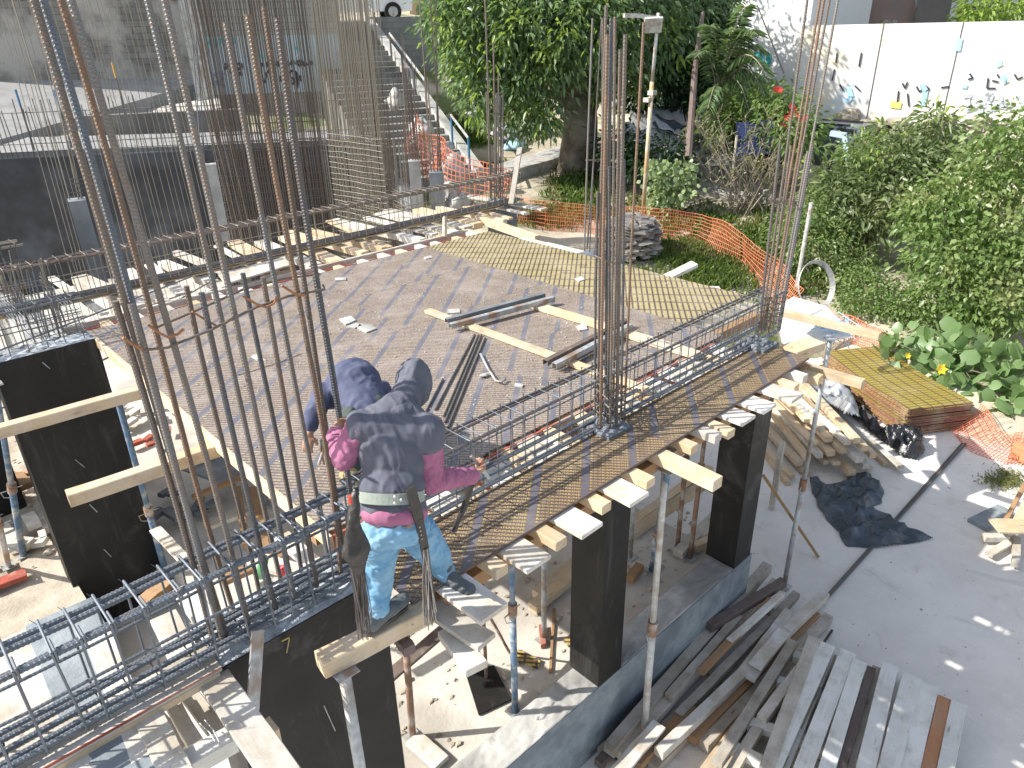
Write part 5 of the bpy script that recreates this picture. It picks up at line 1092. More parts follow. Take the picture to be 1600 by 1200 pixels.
house('grey_house', 'dull blue grey house behind the white wall beside the rebar bundle', 1258, 1358, 34, 34, 7, MATS['bluegrey_render'], wins=((1298,24,1321,44,M['glass_dark']),(1285,-20,1288,40,M['paint_blue'])))
house('pink_house', 'pinkish rendered house behind the white wall', 1358, 1432, 34.2, 34.4, 7.5, MATS['pink_render'], wins=((1375,31,1402,44,M['prop_grey']),(1430,-10,1447,40,M['prop_white'])))
house('taupe_house', 'brownish grey house wall behind the white wall', 1432, 1490, 34.0, 33.6, 6.8, MATS['taupe_render'])
house('white_building', 'white building with a garage opening at the top right', 1484, 1620, 33.0, 32.0, 8, M['white_render'], wins=((1496,10,1524,44,MATS['glass_dark']),(1499,12,1523,44,M['prop_white']),(1525,8,1546,44,M['prop_white'])))
house('far_house', 'plain ochre house far up the street', 640, 760, 60, 62, 9, speckled('ochre', (.5,.36,.22), (.42,.3,.2), 1, .9), zb=2)
house('far_house', 'pinkish house far up the street above the stairs', 500, 640, 64, 62, 9, MATS['pink_render'], zb=2)
house('far_house', 'blue house wall hidden behind the palm', 1060, 1150, 34, 32, 9, speckled('deep_blue', (.04,.09,.2), (.05,.11,.22), 1, .9), zb=-1)
# slate of the garden: shed under tarps, sacks, panel, car, lamp
tt = speckled('tarp_white', (.55,.56,.58), (.45,.46,.49), 3, .6, (.3,.31,.33), 1.0, .4); td = speckled('tarp_dark', (.05,.06,.08), (.09,.10,.12), 3, .5, (.25,.24,.22), 1.5, .4)
def drape(name, lab, pts, mat, r, sag=.15, n=10, thick=.01, parent=None):
    """tarpaulin stretched over four corner points"""
    A, B, C_, D = pts; b = MB(); vs = []
    for j in range(n+1):
        for i in range(n+1):
            u, v = i/n, j/n; p = (A*(1-u)+B*u)*(1-v) + (D*(1-u)+C_*u)*v
            w = noise.noise(Vector((u*5+r, v*2.5, r)))*sag*1.4 - sag*math.sin(math.pi*u)*math.sin(math.pi*v)
            vs.append((p.x, p.y, p.z + w))
    b.add(vs, [(j*(n+1)+i, j*(n+1)+i+1, (j+1)*(n+1)+i+1, (j+1)*(n+1)+i) for j in range(n) for i in range(n)])
    o = b.build(name, mat, parent, smooth=True); m_ = o.modifiers.new('t','SOLIDIFY'); m_.thickness = thick
    return o
sh = thing('tarp_shelter', 'low shelter covered with white and dark tarpaulins under the trees', 'shelter', at_r(1060,250,22.5))
drape('roof_tarp', '', [at_r(1015,165,23.5), at_r(1065,172,23.8), at_r(1078,212,22.0), at_r(1010,190,22.0)], tt, 1, .12, parent=sh)
drape('dark_tarp', '', [at_r(1008,176,22.9), at_r(1072,196,22.6), at_r(1095,222,21.6), at_r(1030,205,21.6)], td, 2, .12, parent=sh)
drape('side_tarp', '', [at_r(972,192,22.4), at_r(1072,212,21.9), at_r(1040,262,21.3), at_r(985,258,21.9)], tt, 3, .16, parent=sh)
drape('right_tarp', '', [at_r(1072,200,22.4), at_r(1150,215,21.6), at_r(1140,262,20.9), at_r(1080,250,21.2)], td, 4, .14, parent=sh)
MB().beam(at_r(1000,180,23), at_r(1120,200,22.6), .08, .08).build('ridge_pole', M['grey_wood'], sh)
for i, (x, y, s, m_) in enumerate(((1058,252,.42,tt),(1088,268,.44,tt),(1075,262,.25,td),(1106,275,.4,M['prop_white']),(1128,262,.35,M['concrete']),(955,262,.5,M['prop_white']),(975,275,.4,M['concrete']))):
    p = ground_hit(x, y+8) + V(0,0,s*.6); tag(MB().lump(p, s, 12, 9, .6, i*2.1, (1,1,.9)).build('sack', m_, smooth=True), 'filled sack by the tarpaulin shelter, %s from the left' % ['third','fifth','fourth','sixth','rightmost','first','second'][i], 'sack', 'sacks by the shelter')
pq = [at_r(1149,243,20.4), at_r(1210,240,20.4), at_r(1209,187,20.6), at_r(1150,192,20.6)]
b = MB(); n_ = V(.5,.6,0)*.03; b.add(pq+[p+n_ for p in pq], [(0,1,2,3),(7,6,5,4),(0,4,5,1),(1,5,6,2),(2,6,7,3),(3,7,4,0)])
speckled('blue_panel', (.006,.018,.085), (.09,.10,.115), 7, .6, lo=.54, hi=.6); pp_ = thing('painted_panel', 'old blue painted panel on two posts behind the dry shrub', 'panel', on_ground(pq[0])); b.build('board', MATS['blue_panel'], pp_)
for q_ in (pq[0], pq[1]): MB().tube([on_ground(q_, -.1)+n_*2, q_+n_*2+V(0,0,.5)], .035, 6).build('post', M['grey_wood'], pp_)
b = MB(); q = [ground_hit(1085,305)+V(0,0,.12), ground_hit(1205,318)+V(0,0,.12), ground_hit(1205,262)+V(0,0,.45), ground_hit(1110,262)+V(0,0,.45)]; b.add(q+[p-V(0,0,.25) for p in q], [(0,1,2,3),(7,6,5,4),(0,4,5,1),(1,5,6,2),(2,6,7,3),(3,7,4,0)]); structure(b.build('slab', M['concrete']), 'tilted grey concrete slab behind the dry shrub')
cc = at_r(1262,266,22.5); car(cc, math.atan2(dl.y, dl.x)+math.pi-.15, .74, MATS['car_slate'], 'dark blue grey car half hidden by bushes below the white wall', boxy=True)
tg = thing('tailgate_frame', 'pale blue open rear door frame of the hidden car', 'car door', on_ground(at_r(1315,262,19.6)))
MB().beam(at_r(1298,208,19.6), at_r(1322,212,19.5), .12, .12).beam(at_r(1321,211,19.5), at_r(1327,250,19.4), .12, .12).build('frame', MATS['car_blue'], tg)
# street lamp and its pole
lp = ground_hit(1004,345); lpb = V(lp.x,lp.y,lp.z-.05); rr_ = math.hypot(lp.x,lp.y)
la = thing('lamp_post', 'slim white and rusty lamp post with a square floodlight and a street lamp arm', 'street lamp', lpb)
def lz(py): return at_r(1012,py,rr_).z
tp = at_r(1029,20,rr_)
p1 = at_r(1019,128,rr_)
MB().tube([lpb, p1], .055, 10).build('lower_pole', speckled('lamp_rust', (.50,.30,.12), (.62,.55,.42), 3, .7, lo=.4, hi=.6), la, smooth=True)
MB().tube([p1, tp], .042, 10).build('upper_pole', M['prop_white'], la, smooth=True)
MB().beam(tp-V(0,0,.08), at_r(1000,24,rr_-.1)-V(0,0,0), .05, .05).build('arm', M['prop_white'], la)
hd = MB().beam(at_r(1004,25,rr_-.15), at_r(975,24,rr_-.25), .2, .09).build('lamp_head', M['prop_white'], la)
fl = at_r(1021,38,rr_-.25); fb = MB().beam(fl+V(-.0,0,.14), fl-V(-.1,-.1,.16), .42, .10, (-.6,-.65,.5)).build('floodlight', M['prop_white'], la)
for i, (x, y) in enumerate(((1019,145),(1012,156))): MB().box(tuple(at_r(x,y,rr_-.05)-V(.08,.08,.05)), tuple(at_r(x,y,rr_-.05)+V(.08,.08,.05))).build('bracket', M['prop_white'], la)
wp = thing('wooden_pole', 'dark slanting wooden pole beside the tarpaulin shelter', 'pole', at_r(1076,245,20)); MB().tube([at_r(1076,245,20), at_r(1086,110,21), at_r(1098,20,22)], .14, 8, rs=[.10,.08,.05]).build('pole', M['dark_wood'], wp)
tag(MB().tube([ground_hit(1242,462)-V(0,0,.1), at_r(1268,317,math.hypot(*ground_hit(1242,462).xy))], .045, 8).build('stake', M['prop_white']), 'pale slanting stake above the orange net', 'stake')
tag(timber(at_r(798,318,12.6), at_r(812,230,13.4), .09, .05, M['grey_wood'], 'board', None), 'weathered board standing behind the far corner column', 'board')
# stone pile
sp_ = thing('stone_pile', 'round stacked pile of flat grey stones behind the deck', 'stone pile', ground_hit(985,395))
pc = ground_hit(985,395); M['slate'] = speckled('slate', (.30,.27,.24), (.20,.185,.17), 4, .9, (.42,.38,.33), 2)
for L in range(9):
    rad = .58 - .02*L
    for k in range(10):
        a = 2*math.pi*k/10 + L*.31; c = pc + V(math.cos(a)*rad, math.sin(a)*rad,   .05 + L*.085)
        MB().lump(c, RND.uniform(.13,.2), 7, 5, .5, L*10+k, (1.25,1.25,.38)).build('stone', M['slate'], sp_)
for k in range(10): MB().lump(pc + V(RND.uniform(-.3,.3), RND.uniform(-.3,.3), .8), .2, 7, 5, .5, k+200, (1.2,1.2,.35)).build('stone', M['slate'], sp_)
fs_ = thing('loose_stones', 'loose flat stones lying beside the round stone pile', 'stones', at_z(1030,412,-2.5))
for k in range(22): MB().lump(ground_hit(RND.uniform(1000,1055), RND.uniform(402,418)), RND.uniform(.08,.17), 7, 5, .5, k+300, (1.3,1.1,.4)).build('stone', M['prop_white' if k%3==0 else 'slate'], fs_)
# white sheeting beside the stub columns and cloths
for i, (x, y, r, s, m_) in enumerate(((705,262,15.6,.5,'prop_white'),(700,300,14.5,.45,'prop_white'),(716,320,13.6,.4,'prop_white'),(690,240,17,.5,'prop_white'),(662,205,18.5,.5,'prop_white'),(620,150,21,.4,'prop_white'),(655,195,19.5,.4,'prop_white'))):
    tag(MB().lump(at_r(x,y+6,r), s*.62, 14, 10, .5, i*3.3, (1,.9,1.1)).build('sheeting', M[m_], smooth=True), 'crumpled %s sheeting beside the stairs, %s from the near end' % ('white' if m_ == 'prop_white' else 'reddish', ordn[i]), 'sheeting', 'sheeting by the stairs')
for i, (x, y, r) in enumerate(((735,190,21),(752,203,20.5),(770,208,20),(785,215,19.5),(800,222,19))):
    tag(MB().lump(ground_hit(x,y)+V(0,0,.15), .34, 12, 8, .4, i*1.9, (1.4,1,.6)).build('sandbag', tt, smooth=True), 'pale sandbag on the grassy bank right of the stairs, %s from the left' % ordn[i], 'sandbag', 'sandbags')
tag(MB().lump(ground_hit(804,234)+V(0,0,.1), .28, 12, 8, .6, 5, (1.3,1,.6)).build('bag', MATS['spray_lblue'], smooth=True), 'light blue plastic bag on the bank behind the far corner', 'bag')
b = MB(); q = [at_z(700,282,-1.05), at_z(720,292,-1.05), at_z(905,240,-.85), at_z(890,225,-.85)]; b.add([p+V(0,0,.05) for p in q]+[p-V(0,0,.4) for p in q], [(0,1,2,3),(7,6,5,4),(0,4,5,1),(1,5,6,2),(2,6,7,3),(3,7,4,0)]); structure(b.build('path', M['prop_white']), 'sunlit concrete path from the stairs to the big tree')
# orange safety net
speckled('net_orange', (.66,.19,.09), (.56,.16,.08), 3, .7); NO = MATS['net_orange']
def net(lab, pts, h, cell=(.055,.085), lean=.25, seed=1, th=.0055, ripple=.12):
    """pts: ground points; the net hangs between them"""
    P = [Vector(p) for p in pts]; L = [0]
    for a, c in zip(P[:-1], P[1:]): L.append(L[-1] + (c-a).length)
    n = int(L[-1]/cell[0]); m = max(3, int(h/cell[1])); b = MB()
    def at(u, v):
        k = 0
        while k < len(L)-2 and L[k+1] < u: k += 1
        f = (u-L[k])/(L[k+1]-L[k]); p = P[k].lerp(P[k+1], f); d = (P[k+1]-P[k]).normalized(); s = V(-d.y, d.x, 0)
        w = noise.noise(Vector((u*.9, v*1.5, seed)))*ripple*2; hh = h*(.85+.3*noise.noise(Vector((u*.6, 3, seed))))
        return p + s*(w + lean*v/h) + V(0,0,v/h*hh + noise.noise(Vector((u*1.3, v*2, seed+5)))*.06)
    pts_ = [[at(L[-1]*i/n, h*j/m) for j in range(m+1)] for i in range(n+1)]
    for i in range(n+1):
        b.tube(pts_[i], th*1.1, 3)
    for j in range(m+1): b.tube([pts_[i][j] for i in range(n+1)], th*1.1, 3)
    return tag(b.build('safety_net', NO), lab, 'safety net')
net('orange safety net hanging across the grass behind the deck', [ground_hit(*q) for q in ((790,345),(850,362),(930,368),(1010,372),(1080,382),(1150,420),(1205,470),(1235,505))], .85, seed=2)
net('orange safety net slumped beside the plywood stack', [ground_hit(*q) for q in ((1225,500),(1265,520),(1320,535),(1390,560))], .8, lean=-.3, seed=7)
net('orange safety net lying crumpled at the right edge of the yard', [at_z(1480,668,YZ), at_z(1530,705,YZ), at_z(1570,728,YZ), at_z(1640,745,YZ)], .5, (.045,.06), .35, 11, .006, .22)
net('orange safety net at the foot of the concrete stairs', [at_r(640,245,17.0), at_r(690,310,14.6), at_r(750,330,14.2), at_r(795,345,13.5)], 1.1, (.09,.11), .1, 15, .007)
0 and net('orange safety net on the slope below the sunlit path', [at_r(655,215,18.5), at_r(700,265,17.2), at_r(760,290,16.8), at_r(780,300,16.5)], .9, (.09,.11), .1, 21, .007)
# coil of wire
cw = at_r(1272,447,13.2); cr = thing('wire_coil', 'coil of pale wire hanging before the orange net', 'coil', cw)
for k in range(7):
    P = []
    for i in range(37):
        a = 2*math.pi*i/36; P.append(cw + V(.35,-.31,0)*0 + (RW @ Vector((math.cos(a)*(.28+.006*k), math.sin(a)*(.40+.006*k), .02*k))))
    MB().tube(P, .006, 5, False).build('loop', M['wire'], cr)
speckled('white_board', (.72,.70,.66), (.66,.64,.60), 3, .8)
for i, (poly, z_, lab) in enumerate((([(1228,470),(1250,466),(1290,478),(1330,517),(1342,520),(1300,532),(1245,545),(1228,560),(1215,500)],-.9,'sunlit white formwork sheet behind the right column'),([(1215,480),(1240,463),(1286,482),(1250,500)],-.5,'small white sheet leaning behind the right column'))):
    scrap(poly, z_, .02, MATS['white_board'], lab, 'white_sheet', 'sheet')
timber(at_z(1215,482,-.35), at_z(1376,520,-.35), .10, .08, M['pine'], 'timber', 'long pine timber behind the right column pointing to the bushes', 'timber')
timber(at_z(1232,545,-.5), at_z(1276,530,-.5), .25, .10, M['pine'], 'timber', 'stubby pine pieces on the white sheet', 'timber')
timber(at_z(1255,567,-.14), at_z(1350,594,-.14), .09, .08, M['pine'], 'timber', 'slim pine timber jutting right from the corner of the front strip', 'timber')
timber(at_z(1245,578,-.14), at_z(1283,588,-.14), .12, .08, M['pine'], 'timber', 'short pine stub below the slim timber at the front corner', 'timber')
b = MB()
for i in range(26):
    p = at_z(RND.uniform(1262,1310), RND.uniform(500,514), -.85); b.tube([p, p+V(RND.uniform(-.1,.25),RND.uniform(-.25,.1),RND.uniform(0,.1)), p+V(RND.uniform(0,.3),RND.uniform(-.35,0),RND.uniform(-.35,.05))], .006, 4)
tag(b.build('rope', MATS['spray_lblue']), 'tangle of pale blue rope hanging over the white sheet', 'rope')
# ------------------------------------------------------------------ vegetation
def leaf_mat(name, c1, c2, c3=None, trans=.42):
    t = NT(name); r = t.isl(); p = t.pos()
    col = t.mix(r, c1, c2); 
    if c3: col = t.mix(t.ramp(t.noise(p, .9, 3), .52, .66), col, c3)
    t.fin(col, .38, 0, .5)
    tr = t.n('ShaderNodeBsdfTranslucent'); t.set(tr.inputs[0], t.mix(.5, col, (c2[0]*1.4, c2[1]*1.5, c2[2]*.8)))
    mx = t.n('ShaderNodeMixShader', {0: trans}); t.t.links.new(t.b.outputs[0], mx.inputs[1]); t.t.links.new(tr.outputs[0], mx.inputs[2]); t.t.links.new(mx.outputs[0], t.out.inputs[0])
    return t.m
LM = dict(tree=leaf_mat('leaf_tree', (.10,.175,.08), (.19,.275,.14), (.25,.35,.12)), yellow=leaf_mat('leaf_fresh', (.22,.33,.06), (.30,.40,.09)),
          loquat=leaf_mat('leaf_loquat', (.12,.17,.07), (.22,.27,.13), (.28,.31,.16)), bright=leaf_mat('leaf_bright', (.12,.20,.06), (.22,.31,.105), (.30,.34,.14)),
          squash=leaf_mat('leaf_squash', (.16,.26,.10), (.24,.35,.16), (.30,.38,.20)), pale=leaf_mat('leaf_pale', (.28,.37,.19), (.38,.46,.27)),
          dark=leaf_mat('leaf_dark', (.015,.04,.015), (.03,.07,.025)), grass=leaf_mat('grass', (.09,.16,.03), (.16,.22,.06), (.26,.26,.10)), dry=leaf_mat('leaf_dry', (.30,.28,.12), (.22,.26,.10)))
M['bark'] = speckled('bark', (.20,.17,.13), (.12,.10,.08), 5, .95, (.30,.27,.22), 2, .9)
M['twig'] = speckled('twig', (.36,.31,.24), (.25,.21,.16), 6, .9)
NR = np.random.RandomState(11)
def leaf_cloud(name, mat, parent, C, D, L, Wd, droop=.25, round_=False):
    """C centres, D directions, L lengths; each leaf a small folded blade"""
    n = len(C); D = D / (np.linalg.norm(D, axis=1, keepdims=True)+1e-9)
    up = NR.normal(size=(n,3)); S = np.cross(D, up); S /= (np.linalg.norm(S, axis=1, keepdims=True)+1e-9); N = np.cross(S, D)
    N *= np.sign(N[:,2:3]+1e-9); L = L[:,None]; Wd = Wd[:,None]
    if not round_:
        v = np.stack([C, C+D*L*.45+S*Wd*.5+N*L*.05, C+D*L-np.array([0,0,1])*L*droop, C+D*L*.45-S*Wd*.5+N*L*.05], 1).reshape(-1,3); k = 4
        base = np.arange(n)*4; f = np.stack([np.stack([base,base+1,base+2],1), np.stack([base,base+2,base+3],1)],1).reshape(-1,3)
    else:
        ang = np.array([0,.9,1.9,2.8,3.5,4.4,5.4]); rad = np.array([1,1.0,.95,.9,.9,.95,1.0]); ring = [C + D*L*.5*(np.cos(a)*r) + S*Wd*.5*(np.sin(a)*r) - np.array([0,0,1])*L*.10*(abs(math.sin(a*1.5))) for a, r in zip(ang, rad)]
        v = np.stack([C+N*L*.05] + ring, 1).reshape(-1,3); base = np.arange(n)*8
        f = np.stack([np.stack([base, base+1+i, base+1+(i+1)%7],1) for i in range(7)],1).reshape(-1,3)
    o0 = np.array([v[:,0].mean(), v[:,1].mean(), v[:,2].min()])
    me = bpy.data.meshes.new(name); me.vertices.add(len(v)); me.vertices.foreach_set('co', (v-o0).ravel()); me.loops.add(f.size); me.loops.foreach_set('vertex_index', f.ravel())
    me.polygons.add(len(f)); me.polygons.foreach_set('loop_start', np.arange(0, f.size, 3)); me.polygons.foreach_set('loop_total', np.full(len(f), 3)); me.update(); me.validate()
    me.materials.append(mat); o = bpy.data.objects.new(name, me); SC.collection.objects.link(o); o.location = Vector(o0) - (parent.location if parent else Vector()); o.parent = parent
    return o
def cloud_pts(blobs, clumps, per, spread, shell=.55, droop=.4, flat=.8):
    """blobs (centre, radius): clumps of leaves scattered mostly near each blob's skin"""
    Cs, Ds = [], []; R2 = sum(r*r for _, r in blobs)
    for c, r in blobs:
        k = max(3, int(clumps*r*r/R2)); d = NR.normal(size=(k,3)); d /= np.linalg.norm(d, axis=1, keepdims=True)
        rad = r*(shell + (1-shell)*NR.rand(k,1)**.6)*(1+.25*np.sin(d[:,0:1]*5+c[0])*np.cos(d[:,1:2]*4+c[1])); cc = np.array(c) + d*rad*np.array([1,1,flat])
        off = NR.normal(size=(k,per,3))*spread*np.array([1,1,.75]); P = cc[:,None,:] + off
        dr = off/(np.linalg.norm(off,axis=2,keepdims=True)+1e-6)*.9 + d[:,None,:]*.6 + NR.normal(size=(k,per,3))*.35; dr[:,:,2] -= droop
        Cs.append(P.reshape(-1,3)); Ds.append(dr.reshape(-1,3))
    return np.concatenate(Cs), np.concatenate(Ds)
def bush(name, lab, cat, base, blobs, mat, clumps=200, per=12, spread=.16, leaf=(.10,.14), wr=.45, stems=5, sr=.03, group=None, droop=.4, shell=.45, extra=None, barkm='bark', crown='foliage', rnd=False, flat=.8):
    t = thing(name, lab, cat, base, group)
    blobs = [(tuple(c), r) for c, r in blobs]
    C_, D_ = cloud_pts(blobs, clumps, per, spread, shell, droop, flat); L_ = leaf[0] + (leaf[1]-leaf[0])*NR.rand(len(C_))
    leaf_cloud(crown, mat, t, C_, D_, L_, L_*wr, .2, rnd)
    if extra:
        C_, D_ = cloud_pts(blobs, int(clumps*extra[1]), per, spread*.8, .95, droop, flat); L_ = leaf[0] + (leaf[1]-leaf[0])*NR.rand(len(C_)); leaf_cloud('fresh_'+crown, extra[0], t, C_, D_, L_, L_*wr, .2, rnd)
    b = MB()
    for i in range(stems):
        c, r = blobs[i % len(blobs)]; q = Vector(c) + V(RND.uniform(-r,r)*.5, RND.uniform(-r,r)*.5, RND.uniform(0,r*.6)); m_ = Vector(base).lerp(q, .5) + V(RND.uniform(-.2,.2), RND.uniform(-.2,.2), .1)
        b.tube([Vector(base), m_, q], sr, 6, rs=[sr, sr*.7, sr*.3])
    b.build('stems', M[barkm], t); return t
def hit(px, py, dz=0): p = ground_hit(px, py); return p + V(0,0,dz)
# the big tree
tb = hit(903, 268); TR = math.hypot(tb.x, tb.y)
big = thing('tree', 'big leafy tree with a thick grey trunk in the middle of the background', 'tree', tb)
def tp_(px, py, dr=0): return at_r(px, py, TR+dr)
b = MB(); b.tube([tb-V(0,0,.3), tp_(905,225), tp_(908,190), tp_(905,150), tp_(900,110)], .5, 14, rs=[.72,.56,.50,.50,.45]); b.build('trunk', M['bark'], big, smooth=True)
b = MB()
for (x, y, dr, x2, y2, r) in ((895,160,0,820,90,.22),(820,90,0,740,70,.12),(905,150,0,960,70,.24),(960,70,.5,1040,50,.13),(900,130,0,890,20,.28),(895,165,-.3,830,140,.12),(830,140,-1,770,130,.08),(915,170,-.2,990,130,.10),(890,20,0,850,-60,.2),(820,90,-1,700,40,.09),(960,70,0,1000,-40,.14)):
    b.tube([tp_(x,y,dr*.5), tp_((x+x2)/2,(y+y2)/2-4,dr*.8), tp_(x2,y2,dr)], r, 7, rs=[r, r*.8, r*.5])
b.build('limbs', M['bark'], big, smooth=True)
BL = [(690,50,-1,1.5),(735,85,-1,1.5),(700,120,-1.5,1.0),(760,150,-1.6,1.15),(725,175,-1.4,.75),(800,110,-1.5,1.5),(790,190,-1.8,.75),(815,205,-1.8,.55),(830,150,-2,1.1),(850,185,-2,.8),(780,30,-1.5,1.7),(850,60,-2,1.6),
      (870,110,-2,1.2),(905,50,-2,1.6),(950,30,-1.5,1.5),(960,90,-1.6,1.1),(940,140,-1.4,.8),(985,130,-.5,.9),(1010,70,-.5,1.4),(1060,40,0,1.2),(1030,120,.2,1.0),(1070,100,.5,.7),(660,20,-.5,1.3),(720,0,-1,1.6),(820,-10,-1,1.9),(920,-30,-1,2.0),(1020,-20,-.5,1.9),(880,205,-1.6,.35),(868,195,1.5,.9),(930,80,1.5,2.0),(820,60,1.5,2.0),(1000,30,2,2.0),(740,40,1.5,1.7),(780,110,1,1.4),(650,60,-.5,.8),(870,-80,0,3.0),(960,-90,1,2.6),(770,-70,0,2.4),(1095,20,.5,.8)]
bl = [(tuple(tp_(x + max(0,(790-x))*.38, y-14,dr)), r*.78) for x, y, dr, r in BL]
C_, D_ = cloud_pts(bl, 2600, 13, .20, .62, .5, .85); L_ = .15 + .13*NR.rand(len(C_)); leaf_cloud('crown', LM['tree'], big, C_, D_, L_, L_*.38, .25)
C_, D_ = cloud_pts(bl[:24], 230, 12, .16, .98, .5, .85); L_ = .15 + .13*NR.rand(len(C_)); leaf_cloud('young_leaves', LM['yellow'], big, C_, D_, L_, L_*.38, .25)
# darker trees behind it
def rtree(nm, lab, px, py, blobs, mat, r, clumps=300, **k):
    bs = hit(px, py); bush(nm, lab, 'tree', bs, [(tuple(at_r(x,y,r+dr)), R) for x,y,dr,R in blobs], mat, clumps, 12, .2, (.14,.22), .4, 4, .12, 'trees in the background', **k)
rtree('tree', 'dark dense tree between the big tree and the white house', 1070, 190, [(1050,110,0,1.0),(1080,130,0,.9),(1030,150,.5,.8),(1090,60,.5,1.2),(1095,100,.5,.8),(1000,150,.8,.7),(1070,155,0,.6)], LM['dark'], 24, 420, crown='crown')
rtree('tree', 'drooping dark evergreen beside the white house edge', 1122, 150, [(1115,-20,.5,.7),(1118,20,.3,.5),(1112,60,.2,.45),(1105,95,0,.5),(1102,130,0,.4)], LM['tree'], 24.5, 320, droop=1.4, crown='crown')
rtree('tree', 'yellow green tree above the white building at the top right', 1560, 60, [(1545,18,0,.9),(1565,8,0,1.0),(1530,24,0,.5)], LM['yellow'], 29, 160, crown='crown')
rtree('shrub', 'green bushes behind the tarpaulin shelter', 1140, 210, [(1150,175,0,.65),(1180,178,0,.65),(1200,165,.5,.5),(1120,195,-.3,.45),(1210,185,0,.4)], LM['bright'], 21.5, 260, crown='foliage')
rtree('shrub', 'mossy green bush at the foot of the white house', 1170, 190, [(1160,145,.5,.5),(1180,145,.8,.5),(1140,140,.5,.4)], LM['tree'], 23.5, 150, droop=1.0)
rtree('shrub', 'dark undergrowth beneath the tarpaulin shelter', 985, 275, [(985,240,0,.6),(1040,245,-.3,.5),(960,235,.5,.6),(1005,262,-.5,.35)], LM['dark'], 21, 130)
rtree('shrub', 'red flowering shrub beside the hidden car', 1225, 240, [(1225,190,0,.6),(1240,215,-.3,.6),(1218,160,.2,.4)], LM['bright'], 20.8, 120)
# palm fronds
pm = thing('palm', 'feathery palm with arching fronds before the white house', 'palm', hit(1120, 205))
def frond(a, c, sagz, w=.42, n=26):
    P = [Vector(a).lerp(Vector(c), k/8) + V(0,0,sagz*math.sin(math.pi*k/8)) for k in range(9)]
    f = MB().tube(P, .018, 4, rs=[.025-.002*k for k in range(9)]); d = (Vector(c)-Vector(a)).normalized(); s = V(-d.y, d.x, 0).normalized(); Cl = []; Dl = []; Ll = []
    for i in range(n*2):
        u = (i//2+1)/(n+1)*8; k = min(7, int(u)); p = P[k].lerp(P[k+1], u-k); sg = 1 if i % 2 else -1
        Cl.append(p); Dl.append(s*sg + d*.7 + V(0,0,-.35+RND.uniform(-.2,.2))); Ll.append(w*(1-.4*abs(u/8-.45)))
    st_ = f.build('frond', M['twig'], pm)
    o = leaf_cloud('leaflets', LM['tree'], None, np.array([tuple(v) for v in Cl]), np.array([tuple(v) for v in Dl]), np.array(Ll), np.array(Ll)*.09, .35)
    o.parent = st_; o.location = o.location - (pm.location + st_.location)
MB().tube([hit(1120,205), at_r(1122,150,21.8), at_r(1130,112,21.5)], .10, 7).build('trunk', M['bark'], pm)
for (x, y, x2, y2, sg) in ((1120,120,1178,55,.5),(1120,120,1192,118,.5),(1125,115,1160,10,.4),(1115,125,1100,40,.4),(1120,130,1190,150,.5),(1125,120,1185,85,.45),(1110,130,1080,90,.4),(1120,130,1165,175,.4),(1120,120,1140,50,.4),(1115,140,1100,170,.3)):
    frond(at_r(x+8,y,21.5), at_r(x2+6,y2,20.6+RND.uniform(-.5,.5)), sg)
# pale round leaved shrub by the lamp post
bb = hit(1045, 335); r_ = math.hypot(bb.x, bb.y)
bush('shrub', 'light green round leaved shrub right of the lamp post', 'shrub', bb, [(tuple(at_r(x,y,r_-.1)), R) for x,y,R in ((1040,275,.42),(1060,300,.38),(1035,310,.40),(1065,272,.35),(1020,265,.25),(1080,290,.28),(1045,330,.25))], LM['pale'], 130, 7, .12, (.11,.16), .9, 7, .02, rnd=True)
# dry twiggy shrub
ds = thing('dry_shrub', 'nearly leafless dry shrub with many thin branches right of the lamp post', 'shrub', hit(1175, 340)); r_ = math.hypot(ds.location.x, ds.location.y)
b = MB(); Cl, Dl = [], []
for i in range(46):
    a = hit(1165+RND.uniform(-25,35), 335+RND.uniform(-6,6)); c = at_r(RND.uniform(1060,1250), RND.uniform(165,300), r_+RND.uniform(-.6,.9)); m_ = Vector(a).lerp(c,.5)+V(RND.uniform(-.1,.1),RND.uniform(-.1,.1),.12)
    b.tube([a, m_, c], .014, 4, rs=[.02,.012,.005])
    for k in range(7):
        p = m_.lerp(c, RND.random()); e = p + V(RND.uniform(-.3,.3),RND.uniform(-.3,.3),RND.uniform(.05,.4)); b.tube([p,e], .005, 3); 
        for _ in range(4): Cl.append(tuple(p.lerp(e, RND.random()))); Dl.append((RND.uniform(-1,1),RND.uniform(-1,1),RND.uniform(-.5,.6)))
b.build('branches', M['twig'], ds); L_ = .05+.04*NR.rand(len(Cl)); leaf_cloud('sparse_leaves', LM['dry'], ds, np.array(Cl), np.array(Dl), L_, L_*.5)
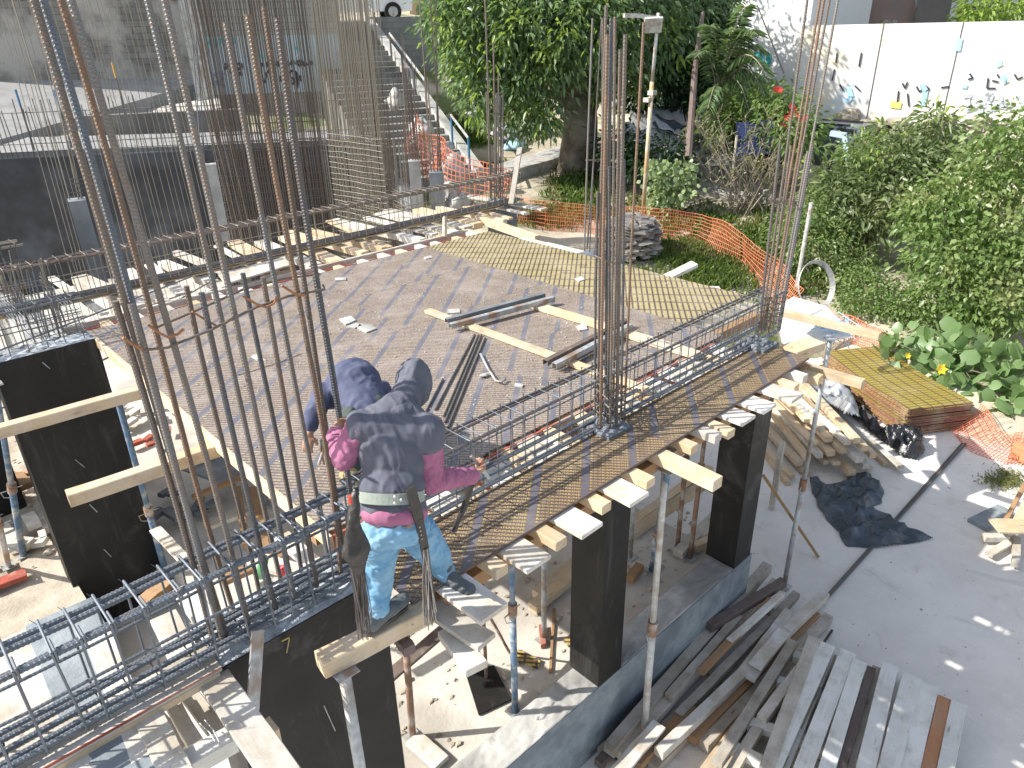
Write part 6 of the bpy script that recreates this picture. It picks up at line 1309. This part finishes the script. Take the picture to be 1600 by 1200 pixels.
# big bushes at the right
def rb_(nm, lab, base, blobs, mat, clumps, per, spread, leaf, **k):
    bs = hit(*base); R_ = math.hypot(bs.x, bs.y); bush(nm, lab, 'shrub', bs, [(tuple(at_r(x,y,R_+dr)), R) for x,y,dr,R in blobs], mat, clumps, per, spread, leaf, group='bushes at the right', **k)
rb_('bush', 'tall loquat bush with long leaves below the white wall', (1350,400), [(1300,285,.5,.55),(1345,255,1,.6),(1375,285,.3,.8),(1320,310,0,.7),(1400,245,1,.65),(1462,185,1.2,.3),(1425,270,.4,.75),(1300,335,-.3,.55),(1350,345,-.4,.65),(1400,320,-.2,.7),(1455,235,1,.5),(1380,215,1.2,.35),(1470,210,1.2,.35)], LM['loquat'], 620, 12, .17, (.17,.28), wr=.30, stems=9, extra=(LM['yellow'], .05))
rb_('bush', 'broad bright green bush filling the right edge', (1530,520), [(1480,330,1,.8),(1530,300,1.4,.9),(1580,260,1.5,.9),(1470,400,.2,.75),(1520,380,.6,.85),(1580,350,.9,.9),(1500,450,-.2,.7),(1560,430,.1,.85),(1610,400,.5,.9),(1590,480,-.3,.7),(1445,340,.7,.6),(1600,210,1.6,.8),(1540,490,-.5,.55)], LM['bright'], 900, 12, .14, (.10,.16), wr=.62, stems=10)
rb_('bush', 'yellowish green undergrowth around the slanting stake', (1265,430), [(1250,380,0,.5),(1290,400,0,.55),(1230,350,.3,.45),(1310,430,-.2,.5),(1260,330,.5,.5),(1285,365,.2,.5),(1340,420,-.2,.45),(1350,235,1.6,.5),(1215,400,.2,.35)], LM['bright'], 330, 12, .14, (.07,.12), wr=.45, extra=(LM['dry'], .12))
rb_('bush', 'low vine thicket above the plywood stack', (1390,500), [(1330,470,0,.35),(1370,480,0,.38),(1350,440,.4,.4),(1410,480,0,.4),(1440,500,-.1,.4),(1400,520,-.3,.3),(1450,460,.3,.45),(1380,450,.4,.35)], LM['bright'], 360, 12, .11, (.06,.10), wr=.6, flat=.6)
bs = hit(1480,590); R_ = math.hypot(bs.x,bs.y)
sq = bush('squash_plant', 'broad round leaved squash plant beside the plywood stack', 'plant', bs, [(tuple(at_r(x,y,R_+dr)), R) for x,y,dr,R in ((1400,545,.4,.3),(1450,560,.2,.35),(1500,600,-.1,.35),(1540,590,.1,.4),(1580,610,-.1,.35),(1560,560,.4,.45),(1500,550,.5,.4),(1600,560,.4,.4),(1440,530,.7,.3),(1590,650,-.6,.25),(1545,635,-.4,.25),(1475,580,0,.25),(1480,530,.7,.3))], LM['squash'], 130, 3, .16, (.22,.36), .95, 6, .015, rnd=True, flat=.45, droop=0, shell=.2)
fl_ = speckled('petal_yellow', (.85,.62,.03), (.8,.5,.02), 5, .5); fr_ = speckled('petal_red', (.75,.05,.03), (.6,.04,.03), 5, .5)
def flower(px, py, r, s, mat, lab):
    c = at_r(px, py, r); t = thing('flower', lab, 'flower', c); n = 6; b = MB()
    for i in range(n):
        a = 2*math.pi*i/n; d = RW @ Vector((math.cos(a), math.sin(a), .35)); e = RW @ Vector((-math.sin(a), math.cos(a), 0))
        b.add([c, c+d*s*.55+e*s*.3, c+d*s, c+d*s*.55-e*s*.3], [(0,1,2,3)])
    o = b.build('petals', mat, t); m_ = o.modifiers.new('t','SOLIDIFY'); m_.thickness = .004; MB().lump(c, s*.18, 7, 5, .1).build('centre', M['twig'], t)
flower(1470,577,R_-.5,.11,fl_,'bright yellow squash flower beside the plywood stack'); flower(1418,556,R_-.3,.06,fl_,'pale yellow flower near the stack edge')
for i, (x, y) in enumerate(((1212,140),(1218,141),(1236,178),(1240,172),(1228,185),(1252,188),(1258,184),(1222,197),(1237,166),(1245,180))): flower(x, y, 20.3, .09, fr_, 'red flower near the hidden car, %s from the left' % ['first','second','fifth','seventh','fourth','ninth','tenth','third','sixth','eighth'][i])
# grass tufts (uncountable)
b0 = []; d0 = []; l0 = []
def grass(cx, cy, sx, sy, n, h):
    for _ in range(n):
        p = hit(cx+RND.gauss(0,sx), cy+RND.gauss(0,sy)); 
        if p.z < -4.2 or math.hypot(p.x,p.y) > 45: continue
        for k in range(7): b0.append((p.x+RND.uniform(-.12,.12), p.y+RND.uniform(-.12,.12), p.z)); d0.append((RND.uniform(-.5,.5), RND.uniform(-.5,.5), 1)); l0.append(h*RND.uniform(.5,1.2))
for a in ((860,345,30,8,150,.28),(900,330,25,8,110,.28),(1110,430,40,22,320,.32),(1060,400,30,12,160,.3),(1160,400,25,18,150,.3),(1000,330,40,15,160,.26),(890,295,18,18,90,.4),(930,300,22,12,90,.35),(735,195,22,6,90,.45),(745,222,18,6,70,.35),(770,270,15,6,50,.3),(1100,360,50,18,220,.3),(1200,380,25,20,120,.35),(1240,440,15,20,80,.3),(820,260,25,4,50,.2),(1300,440,30,20,120,.3),(1440,200,20,8,40,.4),(1330,210,50,10,90,.45),(1290,200,30,10,60,.4)): grass(*a)
l0 = np.array(l0); g_ = leaf_cloud('grass', LM['grass'], None, np.array(b0), np.array(d0), l0, l0*.10+.008, .25); tag(g_, 'green grass growing in patches on the slope behind the site', 'grass', None, 'stuff')
b0 = []; d0 = []; l0 = []
for _ in range(700): 
    p = at_z(RND.gauss(1572,18), RND.gauss(752,8), YZ); b0.append(tuple(p)); d0.append((RND.uniform(-.8,.8), RND.uniform(-.8,.8), 1)); l0.append(RND.uniform(.05,.14))
l0 = np.array(l0); tag(leaf_cloud('grass', LM['dry'], None, np.array(b0), np.array(d0), l0, l0*.1+.006, .3), 'small yellowish grass patch on the yard near the right edge', 'grass', None, 'stuff')
# ------------------------------------------------------------------ the two workers
def cap(b, p, q, r0, r1, n=14, flat=1.0, side=None):
    p = Vector(p); q = Vector(q); d = q-p; L = d.length; d.normalize()
    s = Vector(side) if side else (Vector((0,0,1)) if abs(d.z) < .9 else Vector((1,0,0))); a = (s - d*s.dot(d)).normalized(); c = d.cross(a); vs = []; m = 5
    rings = []
    for k in range(m+1): t = math.pi/2*(1-k/m); rings.append((p - d*(r0*math.sin(t)), r0*math.cos(t)))
    for k in range(m+1): t = math.pi/2*k/m; rings.append((q + d*(r1*math.sin(t)), r1*math.cos(t)))
    for o, r in rings:
        r = max(r, 1e-4)
        for i in range(n): t = 2*math.pi*i/n; vs.append(o + a*(math.cos(t)*r*flat) + c*(math.sin(t)*r))
    N = len(rings); fs = [tuple(reversed(range(n))), tuple(range((N-1)*n, N*n))]
    for k in range(N-1):
        for i in range(n): j=(i+1)%n; fs.append((k*n+i,k*n+j,(k+1)*n+j,(k+1)*n+i))
    b.add(vs, fs)
def ell(b, c, r, R=None, n=18, m=12):
    c = Vector(c); vs = []; fs = []
    for i in range(m+1):
        th = math.pi*i/m
        for j in range(n):
            ph = 2*math.pi*j/n; v = Vector((max(math.sin(th),1e-3)*math.cos(ph)*r[0], max(math.sin(th),1e-3)*math.sin(ph)*r[1], math.cos(th)*r[2]))
            vs.append(c + (R @ v if R else v))
    for i in range(m):
        for j in range(n): fs.append((i*n+j,(i+1)*n+j,(i+1)*n+(j+1)%n,i*n+(j+1)%n))
    fs += [tuple(range(n)), tuple(reversed(range(m*n, (m+1)*n)))]
    b.add(vs, fs)
def fuse(name, b, mat, parent, voxel=.009, smooth=8, wr=0.0, wsc=9.0, seed=0, cut=None, stretch=(1,1,.55)):
    o = b.build(name, mat, None, origin=(0,0,0)); m_ = o.modifiers.new('r','REMESH'); m_.mode = 'VOXEL'; m_.voxel_size = voxel; m_.use_smooth_shade = True
    s_ = o.modifiers.new('s','SMOOTH'); s_.factor = .5; s_.iterations = smooth
    dg = bpy.context.evaluated_depsgraph_get(); me = bpy.data.meshes.new_from_object(o.evaluated_get(dg)); bpy.data.objects.remove(o)
    n = len(me.vertices); co = np.empty(n*3); me.vertices.foreach_get('co', co); co = co.reshape(-1,3); no = np.empty(n*3); me.vertices.foreach_get('normal', no); no = no.reshape(-1,3)
    if wr:
        for i in range(n):
            v = Vector((co[i,0]*wsc*stretch[0]+seed, co[i,1]*wsc*stretch[1], co[i,2]*wsc*stretch[2]))
            w = noise.noise(v + Vector((noise.noise(v*.7)*1.5,)*3)); w2 = 1 - abs(noise.noise(v*1.9 + Vector((seed,3,1))))*3
            co[i] += no[i]*wr*(w*1.3 + .6*max(-.4, w2))
    org = np.array(parent.location) if parent else np.zeros(3)
    me.vertices.foreach_set('co', (co - org).ravel()); me.polygons.foreach_set('use_smooth', [True]*len(me.polygons)); me.materials.clear(); me.materials.append(mat); me.update(); me.name = name
    r = bpy.data.objects.new(name, me); SC.collection.objects.link(r)
    if parent: r.parent = parent; r.location = (0,0,0)
    return r
def cloth(name, c1, c2, rough=.9, fuzz=60):
    t = NT(name); p = t.pos(); col = t.mix(t.ramp(t.noise(p, 7, 5, .6), .35, .65), c1, c2); t.bump(t.noise(p, 220, 3), .35, .002); return t.fin(col, rough, 0, .2)
skin = speckled('skin', (.42,.24,.16), (.36,.19,.12), 8, .6, bump=.05)
slate = cloth('slate_cloth', (.13,.135,.165), (.105,.11,.14)); pink = cloth('pink_cloth', (.40,.16,.26), (.32,.12,.20)); denim = cloth('denim', (.13,.30,.48), (.26,.44,.58)); navy = cloth('navy_cloth', (.10,.11,.17), (.075,.085,.14)); olive = cloth('olive_cloth', (.085,.10,.09), (.065,.075,.07))
leather = speckled('leather', (.025,.022,.02), (.045,.038,.032), 12, .45, bump=.2); boot = speckled('boot', (.075,.09,.10), (.13,.14,.145), 9, .6, bump=.3); belt_m = speckled('webbing', (.34,.38,.33), (.28,.32,.28), 30, .85); hair = speckled('hair', (.02,.016,.014), (.03,.025,.02), 20, .6); tan = speckled('tan_boot', (.40,.30,.14), (.3,.22,.1), 10, .7)
def Y(px, py, y): return at_y(px, py, y)
def hand(b, wrist, aim, palmn, curl=.9, L=.075, thumb=1):
    """palm, four bent fingers of unequal length and a thumb from the side of the palm"""
    aim = Vector(aim).normalized(); n = Vector(palmn); n = (n - aim*n.dot(aim)).normalized(); s = aim.cross(n)
    w = Vector(wrist); pm_ = w + aim*.045
    cap(b, w, w+aim*.03, .024, .030, 12, .6, n); cap(b, w+aim*.02, w+aim*.065, .036, .040, 14, .45, n)
    for i, (o, l) in enumerate(((-.030,.85),(-.010,1.0),(.011,.95),(.030,.75))):
        k0 = w + aim*.075 + s*o; a1 = (aim*math.cos(curl*.5)+n*math.sin(curl*.5)); a2 = (aim*math.cos(curl*1.3)+n*math.sin(curl*1.3)); a3 = (aim*math.cos(curl*2.0)+n*math.sin(curl*2.0))
        k1 = k0 + a1*(.036*l); k2 = k1 + a2*(.026*l); k3 = k2 + a3*(.020*l)
        cap(b, k0-aim*.01, k1, .0098, .0090, 9); cap(b, k1, k2, .0090, .0084, 9); cap(b, k2, k3, .0084, .0074, 9)
    t0 = w + aim*.025 + s*(-.034*thumb); t1 = t0 + (s*(-.6*thumb)+aim*.7+n*.35).normalized()*.032; t2 = t1 + (aim*.7+n*.8).normalized()*.030
    cap(b, t0, t1, .0125, .011, 9); cap(b, t1, t2, .011, .009, 9)
def person(lab, J, o):
    t = thing('person', lab, 'person', o); return t
# --- worker one: hooded slate waistcoat, pink sleeves
w1 = thing('person', 'worker seen from behind in grey hooded waistcoat, pink sleeves and pale blue jeans', 'person', (1.62, 2.60, 0))
nk = Y(618,640,2.61); shl = Y(563,664,2.66); shr = Y(668,672,2.46); ell_l = Y(538,716,2.70); wl_ = Y(524,676,2.97); rbx = Y(532,655,3.10)
elr = Y(672,752,2.47); wr_ = Y(741,742,2.57); chest = Y(612,695,2.57); waist = Y(612,762,2.51); pel = Y(618,815,2.47); hl = Y(592,838,2.52); hr = Y(652,832,2.52)
kl = Y(594,890,2.60); al = Y(590,948,2.615); kr = Y(684,872,2.70); ar = Y(697,905,2.66); hd = Y(646,600,2.72)
upd = (nk-pel).normalized(); latd = (shr-shl); latd = (latd - upd*latd.dot(upd)).normalized(); fw = upd.cross(latd)
TM = Matrix((latd, fw, upd)).transposed()
def torso(b, g=0.0, hips=True):
    ell(b, chest.lerp(nk,.35), (.160+g,.09+g,.15+g), TM); ell(b, chest, (.150+g,.10+g,.15+g), TM); ell(b, waist, (.138+g,.095+g,.13+g), TM)
    if hips: ell(b, pel, (.148+g,.108+g,.12+g), TM)
    cap(b, shl, shr, .056+g, .056+g, 14); cap(b, nk, nk.lerp(hd,.35), .065+g, .055+g, 14)
b = MB(); torso(b)
cap(b, nk, hd, .055, .05); ell(b, hd, (.075,.095,.112), TM)
for s_ in (-1,1): ell(b, hd + latd*(.076*s_), (.012,.022,.030), TM); ell(b, hd + latd*(.030*s_) + fw*.085 + V(0,0,.0), (.015,.012,.010), TM)
cap(b, hd+fw*.09+V(0,0,.005), hd+fw*.115+V(0,0,-.025), .011, .016, 8); cap(b, hd+fw*.092-latd*.02+V(0,0,-.055), hd+fw*.092+latd*.02+V(0,0,-.055), .009, .009, 8); ell(b, hd+fw*.07+V(0,0,-.09), (.035,.035,.03), TM)
cap(b, shl, ell_l, .050, .042); cap(b, ell_l, wl_, .042, .028); cap(b, shr, elr, .050, .042); cap(b, elr, wr_, .042, .028)
hand(b, wl_, (rbx-wl_), latd, 1.0, thumb=-1)
hand(b, wr_, (wr_-elr).normalized()+V(.15,.2,.25), V(-.2,.5,.8), .9)
for a_, c_, d_ in ((hl,kl,al),(hr,kr,ar)): cap(b, a_, c_, .085, .058); cap(b, c_, d_, .056, .04); cap(b, d_, d_+V(.08,.05,-.06), .038, .03)
fuse('body', b, skin, w1, .0075, 3)
# shirt: sleeves and hem
def sleeve(a, e, w, r0, r1, r2, seed, nm='sleeve', m=pink, cuff=.88):
    b = MB(); cap(b, a, e, r0, r1); cap(b, e, e.lerp(w, cuff), r1, r2); return fuse(nm, b, m, w1, .007, 5, .0075, 15, seed, stretch=(1.2,.6,1.2))
sleeve(shl, ell_l, wl_, .066, .060, .047, 2); sleeve(shr, elr, wr_, .070, .064, .045, 5, cuff=.93)
b = MB(); ell(b, pel+V(0,0,.055), (.162,.120,.072), TM); fuse('shirt_hem', b, pink, w1, .008, 4, .003, 12, 3)
b = MB(); torso(b, .018, False); ell(b, waist.lerp(pel,.55), (.162,.122,.13), TM); ell(b, chest + V(0,-.01,-.06), (.168,.118,.15), TM); ell(b, waist, (.160,.115,.12), TM)
cap(b, shl, shl.lerp(ell_l,.12), .068, .070); cap(b, shr, shr.lerp(elr,.18), .080, .082); fuse('waistcoat', b, slate, w1, .007, 7, .0065, 8, 1, stretch=(1.9,1,.6))
# hood
b = MB(); HM = TM; ell(b, hd+V(0,-.005,.008), (.092,.110,.125), HM); ell(b, hd+V(.0,-.03,.085)-fw*.0, (.052,.062,.060), HM); ell(b, hd.lerp(nk,.5)+V(0,-.01,.0), (.076,.085,.09), HM); ell(b, nk+V(0,-.02,.0), (.10,.075,.05), HM); cap(b, nk-latd*.07+V(0,-.012,-.01), nk+latd*.07+V(0,-.012,-.01), .045, .045)
fuse('hood', b, slate, w1, .007, 5, .007, 11, 4, stretch=(1.2,1.2,.7))
# jeans
b = MB(); ell(b, pel+V(0,0,-.03), (.168,.124,.10), TM); cap(b, hl, kl, .100, .075); cap(b, kl, al+V(0,0,.02), .073, .060); cap(b, hr, kr, .100, .078); cap(b, kr, ar+V(0,0,.03), .074, .058)
fuse('jeans', b, denim, w1, .0075, 5, .008, 13, 6, stretch=(1,1,1.5))
b = MB(); cap(b, al+V(-.002,0,.015), al+V(0,0,-.0), .063, .062); 
for k in range(3): cap(b, al+V(-.045,-.005,.012+.028*k), al+V(.045,.0,.02+.026*k), .024, .024, 8)
fuse('trouser_cuff', b, denim, w1, .007, 3, .006, 26, 8)
for (an, di, nm) in ((al, V(1,.12,0).normalized(), 'l'), (ar, V(.10,-.55,0).normalized(), 'r')):
    fz = .0 if nm == 'l' else -.06
    base = V(an.x, an.y, fz if nm=='r' else .0); b = MB(); hz = base + V(0,0,.05)
    cap(b, hz - di*.055, hz + di*.06, .054, .048, 14); cap(b, hz+di*.05+V(0,0,-.008), hz+di*.165+V(0,0,-.010), .049, .045, 14, .8, (0,0,1)); cap(b, hz-di*.01+V(0,0,.02), V(an.x,an.y,hz.z+.08), .050, .048)
    bo = fuse('boot', b, boot, w1, .007, 4, .003, 20, 9); sb = MB(); sd2 = V(-di.y,di.x,0)
    pts = [base-di*.10-sd2*.035, base-di*.10+sd2*.035, base+di*.02+sd2*.045, base+di*.16+sd2*.045, base+di*.21, base+di*.16-sd2*.045, base+di*.02-sd2*.045]
    if (pts[1]-pts[0]).cross(pts[2]-pts[1]).z < 0: pts.reverse()
    sb.prism([(p.x,p.y) for p in pts], base.z+.001, base.z+.022); so_ = sb.build('sole', leather, None); so_.parent = bo; so_.location = so_.location - w1.location
    l_ = MB()
    for k in range(3): c_ = hz + di*(.02+.025*k)+V(0,0,.047-.006*k); l_.tube([c_-sd2*.025, c_+sd2*.025+di*.01], .003, 5)
    lo_ = l_.build('laces', leather, None); lo_.parent = bo; lo_.location = lo_.location - w1.location
# belt
def band(c, rx, ry, h, mat, nm, th=.006, tilt=0.0):
    b = MB(); n = 40; vs = []
    for i in range(n):
        a = 2*math.pi*i/n; d = TM @ Vector((math.cos(a)*rx, math.sin(a)*ry, 0)); d2 = TM @ Vector((math.cos(a)*(rx-th), math.sin(a)*(ry-th), 0)); u = TM @ Vector((0,0,h/2)); k = TM @ Vector((0,0,tilt*math.cos(a)))
        vs += [c+d-u+k, c+d+u+k, c+d2+u+k, c+d2-u+k]
    fs = []
    for i in range(n):
        j = (i+1)%n
        for q in range(4): fs.append((i*4+q, j*4+q, j*4+(q+1)%4, i*4+(q+1)%4))
    b.add(vs, fs); return b.build(nm, mat, w1, smooth=False)
bc_ = Y(608,772,2.50); band(bc_, .168, .124, .052, belt_m, 'belt', tilt=-.004)
for (x, y) in ((617,771),(627,776),(617,781),(634,781)): MB().lump(Y(x,y+5,2.375), .0075, 8, 6, 0, 1).build('rivet', M['prop_white'], w1)
# left side: pouch with tools and wire, right side: strap with a bundle of tie wire
b = MB(); a0 = Y(556,772,2.47); a1 = Y(552,815,2.44); a2 = Y(557,858,2.42); cap(b, a0, a1, .022, .030, 12, .7); cap(b, a1, a2, .032, .072, 14, .55, (0,1,0)); cap(b, a2, Y(560,885,2.42), .066, .040, 14, .5, (0,1,0)); fuse('tool_pouch', b, leather, w1, .007, 4, .005, 14, 2)
MB().tube([Y(546,775,2.42), Y(548,787,2.42)], .008, 8).build('red_handle', speckled('red_handle', (.7,.08,.04), (.6,.06,.03), 9, .4), w1)
b = MB(); b.beam(Y(641,762,2.345), Y(655,812,2.335), .052, .012, (0,-1,.2)); b.beam(Y(655,812,2.335), Y(664,858,2.335), .046, .014, (0,-1,.2), .003); b.build('strap', leather, w1)
for k in range(4): MB().lump(Y(656+1.2*k,824+6*k,2.322), .004, 6, 5, 0, 1).build('rivet', M['prop_white'], w1)
def bundle(p, q, n, r, spread, mats, nm='tie_wire_bundle'):
    bb_ = thing(nm, None, None, p); bb_.parent = w1; bb_.location = Vector(p) - w1.location
    for k, mt in enumerate(mats):
        b = MB()
        for i in range(n//len(mats)):
            s0 = V(RND.uniform(-1,1),RND.uniform(-1,1),0)*spread*.5; s1 = V(RND.uniform(-1,1),RND.uniform(-1,1),0)*spread*1.1; m_ = Vector(p).lerp(q,.5)+ (s0+s1)*.6
            b.tube([Vector(p)+s0, m_, Vector(q)+s1+V(0,0,RND.uniform(-.05,.09))], r, 4)
        o_ = b.build('wires', mt, None); o_.parent = bb_; o_.location = o_.location - Vector(p)
bundle(Y(664,856,2.335), Y(672,968,2.345), 60, .0022, .030, (M['bar_dark'], M['bar_rust'], M['dark_wood'], M['wire']))
bundle(Y(565,885,2.42), Y(572,985,2.42), 42, .0022, .030, (M['bar_dark'], M['dark_wood'], M['bar_rust']))
bundle(Y(550,885,2.42), Y(566,990,2.43), 24, .0022, .018, (M['bar_dark'], M['bar_rust']))
# tools in his right hand
MB().tube([Y(736,757,2.58), Y(726,790,2.60), Y(709,830,2.62)], .015, 10, rs=[.020,.019,.014]).build('x', leather, w1).name = 'tool_handle'
b = MB(); b.beam(Y(736,712,2.64), Y(764,747,2.62), .020, .014, (0,-1,.4), .003); b.beam(Y(744,716,2.66), Y(764,747,2.62), .012, .012, (0,-1,.4)); b.build('pliers', M['prop_grey'], w1)
# --- worker two bending down behind him
w2 = thing('person', 'second worker in navy sweater and olive trousers bending down behind the first', 'person', (2.1, 3.85, 0))
pv = Y(574,638,3.78); cs = Y(552,598,4.05); n2 = Y(536,606,4.28); sl2 = Y(507,618,4.12); sr2 = Y(592,612,4.18); el2 = Y(489,650,4.02); wl2 = Y(483,678,3.96); er2 = Y(606,625,4.25); wr2 = Y(600,648,4.30)
hl2 = Y(552,655,3.76); hr2 = Y(585,652,3.80); kl2 = Y(556,702,3.92); kr2 = Y(590,690,4.0); al2 = V(Y(552,748,3.78).x, 3.80, .10); ar2 = V(al2.x+.28, 3.86, .10); hd2 = n2 + V(.05,.12,-.14)
def chain(b, g):
    cap(b, pv, cs, .125+g, .165+g, 18, .85, (0,0,1)); cap(b, cs, n2, .165+g, .10+g, 18, .8, (0,0,1)); cap(b, sl2, sr2, .075+g, .075+g)
b = MB(); chain(b, 0); cap(b, n2, hd2, .05, .05); ell(b, hd2, (.075,.092,.11)); ell(b, hd2+V(0,.09,-.02), (.014,.02,.022))
for s_ in (-1,1): ell(b, hd2+V(.076*s_,0,0), (.012,.022,.03)); ell(b, hd2+V(.03*s_,.082,.01), (.014,.01,.01))
cap(b, sl2, el2, .05, .04); cap(b, el2, wl2, .04, .027); cap(b, sr2, er2, .05, .04); cap(b, er2, wr2, .04, .027)
hand(b, wl2, Y(478,716,3.93)-wl2, V(.6,.5,0), .55, thumb=-1); hand(b, wr2, V(0,.2,-1), V(-.5,.3,0), .6)
for a_, c_, d_ in ((hl2,kl2,al2),(hr2,kr2,ar2)): cap(b, a_, c_, .08, .058); cap(b, c_, d_, .055, .04); cap(b, d_, d_+V(.02,.10,-.06), .04, .03)
fuse('body', b, skin, w2, .008, 3)
b = MB(); chain(b, .018); cap(b, sl2, el2, .075, .062); cap(b, el2, el2.lerp(wl2,.55), .06, .052); cap(b, sr2, er2, .072, .06); cap(b, er2, er2.lerp(wr2,.6), .058, .05); fuse('sweater', b, navy, w2, .009, 6, .010, 8, 3)
b = MB(); ell(b, pv+V(.01,-.01,-.02), (.155,.135,.12)); cap(b, hl2, kl2, .095, .072); cap(b, kl2, al2, .07, .055); cap(b, hr2, kr2, .095, .072); cap(b, kr2, ar2, .07, .055); fuse('trousers', b, olive, w2, .009, 5, .009, 10, 5)
b = MB(); ell(b, hd2+V(0,-.015,.02), (.085,.098,.105)); fuse('hair', b, hair, w2, .009, 3, .003, 30, 1)
for a_ in (al2, ar2): b = MB(); cap(b, a_+V(0,-.03,-.045), a_+V(.02,.13,-.055), .045, .040, 12, .85, (0,0,1)); cap(b, a_+V(0,0,-.03), a_+V(0,0,.02), .048, .05); fuse('boot', b, tan, w2, .008, 3, .003, 20, 2)
b = MB(); b.tube([Y(503,686,3.96), Y(505,705,3.96), Y(498,726,3.95)], .010, 7); b.tube([Y(500,686,3.96), Y(502,706,3.97), Y(506,726,3.96)], .009, 7); b.build('pliers', M['prop_grey'], w2)
